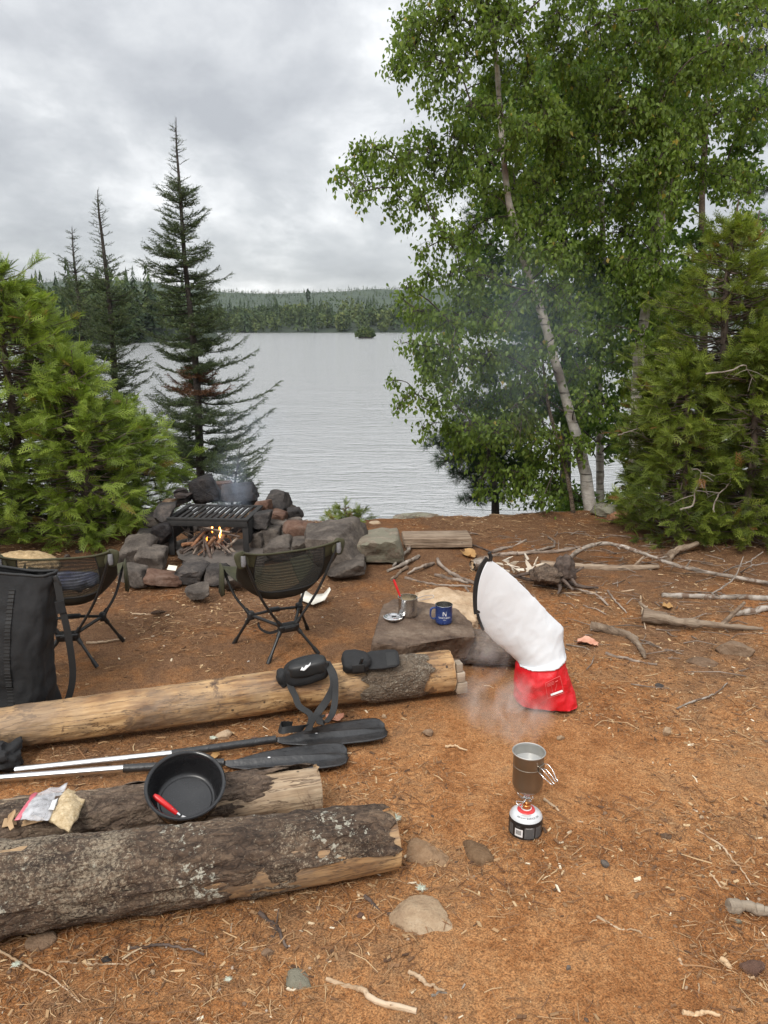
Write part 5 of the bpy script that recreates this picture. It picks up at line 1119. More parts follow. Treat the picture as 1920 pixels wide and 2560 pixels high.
# ================================================================= CAMP CHAIRS
def chair(label, loc, rot):
    t = thing('camp_chair', label, 'chair', (0, 0, 0), 'low folding camp chairs by the fire')
    hub = {-1: np.array([-.035, -.10, .155]), 1: np.array([.035, -.10, .155])}; kn = {-1: np.array([-.132, .083, .175]), 1: np.array([.132, .083, .175])}
    bc = {-1: np.array([-.243, -.185, .575]), 1: np.array([.243, -.185, .575])}; fc = {-1: np.array([-.232, .205, .41]), 1: np.array([.232, .205, .41])}
    for s_ in (-1, 1):
        for nm, a, b, c in (('rear_leg', hub[s_], np.array([s_ * .13, -.158, .012]), 1), ('front_leg', kn[s_], np.array([s_ * .205, .155, .012]), 1), ('back_pole', hub[s_], bc[s_], 0), ('front_pole', kn[s_], fc[s_], 0)):
            m = (a + b) / 2 + (np.array([s_ * .012, 0, -.02]) if not c else 0)
            o = obj(nm, tube(cr_path([a, m, b], 16), .0075 if c else .0068, 12), M['pole_black'], t)
            if c:
                e = nrm(b - a); obj('foot_cap', tube([b - e * .035, b - e * .01, b + e * .008], [.0095, .011, .0105], 12), M['plastic_black'], o); obj('socket', tube([a, a + e * .05], [.0125, .0105], 12), M['plastic_black'], o)
            else:
                e = nrm(m - a); obj('socket', tube([a, a + e * .045], [.0125, .010], 12), M['plastic_black'], o)
        obj('knuckle', superell(kn[s_], (.036, .042, .046), .6), M['plastic_black'], t)
        obj('side_bar', tube(cr_path([hub[s_] + [0, 0, .006], (hub[s_] + kn[s_]) / 2 + [0, 0, .004], kn[s_]], 8), .0085, 12), M['pole_black'], t)
        obj('pole_tip', tube([bc[s_] + [0, .002, -.045], bc[s_] + [0, -.004, -.028], bc[s_] + [0, 0, .004]], [.010, .0125, .011], 12), M['reflective' if s_ else 'plastic_black'], t)
    obj('hub', rbox((0, -.10, .152), (.105, .042, .040), rotm('X', 12), .007, 3), M['plastic_black'], t); obj('hub_plate', rbox((0, -.1245, .150), (.058, .008, .026), rotm('X', 12), .003), M['plastic_black'], t)
    obj('cross_bar', tube([kn[-1], (kn[-1] + kn[1]) / 2 + [0, .004, .008], kn[1]], .0075, 12), M['pole_black'], t); obj('cross_joint', rbox((-.01, .086, .184), (.07, .028, .022), None, .006), M['plastic_black'], t)
    obj('strap', ribbon([kn[-1] + [.03, -.01, -.01], kn[-1] + [.035, -.03, -.065], kn[-1] + [.06, -.10, -.07], hub[-1] + [-.02, -.0, -.012]], .007, (0, .3, 1), .0012), M['webbing_black'], t)
    # sling seat
    C = np.array([[-.165, .560], [-.150, .48], [-.128, .39], [-.100, .318], [-.04, .290], [.06, .30], [.17, .34], [.245, .39]])
    E = np.array([[.245, -.19, .592], [.262, -.14, .52], [.255, -.09, .455], [.235, -.04, .415], [.225, .03, .40], [.228, .10, .40], [.234, .16, .41], [.236, .215, .42]])
    def surf(u0, u1, v0, v1, nu=28, nv=26, off=0.0):
        uu = np.linspace(u0, u1, nu); vv = np.linspace(v0, v1, nv); k = np.linspace(0, 1, len(C))
        c = cr_path(np.column_stack([C[:, 0] * 0, C]), 141); e = cr_path(E, 141); kk = np.linspace(0, 1, 141)
        cy, cz = np.interp(vv, kk, c[:, 1]), np.interp(vv, kk, c[:, 2]); ex, ey, ez = (np.interp(vv, kk, e[:, i]) for i in range(3))
        a = np.abs(uu)[None]; w = a ** 3.4
        lowx = np.interp(vv, [0, .3, .45, .7, 1], [1, .92, .80, .86, 1])[:, None]      # the sling is narrower low down
        x = ex[:, None] * (uu[None] * (lowx + (1 - lowx) * a ** 2))
        P = np.stack([x, cy[:, None] * (1 - w) + ey[:, None] * w, cz[:, None] * (1 - w) + ez[:, None] * w + off], -1)
        return P.reshape(-1, 3), [grid_faces(nv, nu)]
    obj('back_mesh', surf(-.70, .70, .0, .36), M['mesh_black'], t); obj('lower_mesh', surf(-.62, .62, .70, .97, off=.002), M['mesh_olive'], t)
    obj('seat_fabric', surf(-.99, .99, .36, .70), M['brown_cloth'], t, solid=.002)
    for s_ in (-1, 1):
        a, b = (.70, .99) if s_ > 0 else (-.99, -.70)
        obj('side_panel', surf(a, b, .10, .36, 10), M['brown_cloth'], t, solid=.002); obj('corner_pocket', surf(a * (1.0 if s_ > 0 else 1.0), b, .0, .12, 10), M['olive_cloth'], t, solid=.003)
        a, b = (.62, .99) if s_ > 0 else (-.99, -.62); obj('front_panel', surf(a, b, .70, 1.0, 10), M['olive_cloth'], t, solid=.002)
        obj('pole_sleeve', xf(superell((0, 0, 0), (.062, .018, .085), .6), rotm('Y', s_ * 16), bc[s_] + [s_ * .004, .012, -.018]), M['olive_cloth'], t)
        p = surf(s_ * .70, s_ * .70 + 1e-4, 0, .36, 2, 26)[0][::2]; obj('seam', tube(p, .0032, 6), M['webbing_black'], t)
        # hanging front flap of the pole sleeve
        f = fc[s_]; V = np.array([f + [s_ * .012, .0, .03], f + [s_ * .012, -.055, .01], f + [s_ * .010, -.045, -.13], f + [s_ * .016, -.01, -.15], f + [s_ * .02, .02, -.13]]); obj('side_flap', (V, [np.array([[0, 1, 2, 3, 4]])]), M['olive_cloth'], t, solid=.006)
    p = surf(-.99, .99, 0, .001, 40, 2)[0][:40]; obj('top_binding', tube(p + [0, 0, .002], .0052, 8), M['olive_cloth'], t)
    p = surf(-.7, .7, .355, .36, 40, 2)[0][:40]; obj('seam', tube(p, .0035, 6), M['webbing_black'], t)
    t.location = loc; t.rotation_euler = (0, 0, math.radians(rot)); return t
chair('olive low camp chair directly in front of the fire ring', (-.525, 3.69, -.012), 28)
chair('olive low camp chair half hidden behind the black dry bag', (-1.55, 3.584, -.012), 10)
obj('folded_jacket', superell((-1.58, 3.72, .345), (.24, .16, .08), .7, wr=.02, seed=4), M['blue_cloth'], label='crumpled blue and grey jacket on the seat of the left camp chair', cat='jacket')

# ================================================================= BLACK DRY BAG (left edge)
def blackbag():
    c = np.array([-1.575, 2.98, -.01]); t = thing('black_dry_bag', 'tall black roll-top dry bag standing open at the left edge', 'dry bag', c)
    zs = np.linspace(0, 1, 46); m = 80; th = np.linspace(0, 2 * PI, m, endpoint=False); V = []
    for z in zs:
        a = np.interp(z, [0, .03, .1, .5, .85, 1], [.145, .163, .165, .172, .205, .215]); b = np.interp(z, [0, .03, .1, .5, .8, .92, 1], [.10, .12, .125, .118, .08, .05, .035])
        e = .55; sg = lambda x: np.sign(x) * np.abs(x) ** e; x = a * sg(np.cos(th)); y = b * sg(np.sin(th)) + .02 * z
        zz = z * (.655 + .012 * np.cos(th * 2)) - .03 * z ** 2 * (x / .2)
        P = np.stack([x, y, zz], -1); q = np.stack([np.cos(th) * 2.2, np.sin(th) * 2.2, np.full(m, z * 5)], -1); n_ = np.stack([np.cos(th), np.sin(th), 0 * th], -1)
        w = fbm(q, 4, 3) * .013 + (1 - np.abs(fbm(q * [1, 1, 1.6] + 7, 3, 8))) * .010 * (z > .02); V.append(P + n_ * w[:, None])
    V = np.concatenate(V) + c; obj('bag_body', (V, [grid_faces(46, m, True), np.arange(m)[None, ::-1]]), M['nylon_black'], t, solid=.002)
    rim = V[-m:]; obj('rim_band', tube(np.vstack([rim, rim[:2]]), .006, 8, cap=False), M['webbing_black'], t)
    tp = V[-m:]; f = V.reshape(46, m, 3); i = 60 * m // 80
    p = f[2:42:1, 62] + [0, -.004, 0]; obj('daisy_chain', ribbon(p, .011, (1, 0, 0), .0016, 60), M['webbing_black'], t)
    for k in range(40): q = f[2:42, 62][k] + [0, -.0075, 0]; obj('webbing_rib', rbox(q, (.026, .003, .0045), None, .001), M['webbing_black'], t)
    e = f[44, 0]; obj('buckle', rbox(e + [.012, -.02, -.02], (.022, .012, .05), rotm('Y', -20), .004), M['plastic_black'], t)
    s0 = e + [.014, -.025, -.02]; obj('strap', ribbon([s0, s0 + [.012, -.01, -.10], s0 + [.022, -.01, -.22], s0 + [.022, .0, -.33], s0 + [0.0, .0, -.40], s0 + [-.03, -.01, -.435]], lambda: 0, (1, .4, 0), .0016) if False else ribbon([s0, s0 + [.012, -.01, -.10], s0 + [.026, -.01, -.22], s0 + [.026, .0, -.40], s0 + [-.005, .0, -.52], s0 + [-.045, -.01, -.565]], .0135, (1, .35, 0), .0016), M['webbing_black'], t)
    obj('strap_pad', ribbon([s0 + [.006, -.014, -.08], s0 + [.012, -.014, -.13]], .017, (1, .35, 0), .006, 6), M['cloth_black'], t)
    q = f[5, 68]; obj('lash_loop', rbox(q + [0, -.012, 0], (.02, .01, .03), rotm('Y', 20), .003), M['plastic_black'], t)
blackbag()
mound = G(30, 1432)
def sawdust():
    v, F = ico(5); v = v * [.26, .2, .10]; v = v + nrm(v) * (fbm(v * 30, 4, 3) * .012)[:, None]; obj('sawdust_pile', (v + mound + [0, .12, .0], F), M['sawdust'], label='heap of pale sawdust behind the left camp chair', cat='sawdust', kind=None)
sawdust()

# ================================================================= PADDLES
def paddle(label, a, b, c, d, e, hw, seed):
    """a..b silver shaft, b..c black shaft, d blade start, e blade tip: pixels on the ground"""
    P = [G(*q, .022) for q in (a, b, c, e)]; t = thing('paddle', label, 'paddle', P[0])
    X = nrm(P[3] - P[0]); S = np.cross([0, 0, 1.0], X)
    obj('silver_shaft', tube([P[0], P[1]], .0135, 20), M['aluminium'], t); obj('black_shaft', tube(cr_path([P[1] - X * .004, P[1] * .5 + P[2] * .5, P[2]], 10), .0152, 20), M['blade_black'], t)
    L = np.linalg.norm(P[3] - P[2]); n = 40; u = np.linspace(0, 1, n); w = hw * np.interp(u, [0, .12, .3, .5, .8, .93, .98, 1], [.12, .38, .72, .92, 1.0, .93, .74, .35]); m = 21; k = np.linspace(-1, 1, m)
    V = P[2] + X * (u * L)[:, None, None] + S * (w[:, None] * k)[..., None] + np.array([0, 0, 1.0]) * (-.012 + .012 * np.abs(k)[None] ** 2 * u[:, None] + .017 * (np.maximum(0, 1 - np.abs(k)[None] * w[:, None] / .018)) * (1 - u[:, None] ** 4))[..., None]
    V = V.reshape(-1, 3); bl = obj('blade', (V, [grid_faces(n, m)]), M['blade_black'], t, solid=.006)
    obj('label_spot', superell(P[2] + X * L * .36 + [0, 0, .0068], (.012, .008, .002), 1), M['print_white'], bl)
    g = np.random.default_rng(seed); L_ = []
    for q in range(60): x = g.uniform(.1, .97); kk = g.uniform(-.9, .9); w_ = np.interp(x, u, w); c_ = P[2] + X * x * L + S * w_ * kk + [0, 0, -.008 + .012 * kk * kk * x]; r = g.uniform(.001, .0028); L_.append(superell(c_, (r * 2, r * 2, r * .9), 1, (5, 8)))
    obj('water_drops', join(*L_), M['plastic_black'], bl, kind='stuff')
paddle('black-bladed paddle with silver shaft, upper one, blade tip farther right', (38, 1925), (432, 1884), (690, 1848), (690, 1848), (966, 1822), .088, 1)
paddle('black-bladed paddle with silver shaft, lower one passing behind the black pot', (-260, 1965), (312, 1921), (560, 1906), (560, 1906), (868, 1878), .086, 2)
obj('crumpled_pouch', superell(G(8, 1925) + [-.02, .02, .035], (.15, .13, .09), .7, wr=.035, seed=9), M['cloth_black'], label='crumpled black cloth pouch at the end of the upper paddle shaft', cat='pouch')

# ================================================================= POUCHES ON THE BENCH LOG
def pouches():
    c = D(766, 1676, 2.98); t = thing('hip_pouch', 'rounded black hip pouch with white mark and dangling strap on the bench log', 'pouch', c - [0, 0, .05])
    R = rotm('Z', 8) @ rotm('Y', -9)
    obj('pouch_body', superell(c + [0, 0, .0], (.185, .105, .098), .55, wr=.006, seed=3, R=R), M['cloth_black'], t)
    obj('zip_flap', superell(c + [.005, -.012, .022], (.165, .088, .066), .5, wr=.003, seed=5, R=R), M['plastic_black'], t)
    obj('side_wing', superell(c + [-.098, -.01, -.03], (.05, .07, .07), .7, wr=.008, seed=6, R=R), M['cloth_black'], t)
    # white squiggle of a crest on the flap
    pts = [(-.022, -.010), (-.012, .004), (-.006, -.004), (.004, .008), (.014, .006), (.026, .017), (.022, .004), (.010, -.004), (.0, -.012), (-.008, -.016), (-.014, -.012)]
    V = np.array([[a, -.0, b] for a, b in pts]); o_ = c + R @ np.array([.0, -.051, .036]); obj('white_mark', ((V @ (R @ rotm('X', -52)).T) + o_ + [0, -.006, .006], [np.arange(len(pts))[None]]), M['print_white'], t, solid=.0015)
    sd = (1, .25, 0)
    q = lambda x, y, Y: D(x, y, Y)
    obj('strap', ribbon([q(722, 1690, 2.95), q(726, 1716, 2.93), q(738, 1740, 2.90), q(748, 1765, 2.87), q(775, 1785, 2.84), q(776, 1805, 2.80), q(756, 1820, 2.74), q(722, 1824, 2.70), q(702, 1826, 2.70), q(702, 1812, 2.76), q(730, 1812, 2.80)], .013, lambda u: (1 - .75 * min(1, u * 1.6), .3, .1 + .9 * max(0, u - .55) * 2), .0014, 70), M['webbing_black'], t)
    obj('strap', ribbon([q(812, 1660, 2.98), q(826, 1672, 2.95), q(834, 1710, 2.91), q(820, 1745, 2.88), q(796, 1780, 2.84), q(778, 1806, 2.78), q(770, 1828, 2.70)], .015, (1, .3, .15), .0014, 60), M['webbing_black'], t)
    obj('strap', ribbon([q(818, 1655, 3.0), q(836, 1690, 2.93), q(838, 1740, 2.88), q(832, 1780, 2.82), q(818, 1802, 2.76), q(800, 1806, 2.75), q(800, 1792, 2.80), q(812, 1790, 2.80)], .013, (1, .4, .1), .0014, 60), M['webbing_black'], t)
    obj('buckle', rbox(q(812, 1664, 2.965), (.03, .014, .045), rotm('Y', 12), .005), M['plastic_black'], t)
    c = D(926, 1655, 3.06); t = thing('sheath_pouch', 'flat black fabric sheath lying open near the pale end of the bench log', 'pouch', c - [0, 0, .02]); R = rotm('Z', 6) @ rotm('X', 30) @ rotm('Y', -3)
    obj('pouch_body', superell(c + R @ np.array([-.062, -.006, .018]), (.125, .10, .062), .6, wr=.007, seed=11, R=R), M['cloth_black'], t)
    obj('open_flap', superell(c + R @ np.array([.048, .004, .004]), (.155, .095, .018), .45, wr=.003, seed=12, R=R @ rotm('Y', -4)), M['cloth_black'], t)
    obj('belt_loop', rbox(c + R @ np.array([-.042, -.038, .058]), (.013, .01, .058), R @ rotm('Y', 14), .003), M['webbing_black'], t); obj('hook_strip', rbox(c + R @ np.array([-.055, -.052, .035]), (.05, .006, .035), R @ rotm('X', -25), .002), M['webbing_black'], t); obj('velcro_patch', rbox(c + R @ np.array([.09, -.002, .0145]), (.045, .07, .003), R @ rotm('Y', -4), .001), M['webbing_black'], t)
pouches()

# ================================================================= TABLE ROCK AND ITS DISHES
def slab(out_top, out_bot, zt, zb, seed, n=5, amp=.006):
    bm = bmesh.new(); k = len(out_top); a = [bm.verts.new((x, y, (zt(x, y) if callable(zt) else zt))) for x, y in out_top]; b = [bm.verts.new((x, y, (zb(x, y) if callable(zb) else zb))) for x, y in out_bot]
    bm.faces.new(a); bm.faces.new(b[::-1])
    for i in range(k): j = (i + 1) % k; bm.faces.new((a[j], a[i], b[i], b[j]))
    bmesh.ops.bevel(bm, geom=list(bm.edges), offset=.010, segments=2, affect='EDGES', profile=.5); bmesh.ops.triangulate(bm, faces=list(bm.faces))
    for q in range(n):
        es = [e for e in bm.edges if e.calc_length() > .016]
        if not es: break
        bmesh.ops.subdivide_edges(bm, edges=es, cuts=1); bmesh.ops.triangulate(bm, faces=[f for f in bm.faces if len(f.verts) > 3])
    bm.normal_update(); nm = np.array([v.normal for v in bm.verts]); V, F = from_bm(bm)
    return V + nm * (fbm(V * 16, 4, seed) * amp)[:, None] + nm * (fbm(V * 60, 2, seed) * amp * .25)[:, None], F
ZT = .172
top = [G(px, py, ZT)[:2] for px, py in ((928, 1608), (958, 1508), (985, 1496), (1035, 1500), (1140, 1520), (1182, 1556), (1192, 1592), (1150, 1594), (1080, 1602), (1010, 1618), (960, 1612))]
bot = [tuple(np.array(p) + d) for p, d in zip(top, ((-.02, .02), (-.03, .0), (0, 0), (0, 0), (0, 0), (-.02, 0), (-.04, .05), (-.02, .06), (0, .05), (0, .05), (-.01, .05)))]
obj('table_rock', slab(top, bot, ZT, lambda x, y: .035 if x > .2 else -.03, 5), M['rock_table'], label='flat-topped wet brown rock serving as table for pot and mug', cat='rock', sharp=60)
c = G(1120, 1560, .0); obj('boulder', rock((c[0] + .00, 4.14, .01), (.56, .46, .26), 71, 12, .13, 5, rotm('Z', -12), .72), M['rock_tan'], label='yellowish granite boulder behind the blue mug', cat='boulder')
log_thing('log_stub', 'dark weathered log stub in shade left of the red bag', (0.40, 3.56, .06), (.66, 3.50, .06), .088, .082, 'bark_brown', 91, .006, nx=40, m=40)
obj('stone', rock((.12, 3.42, .03), (.20, .2, .10), 72, 10, .05, 4), M['rock_dark'], label='dark stone under the lip of the table rock', cat='stone')
def cyl_pot(nm, label, c, r, h, mat, inner, lip=.0018, cat='pot', fill=None, fillmat=None, th=.0015, base_r=None):
    t = thing(nm, label, cat, c); br = base_r or r * .96
    prof = [(0.0005, .0), (br * .9, .0), (br, .004), (r, .012), (r, h * .45), (r, h - .004), (r + lip, h - .0015), (r + lip, h), (r - th, h), (r - th, h - .004), (r - th, .006), (br * .9, .003), (.0005, .003)]
    obj('pot_body' if cat != 'mug' else 'mug_body', xf(lathe(prof, 56), None, c), [M[mat]], t, sharp=50)
    if fill: obj('contents', xf(lathe([(.0004, fill), (r - th - .0002, fill)], 40), None, c), M[fillmat], t)
    return t
def wire(pts, r=.0016, n=40): return tube(cr_path(pts, n), r, 8)
c = G(1019, 1538, ZT + .004); tpot = cyl_pot('steel_pot', 'brushed steel cook pot with red spoon on the table rock', c, .0485, .098, 'steel', 'steel', fill=.055, fillmat='oat_grain')
hx = c + [.0485, .012, .085]; obj('wire_handle', wire([hx, hx + [.03, .018, .006], hx + [.075, .03, .008], hx + [.085, .022, .004], hx + [.075, .012, -.002], hx + [.03, .0, -.006], hx + [0, -.006, -.008]], .0016), M['steel'], tpot); obj('handle_bracket', rbox(hx + [-.002, -.004, -.004], (.006, .022, .024), None, .001), M['steel'], tpot)
t = thing('red_spoon', 'red-handled spoon standing in the steel cook pot', 'spoon', c + [-.02, 0, .06]); a = c + [-.018, -.005, .05]; b = D(984, 1449, a[1] + .02); u = nrm(b - a)
obj('handle', tube([a + u * .055, a + u * .08, b - u * .02, b], [.004, .0062, .0066, .005], 12), M['red_plastic'], t); obj('stem', tube([a, a + u * .056], .0028, 8), M['steel'], t)
c = G(983, 1547, ZT + .004); t = thing('pot_lid', 'clear-topped steel lid lying beside the cook pot', 'lid', c)
obj('rim', xf(lathe([(.030, .004), (.047, .004), (.049, .008), (.049, .012), (.046, .013), (.044, .009), (.040, .008), (.0395, .016), (.036, .017), (.034, .011), (.030, .010)], 48), None, c), M['chrome'], t, sharp=50); obj('centre', xf(lathe([(.0005, .008), (.034, .008)], 40), None, c), M['plastic_black'], t); obj('window', xf(lathe([(.0005, .0095), (.0335, .0095)], 40), None, c), M['clear_film'], t); obj('tab', rbox(c + [.004, 0, .013], (.022, .008, .005), None, .002), M['plastic_black'], t)
c = G(1109, 1556, ZT + .004); tm = cyl_pot('enamel_mug', 'speckled dark blue mug with white lettering on the table rock', c, .0415, .094, 'mug_blue', 'steel', cat='mug', base_r=.040)
obj('steel_rim', xf(lathe([(.0418, .091), (.0428, .0935), (.0418, .0955), (.0392, .0955), (.0388, .07), (.0385, .03), (.001, .028)], 48), None, c), M['steel'], tm, sharp=50)
hx = c + [-.0405, -.010, .05]; obj('handle', ribbon([hx + [.002, 0, .030], hx + [-.014, -.004, .032], hx + [-.025, -.008, .022], hx + [-.026, -.008, -.008], hx + [-.018, -.006, -.022], hx + [.002, 0, -.024]], .0065, (-.3, 1, 0), .0022, 40), M['mug_blue'], tm)
def oncyl(g, r, ang, z, c): return xf(wrap(g, r, ang, z), None, c)
aim = math.atan2(-c[1], -c[0]) ; obj('lettering', oncyl(text_geo('NORTHERN', .0115), .0421, aim + .10, .038, c), M['print_white'], tm, False, solid=.0003)
lg = join(xf(rbox((-.0075, 0, 0), (.003, .020, .0006), None, 0)), xf(rbox((0.0005, .001, 0), (.003, .0235, .0006), rotm('Z', 32), 0)), xf(rbox((.0075, -.003, 0), (.003, .014, .0006), None, 0)), xf(text_geo('C', .010), None, (.0085, .0095, 0)))
obj('logo', oncyl(lg, .0421, aim + .10, .058, c), M['print_white'], tm, False); obj('small_line', oncyl(xf(rbox((0, 0, 0), (.014, .0012, .0006), None, 0)), .0421, aim + .10, .028, c), M['print_white'], tm, False)
c = D(812, 1345, 5.18); t = thing('enamel_cup', 'small pale green ribbed cup standing on the large grey boulder', 'cup', c + [0, 0, -.03]); obj('cup_body', xf(lathe([(.0005, -.03), (.030, -.03), (.032, -.022), (.037, -.012), (.036, -.006), (.041, .004), (.040, .010), (.045, .022), (.045, .026), (.042, .026), (.038, .012), (.030, -.02), (.0005, -.024)], 40), None, c), M['enamel_cup'], t, sharp=60); obj('rim', xf(lathe([(.0452, .020), (.0470, .024), (.0462, .0285), (.0425, .0285), (.0415, .024)], 40), None, c), M['print_white'], t)

# ================================================================= RED AND WHITE DRY BAG
def drybag():
    Yb = 3.13; base = G(1360, 1782); t = thing('white_red_dry_bag', 'white dry bag with red base flopped over to the left', 'dry bag', base)
    # rings from the base to the flattened mouth: right edge, left edge (pixels), half thickness, bulge
    rg = [((1418, 1784), (1305, 1778), .085, 0, 3.12), ((1434, 1762), (1287, 1752), .115, 0, 3.12), ((1434, 1725), (1284, 1712), .125, 0, 3.12), ((1424, 1672), (1288, 1672), .120, 0, 3.12), ((1414, 1630), (1296, 1652), .105, .01, 3.12), ((1409, 1596), (1290, 1650), .080, .02, 3.11),
          ((1406, 1566), (1258, 1622), .058, .02, 3.10), ((1372, 1532), (1232, 1600), .043, .02, 3.09), ((1333, 1492), (1215, 1582), .032, .025, 3.08), ((1292, 1452), (1205, 1566), .023, .03, 3.07), ((1252, 1418), (1198, 1550), .015, .035, 3.06), ((1222, 1398), (1194, 1535), .010, .035, 3.05)]
    n = 130; m = 112; k = np.linspace(0, 1, len(rg)); u = np.linspace(0, 1, n)
    Rr = cr_path([D(*a[0], a[4]) for a in rg], n); Ll = cr_path([D(*a[1], a[4]) for a in rg], n); T = np.interp(u, k, [a[2] for a in rg]); Bu = np.interp(u, k, [a[3] for a in rg]); th = np.linspace(0, 2 * PI, m, endpoint=False)
    C = (Rr + Ll) / 2; Wv = (Rr - Ll) / 2; ax = nrm(np.gradient(C, axis=0)); dpt = nrm(np.cross(Wv, ax)); dpt = np.where(dpt[:, 1:2] > 0, dpt, -dpt)
    e = np.interp(u, [0, .3, 1], [.8, .85, 1.0]); V = []
    for i in range(n):
        ct, st = np.cos(th), np.sin(th); sx = np.sign(ct) * np.abs(ct) ** e[i]; sy = np.sign(st) * np.abs(st) ** np.interp(u[i], [0, .36, .46, 1], [.8, .9, 1.5, 1.7])
        V.append(C[i] + Wv[i] * sx[:, None] + dpt[i] * (T[i] * sy)[:, None] + ax[i] * (Bu[i] * (1 - sx ** 2))[:, None])
    V = np.array(V); q = V.reshape(-1, 3); nn = nrm((V - C[:, None]).reshape(-1, 3)); uu = np.repeat(u, m)
    cre = (1 - np.abs(fbm(q * [9, 6, 7] + 3, 4, 5))) ** 2; cre2 = (1 - np.abs(fbm((q @ rotm('Y', 40)) * [26, 10, 7], 3, 9))) ** 4 + (1 - np.abs(fbm((q @ rotm('Y', -30)) * [17, 9, 6] + 5, 2, 19))) ** 5
    q = q + nn * (fbm(q * 6, 2, 8) * .006 + cre * .004 - .004 + cre2 * .0018)[:, None] * np.interp(uu, [0, .05, .15, .34, .4, .6, .9, 1], [.5, 1.8, 2.6, 2.2, 1.1, 1, .8, .15])[:, None]; q[:, 2] = np.maximum(q[:, 2], -.004)
    V = q.reshape(n, m, 3); s_ = int(n * .37)
    # boundary dips at the front: red reaches up to a curved line
    st_ = np.sin(th); cut = (s_ + np.round(np.where(st_ < 0, 8 * st_ * (1 - .25 * np.cos(th)), 3 * st_) + 2)).astype(int); fr = []; fw = []
    V = V + 0; off_ = (np.arange(n)[:, None] - cut[None]); V = V + (nn.reshape(n, m, 3) * (.006 * np.exp(-np.maximum(off_, 0) / 9.0) * (off_ >= 0))[..., None]); q = V.reshape(-1, 3)
    f = grid_faces(n, m, True); row = f[:, 0] // m; col = f[:, 0] % m; red = row < cut[col]
    obj('red_base', (q, [f[red], np.arange(m)[None, ::-1]]), M['bag_red'], t); obj('white_body', (q, [f[~red]]), M['bag_white'], t, solid=.002)
    p = V[s_ - 1]; 
    fr_ = [j for j in range(m)]
    mouth = V[-1]; mid = np.array([(mouth[j] + mouth[(m - j) % m]) / 2 for j in range(0, m // 2 + 1)])
    obj('mouth_strip', ribbon(mid + ax[-1] * .004, .013, lambda x: ax[-1], .004, 40), M['webbing_black'], t)
    obj('mouth_end', tube(cr_path([mid[0] + ax[-1] * -.01, mid[0] + nrm(mid[0] - mid[4]) * .012, mid[0] + nrm(mid[0] - mid[4]) * .02 + ax[-1] * .02], 10), .008, 8), M['webbing_black'], t)
    obj('mouth_end', tube(cr_path([mid[-1], mid[-1] + nrm(mid[-1] - mid[-5]) * .03 + ax[-1] * -.01, mid[-1] + nrm(mid[-1] - mid[-5]) * .055 + ax[-1] * -.03], 10), .006, 8), M['webbing_black'], t)
    # printed panel on the red base: rounded frame, lettering lines, white bar
    def onbag(px, py):                         # point on the front of the bag nearest to that view line
        d = ray(px, py); P = V[:s_ + 6].reshape(-1, 3); w = P - EYE; d = d / np.linalg.norm(d); al = w @ d; ds = np.linalg.norm(w - al[:, None] * d, axis=1); ok = ds < .012
        return EYE + d * (al[ok].min() - .003)
    def pline(pts, r=.0009): obj('print_line', tube(np.array([onbag(*q_) for q_ in pts]), r, 5), M['print_pink'], t)
    M['print_pink'] = simple('print_pink', (.62, .12, .12), (.70, .20, .19), 30, .5, 0)
    a, b, c_, d_ = (1363, 1708), (1400, 1690), (1410, 1732), (1369, 1746); lerp = lambda p_, q_, f_: (p_[0] + (q_[0] - p_[0]) * f_, p_[1] + (q_[1] - p_[1]) * f_)
    for p_, q_ in ((a, b), (b, c_), (c_, d_), (d_, a)): pline([lerp(p_, q_, x) for x in np.linspace(0, 1, 7)])
    for y in (.12, .2, .28): pline([lerp(lerp(a, d_, y), lerp(b, c_, y), x) for x in np.linspace(.08, .55, 5)], .0008)
    pline([lerp(lerp(a, d_, .2), lerp(b, c_, .2), x) for x in np.linspace(.62, .8, 4)], .0014); pline([lerp(lerp(a, d_, y), lerp(b, c_, y), .35) for y in np.linspace(.35, .72, 5)], .0008); pline([lerp(lerp(a, d_, y), lerp(b, c_, y), .62 + .1 * math.sin(y * 6)) for y in np.linspace(.35, .72, 5)], .0008)
    w = np.array([onbag(*lerp(lerp(a, d_, .86), lerp(b, c_, .86), x)) for x in np.linspace(.22, .95, 8)]); obj('white_bar', ribbon(w, .0042, (0, .4, 1), .0006, 16), M['print_white'], t)
drybag()

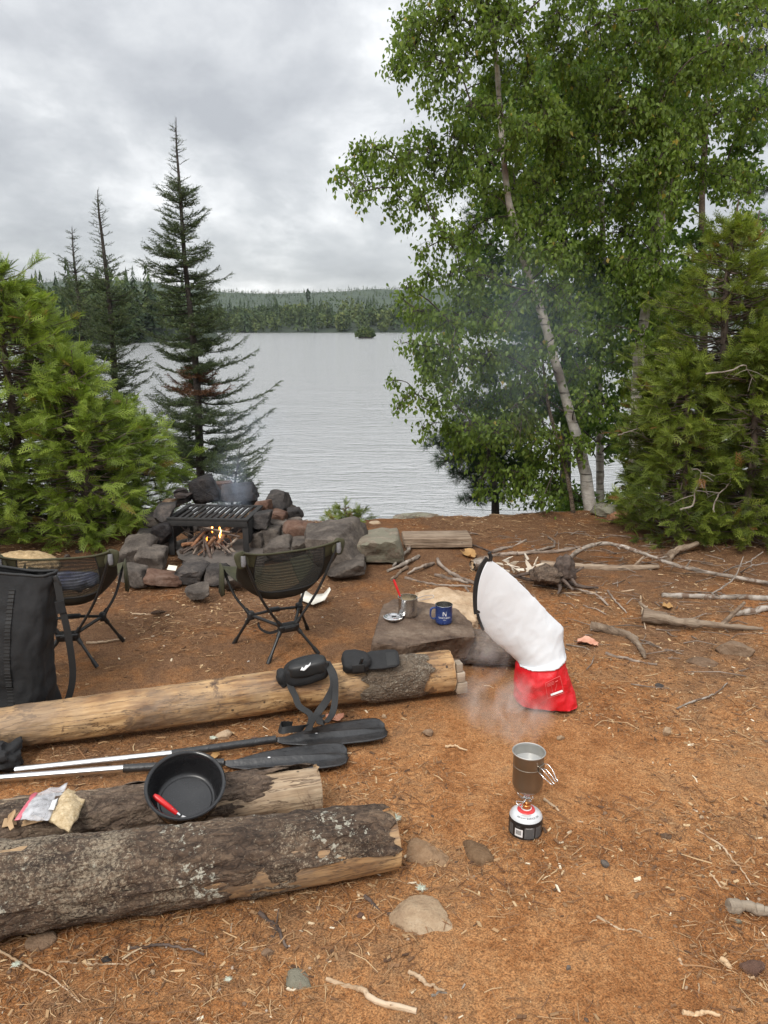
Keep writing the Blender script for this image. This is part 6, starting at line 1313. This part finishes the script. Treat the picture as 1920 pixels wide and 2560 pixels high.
# ================================================================= BLACK POT WITH RED UTENSIL
def blackpot():
    c = np.array([-.622, 2.138, .150]); R = rotm('Z', 8) @ rotm('X', 24) @ rotm('Y', 4); r = .121; h = .090
    t = thing('black_pot', 'open speckled black enamel pot tilted on the back log', 'pot', c)
    prof = [(.0005, 0), (.082, 0), (.092, .004), (.099, .016), (.108, .055), (r - .008, h - .006), (r - .003, h - .004), (r, h - .002), (r + .001, h + .001), (r - .002, h + .004), (r - .008, h + .003), (r - .012, h - .002), (.105, .055), (.096, .018), (.089, .0075), (.082, .0052), (.0005, .0042)]
    obj('pot_body', xf(lathe(prof, 80), R, c), M['enamel_black'], t, sharp=50)
    obj('bottom_ring', xf(lathe([(.078, .0056), (.0795, .0068), (.081, .0058)], 64), R, c), M['enamel_black'], t)
    hit = lambda px, py, z: (lambda o_, d_: o_ + d_ * (z - o_[2]) / d_[2])(R.T @ (EYE - c), R.T @ ray(px, py))
    a = hit(385, 1994, .040); b = hit(452, 2040, .020); u = nrm(b - a); q = thing('red_spatula', 'red-handled utensil with bent pale tip lying in the black pot', 'utensil', c)
    f = lambda p: R @ np.asarray(p) + c
    obj('handle', tube([f(a + [0, 0, .012]), f(a + u * .012 + [0, 0, .012]), f(a + u * .06 + [0, 0, .004]), f(a + u * .088 - [0, 0, .001])], [.006, .0095, .0088, .0065], 14), M['red_plastic'], q); obj('ferrule', tube([f(a + u * .087), f(a + u * .098 - [0, 0, .002])], [.007, .006], 12), M['chrome'], q); obj('ferrule_ring', tube([f(a + u * .098 - [0, 0, .002]), f(a + u * .103 - [0, 0, .002])], [.0068, .0066], 12), M['plastic_black'], q)
    for s_ in (.25, .55, .8): obj('rivet', superell(f(a + u * .09 * s_ + [0, 0, .0185 - .012 * s_]), (.004, .004, .003), 1, (6, 10)), M['chrome'], q)
    p0 = a + u * .10; p1 = a + u * .126 + [0, 0, -.002]; p2 = p1 + [.034, -.004, .006]; p3 = p1 + [.004, -.012, .004]
    V = np.array([f(x) for x in (p0 + [.003, .003, 0], p1 + [.008, .006, 0], p2, p3 + [.010, -.003, 0], p3, p0 - [.003, .003, 0])]); obj('tip', (V, [np.arange(6)[None]]), M['print_white'], q, solid=.003)
blackpot()

# ================================================================= OATS, CARDBOARD
def oats():
    Zc = lambda x, y, h: G(x / 2.765, 1850 + y / 2.765, h); t = thing('oat_bag', 'clear zip bag of rolled oats with pink seal on the back log', 'bag', Zc(400, 480, .15))
    def sheet(pts, hs, n=14, m=14, puff=0.0, seed=0):
        a, b, c, d = [Zc(*p, h) for p, h in zip(pts, hs)]; u = np.linspace(0, 1, n)[:, None, None]; v = np.linspace(0, 1, m)[None, :, None]; P = (a * (1 - u) + b * u) * (1 - v) + (d * (1 - u) + c * u) * v
        bul = 16 * u * (1 - u) * v * (1 - v); P = P + np.array([0, -.3, 1.0]) * bul * puff; P = P.reshape(-1, 3); return P + np.array([0, 0, 1.0]) * (fbm(P * 26, 3, seed) * .006)[:, None], [grid_faces(n, m)]
    o1 = sheet(((468, 345), (597, 410), (478, 640), (335, 555)), (.150, .150, .16, .165), 22, 22, .022, 3); obj('oats', o1, M['oat_grain'], t, solid=.012)
    obj('film', sheet(((240, 372), (470, 303), (335, 558), (112, 548)), (.165, .155, .175, .168), 22, 22, .014, 6), M['clear_film'], t, solid=.001)
    obj('film', sheet(((460, 318), (603, 408), (482, 646), (322, 560)), (.152, .152, .163, .168), 22, 22, .027, 3), M['clear_film'], t, solid=.0008) if False else None
    obj('zip_strip', sheet(((215, 382), (262, 366), (138, 548), (100, 556)), (.167, .166, .170, .168), 12, 5, .004, 6), M['zip_pink'], t, solid=.002)
    obj('label_patch', sheet(((365, 410), (400, 395), (372, 490), (335, 490)), (.176, .174, .18, .182), 8, 8, .002, 6), M['print_white'], t, solid=.001)
    def card(pts, hs, lab): obj('cardboard_piece', (np.array([Zc(*p, h) for p, h in zip(pts, hs)]), [np.arange(len(pts))[None]]), M['cardboard'], label=lab, cat='cardboard', solid=.003, smooth=False)
    card(((185, 520), (225, 515), (312, 545), (310, 555), (235, 578), (150, 598), (148, 545)), (.16, .16, .162, .158, .135, .125, .14), 'tan cardboard flap sticking out under the oat bag')
    card(((128, 415), (148, 462), (110, 545), (95, 530)), (.16, .16, .15, .15), 'tall folded kraft strip, farthest back of the torn kraft pieces'); card(((45, 490), (95, 480), (118, 585), (12, 606)), (.155, .155, .135, .135), 'flat kraft piece, leftmost of the torn kraft pieces'); card(((58, 520), (105, 480), (110, 500), (85, 560), (98, 605), (70, 628), (48, 580)), (.165, .168, .168, .158, .146, .142, .15), 'curled kraft loop in front of the torn kraft pieces')
oats()

# ================================================================= STOVE
def stove():
    c = GP(1313, 2075, -.004); t = thing('camp_stove', 'small gas stove screwed on black and white fuel canister', 'stove', c); r = .0545
    cn = obj('canister', xf(lathe([(.0005, .003), (r * .8, .003), (r * .86, .0), (r * .97, .0015), (r * 1.005, .006), (r * 1.005, .010), (r, .012), (r, .0125)], 64), None, c), M['steel'], t, sharp=50)
    obj('label_band', xf(lathe([(r, .0125), (r, .060), (r * .995, .064), (r * .97, .069)], 64), None, c), M['can_black'], t)
    obj('shoulder', xf(lathe([(r * .97, .069), (r * .90, .0765), (r * .76, .0835), (r * .58, .088), (r * .50, .0885)], 64), None, c), M['shoulder_white'], t)
    obj('red_collar', xf(lathe([(r * .53, .0882), (r * .51, .0905), (r * .36, .0935), (r * .30, .0925)], 48), None, c), M['red_collar'], t)
    obj('valve_cup', xf(lathe([(r * .31, .0925), (r * .32, .0955), (r * .28, .0965), (r * .27, .094)], 40), None, c), M['print_white'], t)
    aim = math.atan2(-c[1], -c[0])
    def lab(nm, g_, a, z, mat): obj(nm, oncyl(g_, r + .0005, aim + a, z, c), M[mat], t, False)
    P = lambda w, h: (np.stack([np.repeat(np.linspace(-w / 2, w / 2, 14), 2), np.tile([-h / 2, h / 2], 14), np.zeros(28)], -1), [np.array([[2 * i, 2 * i + 2, 2 * i + 3, 2 * i + 1] for i in range(13)])])
    lab('barcode_panel', P(.027, .027), -.38, .034, 'print_white')
    g = np.random.default_rng(2); x = -.0095
    while x < .0095: w = g.uniform(.0004, .0012); obj('barcode_bar', oncyl(xf(P(w, .016), None, (x, 0, .0002)), r + .0005, aim - .38, .035, c), M['can_black'], t, False); x += w + g.uniform(.0004, .001)
    for a, w in ((.26, .032), (.86, .024), (-.95, .018)): lab('text_panel', P(w, .038), a, .037, 'print_gray')
    for a, w in ((.26, .029), (.86, .021), (-.95, .015)):
        for k in range(9): obj('text_line', oncyl(xf(P(w * g.uniform(.7, 1), .0013), None, (0, 0, .0003)), r + .0005, aim + a, .0205 + .0040 * k, c), M['print_dark'], t, False)
    lab('lettering', text_geo('GAZ', .008), -.42, .056, 'print_gray'); lab('lettering', text_geo('DANGER', .0052), .24, .0545, 'print_white')
    # curved word on the shoulder
    word = 'RENDIMIENTO'
    for k, ch in enumerate(word):
        a = aim - .62 + .105 * k; rr = r * .80; R = rotm('Z', math.degrees(a) + 90) @ rotm('X', 22)
        obj('letter', xf(text_geo(ch, .0085), R, c + [math.cos(a) * rr, math.sin(a) * rr, .0832]), M['print_dark'], t, False)
    for a, s_ in ((.62, 'CE'), (.95, '230')):
        R = rotm('Z', math.degrees(aim + a) + 90) @ rotm('X', 22); obj('letter', xf(text_geo(s_, .0085), R, c + [math.cos(aim + a) * r * .80, math.sin(aim + a) * r * .80, .0832]), M['print_dark'], t, False)
    b = c + [0, 0, .094]; obj('valve_nut', xf(lathe([(.0005, 0), (.0135, 0), (.0145, .002), (.0145, .013), (.0125, .015), (.0125, .022), (.0005, .022)], 32), None, b), M['brass'], t, sharp=40)
    obj('stem', xf(lathe([(.0075, .022), (.0075, .030), (.011, .032), (.011, .038), (.0065, .039), (.0065, .048)], 24), None, b), M['chrome'], t, sharp=40)
    kd = np.array([-.8, -.6, 0]); obj('control_knob', tube([b + [0, 0, .027], b + kd * .022 + [0, 0, .026]], .004, 10), M['chrome'], t); obj('knob_loop', wire([b + kd * .020 + [0, 0, .030], b + kd * .034 + [-.008, .006, .034], b + kd * .040 + [0, 0, .027], b + kd * .034 + [.008, -.006, .020], b + kd * .020 + [0, 0, .024]], .0015), M['chrome'], t)
    obj('burner_head', xf(lathe([(.0065, .044), (.013, .050), (.016, .056), (.015, .060), (.0005, .061)], 32), None, b), M['steel'], t, sharp=40)
    zp = .066
    for k in range(3):
        a = aim + .5 + k * 2 * PI / 3; d = np.array([math.cos(a), math.sin(a), 0]); s_ = np.cross(d, [0, 0, 1])
        arm = obj('pot_support', ribbon([b + d * .010 + [0, 0, .030], b + d * .024 + [0, 0, .040], b + d * .030 + [0, 0, .054], b + d * .038 + [0, 0, zp - .003]], .0035, (0, 0, 1), .001, 16), M['steel'], t)
    # the pot on it
    p = b + [0, 0, zp]; t2 = thing('titanium_pot', 'tall bronze-tinted metal pot steaming on the gas stove', 'pot', p); R_ = .0485; H = .138
    obj('pot_body', xf(lathe([(.0005, 0), (.028, 0), (.035, .0025), (.043, .010), (.0475, .020), (R_, .030), (R_, H * .66), (R_ + .0005, H * .665), (R_ - .0004, H * .67), (R_, H * .675), (R_, H - .012), (R_ + .0012, H - .006)], 72), None, p), M['titanium'], t2, sharp=50)
    obj('rim', xf(lathe([(R_ + .0010, H - .006), (R_ + .0042, H - .0022), (R_ + .0046, H), (R_ + .003, H + .0012), (R_ + .001, H)], 72), None, p), M['titanium_in'], t2)
    obj('inside', xf(lathe([(R_ + .001, H), (R_ - .001, H - .006), (R_ - .001, .03), (.03, .003), (.0005, .002)], 72), None, p), M['titanium_in'], t2)
    obj('water', xf(lathe([(.0005, H - .034), (R_ - .0011, H - .034)], 60), None, p), M['water_pot'], t2)
    ha = aim + 1.0; d = np.array([math.cos(ha), math.sin(ha), 0]); s_ = np.array([-d[1], d[0], 0])
    for sg in (-1, 1):
        a0 = ha + sg * .30; q = p + [math.cos(a0) * R_, math.sin(a0) * R_, 0]; e = nrm(np.array([math.cos(a0), math.sin(a0), 0]) * .8 + d * .5)
        obj('handle_wire', wire([q + [0, 0, H - .030], q + e * .016 + [0, 0, H - .030], q + e * .034 - s_ * sg * .004 + [0, 0, H - .042], q + e * .050 - s_ * sg * .012 + [0, 0, H - .060], q + e * .058 - s_ * sg * .014 + [0, 0, H - .066], q + e * .048 - s_ * sg * .012 + [0, 0, H - .070], q + e * .030 - s_ * sg * .004 + [0, 0, H - .060], q + e * .012 + [0, 0, H - .050], q + [0, 0, H - .048]], .0013, 50), M['chrome'], t2)
    q = p + d * (R_ + .001) + [0, 0, H - .039]; Rz = rotm('Z', math.degrees(ha)); obj('handle_bracket', rbox(q, (.003, .030, .022), Rz, .001), M['titanium'], t2)
stove()

# birch bark sheet by the chair, pinecone, leaves, lichen tufts
V = []
for i, u in enumerate(np.linspace(0, 1, 16)):
    px = 752 + 75 * u; py = np.interp(u, [0, .4, .8, 1], [1500, 1512, 1500, 1474]); w = np.interp(u, [0, .3, .8, 1], [16, 13, 8, 3]); h = .012 + .10 * max(0, u - .72) ** 1.3 * 3
    V += [G(px, py, h), G(px - 3 * u, py - 2 * w, h + .006)]
obj('birch_bark', (np.array(V), [grid_faces(16, 2)]), M['birch_bark_sheet'], label='curled white sheet of birch bark beside the right camp chair', cat='bark', solid=.003)
def cone():
    c = G(394, 1531, .014); t = thing('pine_cone', 'brown pine cone lying on the dirt between the two camp chairs', 'pine cone', c); ax = nrm(np.array([1, .35, 0.])); s1 = np.array([-ax[1], ax[0], 0]); g = np.random.default_rng(1)
    obj('core', tube([c - ax * .038, c, c + ax * .038], [.006, .010, .005], 8), M['cone_brown'], t); L = []
    for k in range(70):
        u = k / 70; a = k * 2.4; r = .014 * math.sin(PI * (.1 + .85 * u)); d = s1 * math.cos(a) + np.array([0, 0, 1.0]) * math.sin(a); p = c + ax * (u - .5) * .078; s_ = np.cross(ax, d); L.append((np.array([p, p + d * r + s_ * .005 + ax * .004, p + d * r * 1.1 + ax * .007, p + d * r - s_ * .005 + ax * .004]), [np.array([[0, 1, 2, 3]])]))
    obj('scales', join(*L), M['cone_brown'], t, False, kind='stuff')
cone()
def curl_leaf(label, px, py, s_, mat, seed):
    g = np.random.default_rng(seed); c = GP(px, py, .012); n = 9; u, v = np.meshgrid(np.linspace(-1, 1, n), np.linspace(-1, 1, n)); w = (1 - .55 * v ** 2) ; P = np.stack([u * w, v * 1.2, .35 * u ** 2 + .2 * np.sin(v * 3 + seed)], -1).reshape(-1, 3) * s_; P = P + (g.normal(size=P.shape) * .06 * s_)
    obj('dead_leaf', xf((P, [grid_faces(n, n)]), rotm('Z', seed * 70), c), M[mat], label=label, cat='leaf')
curl_leaf('crumpled pinkish dead leaf right of the white dry bag', *Z7((925, 595))[0], .045, 'leaf_pink', 1); curl_leaf('small yellow dead leaf between the two paddle shafts', 540, 1890, .018, 'leaf_dead', 2); curl_leaf('orange piece of torn wood beside the grey timber', *Z7((440, 240))[0], .055, 'leaf_dead', 3); curl_leaf('orange dead leaf under the bench log by the pouch strap', 838, 1795, .03, 'leaf_pink', 4); curl_leaf('pale orange dead leaf among the back twigs, right side', *Z7((1250, 445))[0], .03, 'leaf_dead', 5)
def tuft(label, px, py, s_, seed):
    g = np.random.default_rng(seed); c = GP(px, py, .004); n = 90; d = nrm(g.normal(size=(n, 3)) * [1, 1, .6] + [0, 0, .4]); P = np.stack([c + d * s_ * .15, c + d * s_ * .6 + g.normal(size=(n, 3)) * s_ * .15, c + d * s_ + g.normal(size=(n, 3)) * s_ * .25], 1); P[..., 2] = np.maximum(P[..., 2], .002); obj('lichen_tuft', tubes(P, np.tile([s_ * .06, s_ * .05, s_ * .02], (n, 1)), 3), M['lichen_tuft'], label=label, cat='lichen')
tuft('pale green lichen tuft at the right end of the front log', 988, 2044, .018, 1); tuft('whitish lichen tuft below the flat muddy stones', *F4(160, 1625), .014, 2); tuft('pale lichen tuft between bench log and upper paddle', 533, 1845, .014, 3); tuft('pale lichen scrap on the dirt far below the front log', *F3(985, 2020), .009, 4); tuft('pale lichen tuft in the bottom left corner', *F3(70, 1955), .011, 5); tuft('whitish lichen scraps under the lower paddle blade', 640, 1938, .02, 6)

# ================================================================= LITTER: needles, chips, pebbles, cones scales (nobody could count it)
def litter():
    g = np.random.default_rng(77)
    def pts(n, near=1.0):
        P = []
        while len(P) < n:
            m = n * 3; y = 1.25 + 5.6 * g.uniform(0, 1, m) ** near; x = g.uniform(-1, 1, m) * (.62 * y + .5); q = np.column_stack([x, y]); d = .36 + fbm(np.column_stack([q * 1.9, np.zeros(m)]), 4, 55) * 1.25 - np.clip(x - .2, 0, .25) * np.clip(3.0 - y, 0, 1) * .5 + np.clip((y - 2.6) * .18, 0, .5) + np.clip(-.3 - x, 0, .6) * .5
            e = np.interp(x, EX, EY); P += list(q[(g.uniform(0, 1, m) < d) & (y < e + .1)])
        q = np.array(P[:n]); return np.column_stack([q, gh(q[:, 0], q[:, 1])])
    def need(name, n, l, w, mat, near, lift=.004):
        P = pts(n, near); a = g.uniform(0, 2 * PI, n); d = np.stack([np.cos(a), np.sin(a), g.normal(size=n) * .12], -1); L = g.uniform(*l, n) ; s_ = np.stack([-d[:, 1], d[:, 0], 0 * a], -1); cv = g.normal(size=(n, 1)) * .07
        q = np.stack([P - d * L[:, None] / 2, P + s_ * L[:, None] * cv + [0, 0, .003], P + d * L[:, None] / 2], 1); q[..., 2] = np.maximum(q[..., 2], P[:, None, 2]) + lift * g.uniform(.2, 1.4, (n, 1)); W = np.repeat(g.uniform(*w, n)[:, None], 3, 1) * [1, 1, .6]
        up = nrm(np.array([0, 0, .5]) + g.normal(size=(n, 3))); sv = nrm(np.cross(d, up)); v, F = strips(q, W, sv); obj(name, (v, F), M[mat], kind='stuff', base=(0, 0, 0), tint=np.repeat(g.uniform(0, 1, n), 6))
    def lm(nm, st, ro=.85): t = NT(nm); M[nm] = t.fin(t.ramp(t.attr(), st), ro)
    lm('litter_needle', [(0, (.10, .042, .018)), (.4, (.22, .11, .048)), (.8, (.30, .165, .075)), (1, (.48, .33, .18))]); lm('litter_chip', [(0, (.07, .034, .016)), (.35, (.20, .105, .048)), (.7, (.38, .235, .115)), (.93, (.54, .39, .22)), (1, (.70, .62, .48))]); lm('litter_pebble', [(0, (.07, .045, .03)), (.5, (.20, .12, .07)), (.85, (.33, .23, .15)), (1, (.45, .40, .35))])
    need('pine_needle_litter', 38000, (.015, .055), (.0007, .0014), 'litter_needle', 1.15); need('small_twig_litter', 900, (.05, .14), (.0010, .0022), 'litter_needle', 1.1, .008); need('splinter_litter', 1300, (.015, .055), (.0010, .0026), 'litter_chip', .9, .005)
    n = 300; a0 = g.uniform(0, 2 * PI, n); P = np.column_stack([g.uniform(.7, 3.3, n), 3.2 + 2.8 * g.uniform(0, 1, n) ** .7]); P = np.column_stack([P, gh(P[:, 0], P[:, 1]) + .006]); d = np.stack([np.cos(a0), np.sin(a0) * .6, g.uniform(-.02, .10, n)], -1); L = g.uniform(.05, .26, n)[:, None]; md = P + d * L * .5 + g.normal(size=(n, 3)) * .012; q = np.stack([P, np.maximum(md, [-9, -9, -.01]), P + d * L + g.normal(size=(n, 3)) * [.02, .02, .004]], 1); v, F = tubes(q, np.repeat(g.uniform(.0015, .0042, n)[:, None], 3, 1) * [1, .9, .55], 5); obj('brushwood_litter', (v, F), M['stick_bark'], kind='stuff', base=(0, 0, 0))
    n = 23000; P = pts(n, .95); v = np.array([[-1, -.4, 0], [.8, -.45, 0], [1, .35, 0], [-.7, .45, 0]]); v = np.vstack([v + [0, 0, .14], v - [0, 0, .14]]); F = np.array([[0, 1, 2], [0, 2, 3]] + [x for i in range(4) for x in ([i, i + 4, (i + 1) % 4], [(i + 1) % 4, i + 4, (i + 1) % 4 + 4])])
    a = g.uniform(0, 2 * PI, n); X = nrm(np.stack([np.cos(a), np.sin(a), g.normal(size=n) * .22], -1)); up = nrm(np.array([0, 0, 1.0]) + g.normal(size=(n, 3)) * .28); Yv = nrm(np.cross(up, X)); Z = np.cross(X, Yv); S = .0022 + .011 * g.uniform(0, 1, n) ** 3.4; Yv = Yv * g.uniform(.35, 1.0, (n, 1)); P[:, 2] += S * .22
    obj('wood_chip_litter', stamp(v, F, P, X, Yv, Z, S), M['litter_chip'], None, False, kind='stuff', base=(0, 0, 0), tint=np.repeat(g.uniform(0, 1, n) ** 1.1, 8))
    n = 2600; P = pts(n, 1.0); v, F = ico(1); v = v * [1, .8, .6]; a = g.uniform(0, 2 * PI, n); X = np.stack([np.cos(a), np.sin(a), 0 * a], -1); Yv = np.stack([-np.sin(a), np.cos(a), 0 * a], -1) * g.uniform(.7, 1.1, (n, 1)); Z = np.tile([0, 0, 1.0], (n, 1)); S = .002 + .0085 * g.uniform(0, 1, n) ** 4
    obj('pebble_litter', stamp(v, F[0], P, X, Yv, Z, S), M['litter_pebble'], None, True, kind='stuff', base=(0, 0, 0), tint=np.repeat(g.uniform(0, 1, n), len(v)))
litter()

# ================================================================= SMOKE AND STEAM
def puff(name, label, c, dims, col, dens, sc_, thr, seed, aniso=0.2, rot=0, falloff=(1.0, .25)):
    v, F = ico(3); o = obj(name, xf((v * np.asarray(dims) / 2, F), None, (0, 0, 0)), M['ash'], base=(0, 0, 0), kind='stuff'); o.location = c; o.rotation_euler = (0, math.radians(rot), 0)
    m = bpy.data.materials.new(name); m.use_nodes = True; t = m.node_tree; t.nodes.clear(); N = t.nodes.new; out = N('ShaderNodeOutputMaterial'); pv = N('ShaderNodeVolumePrincipled'); pv.inputs['Color'].default_value = (*col, 1); pv.inputs['Anisotropy'].default_value = aniso
    tc_ = N('ShaderNodeTexCoord'); mp = N('ShaderNodeMapping'); mp.inputs['Scale'].default_value = [2 / d for d in dims]; t.links.new(tc_.outputs['Object'], mp.inputs[0]); ln = N('ShaderNodeVectorMath'); ln.operation = 'LENGTH'; t.links.new(mp.outputs[0], ln.inputs[0])
    fo = N('ShaderNodeMapRange'); fo.inputs[1].default_value = falloff[0]; fo.inputs[2].default_value = falloff[1]; t.links.new(ln.outputs['Value'], fo.inputs[0])
    mp2 = N('ShaderNodeMapping'); mp2.inputs['Location'].default_value = (seed, seed * .7, seed * 1.3); mp2.inputs['Scale'].default_value = (1, 1, .65); t.links.new(tc_.outputs['Object'], mp2.inputs[0])
    ns = N('ShaderNodeTexNoise'); ns.inputs['Scale'].default_value = sc_; ns.inputs['Detail'].default_value = 4; ns.inputs['Distortion'].default_value = .8; t.links.new(mp2.outputs[0], ns.inputs['Vector']); r2 = N('ShaderNodeMapRange'); r2.inputs[1].default_value = thr; r2.inputs[2].default_value = thr + .25; t.links.new(ns.outputs[0], r2.inputs[0])
    mu = N('ShaderNodeMath'); mu.operation = 'MULTIPLY'; t.links.new(fo.outputs[0], mu.inputs[0]); t.links.new(r2.outputs[0], mu.inputs[1]); m2 = N('ShaderNodeMath'); m2.operation = 'MULTIPLY'; m2.inputs[1].default_value = dens; t.links.new(mu.outputs[0], m2.inputs[0]); t.links.new(m2.outputs[0], pv.inputs['Density']); t.links.new(pv.outputs[0], out.inputs['Volume'])
    o.data.materials.clear(); o.data.materials.append(m); return o
puff('steam', '', D(1270, 1765, 2.75), (.44, .40, .26), (.98, .98, .98), 8.5, 11, .48, 3.1)
puff('steam', '', D(1300, 1828, 2.36), (.16, .16, .15), (.98, .98, .98), 7.0, 16, .45, 9.3)
puff('steam', '', D(1215, 1640, 3.0), (.24, .26, .36), (.98, .98, .98), 8.0, 11, .47, 5.7, rot=25)
puff('smoke', '', D(575, 1215, 5.75), (.40, .40, .62), (.70, .82, 1.0), 3.2, 6, .38, 2.2)
puff('smoke', '', D(640, 1090, 6.5), (.8, .6, .8), (.72, .84, 1.0), .55, 3, .38, 8.2)
puff('smoke', '', D(1290, 860, 6.1), (1.9, 1.0, 1.7), (.66, .80, 1.0), .30, 1.6, .34, 4.4)

# ================================================================= THE AIR: even thin haze over the lake
hb = rbox((0, 640, 55), (3400, 1700, 118), None, 0)
hz = obj('haze', hb, M['ash'], base=(0, 0, 0), kind='stuff', smooth=False)
hm = bpy.data.materials.new('haze'); hm.use_nodes = True; hm.node_tree.nodes.clear()
hv = hm.node_tree.nodes.new('ShaderNodeVolumePrincipled'); hv.inputs['Color'].default_value = (.86, .92, 1.0, 1); hv.inputs['Density'].default_value = .00007; hv.inputs['Anisotropy'].default_value = .2
ho = hm.node_tree.nodes.new('ShaderNodeOutputMaterial'); hm.node_tree.links.new(hv.outputs[0], ho.inputs['Volume'])
hz.data.materials.clear(); hz.data.materials.append(hm)
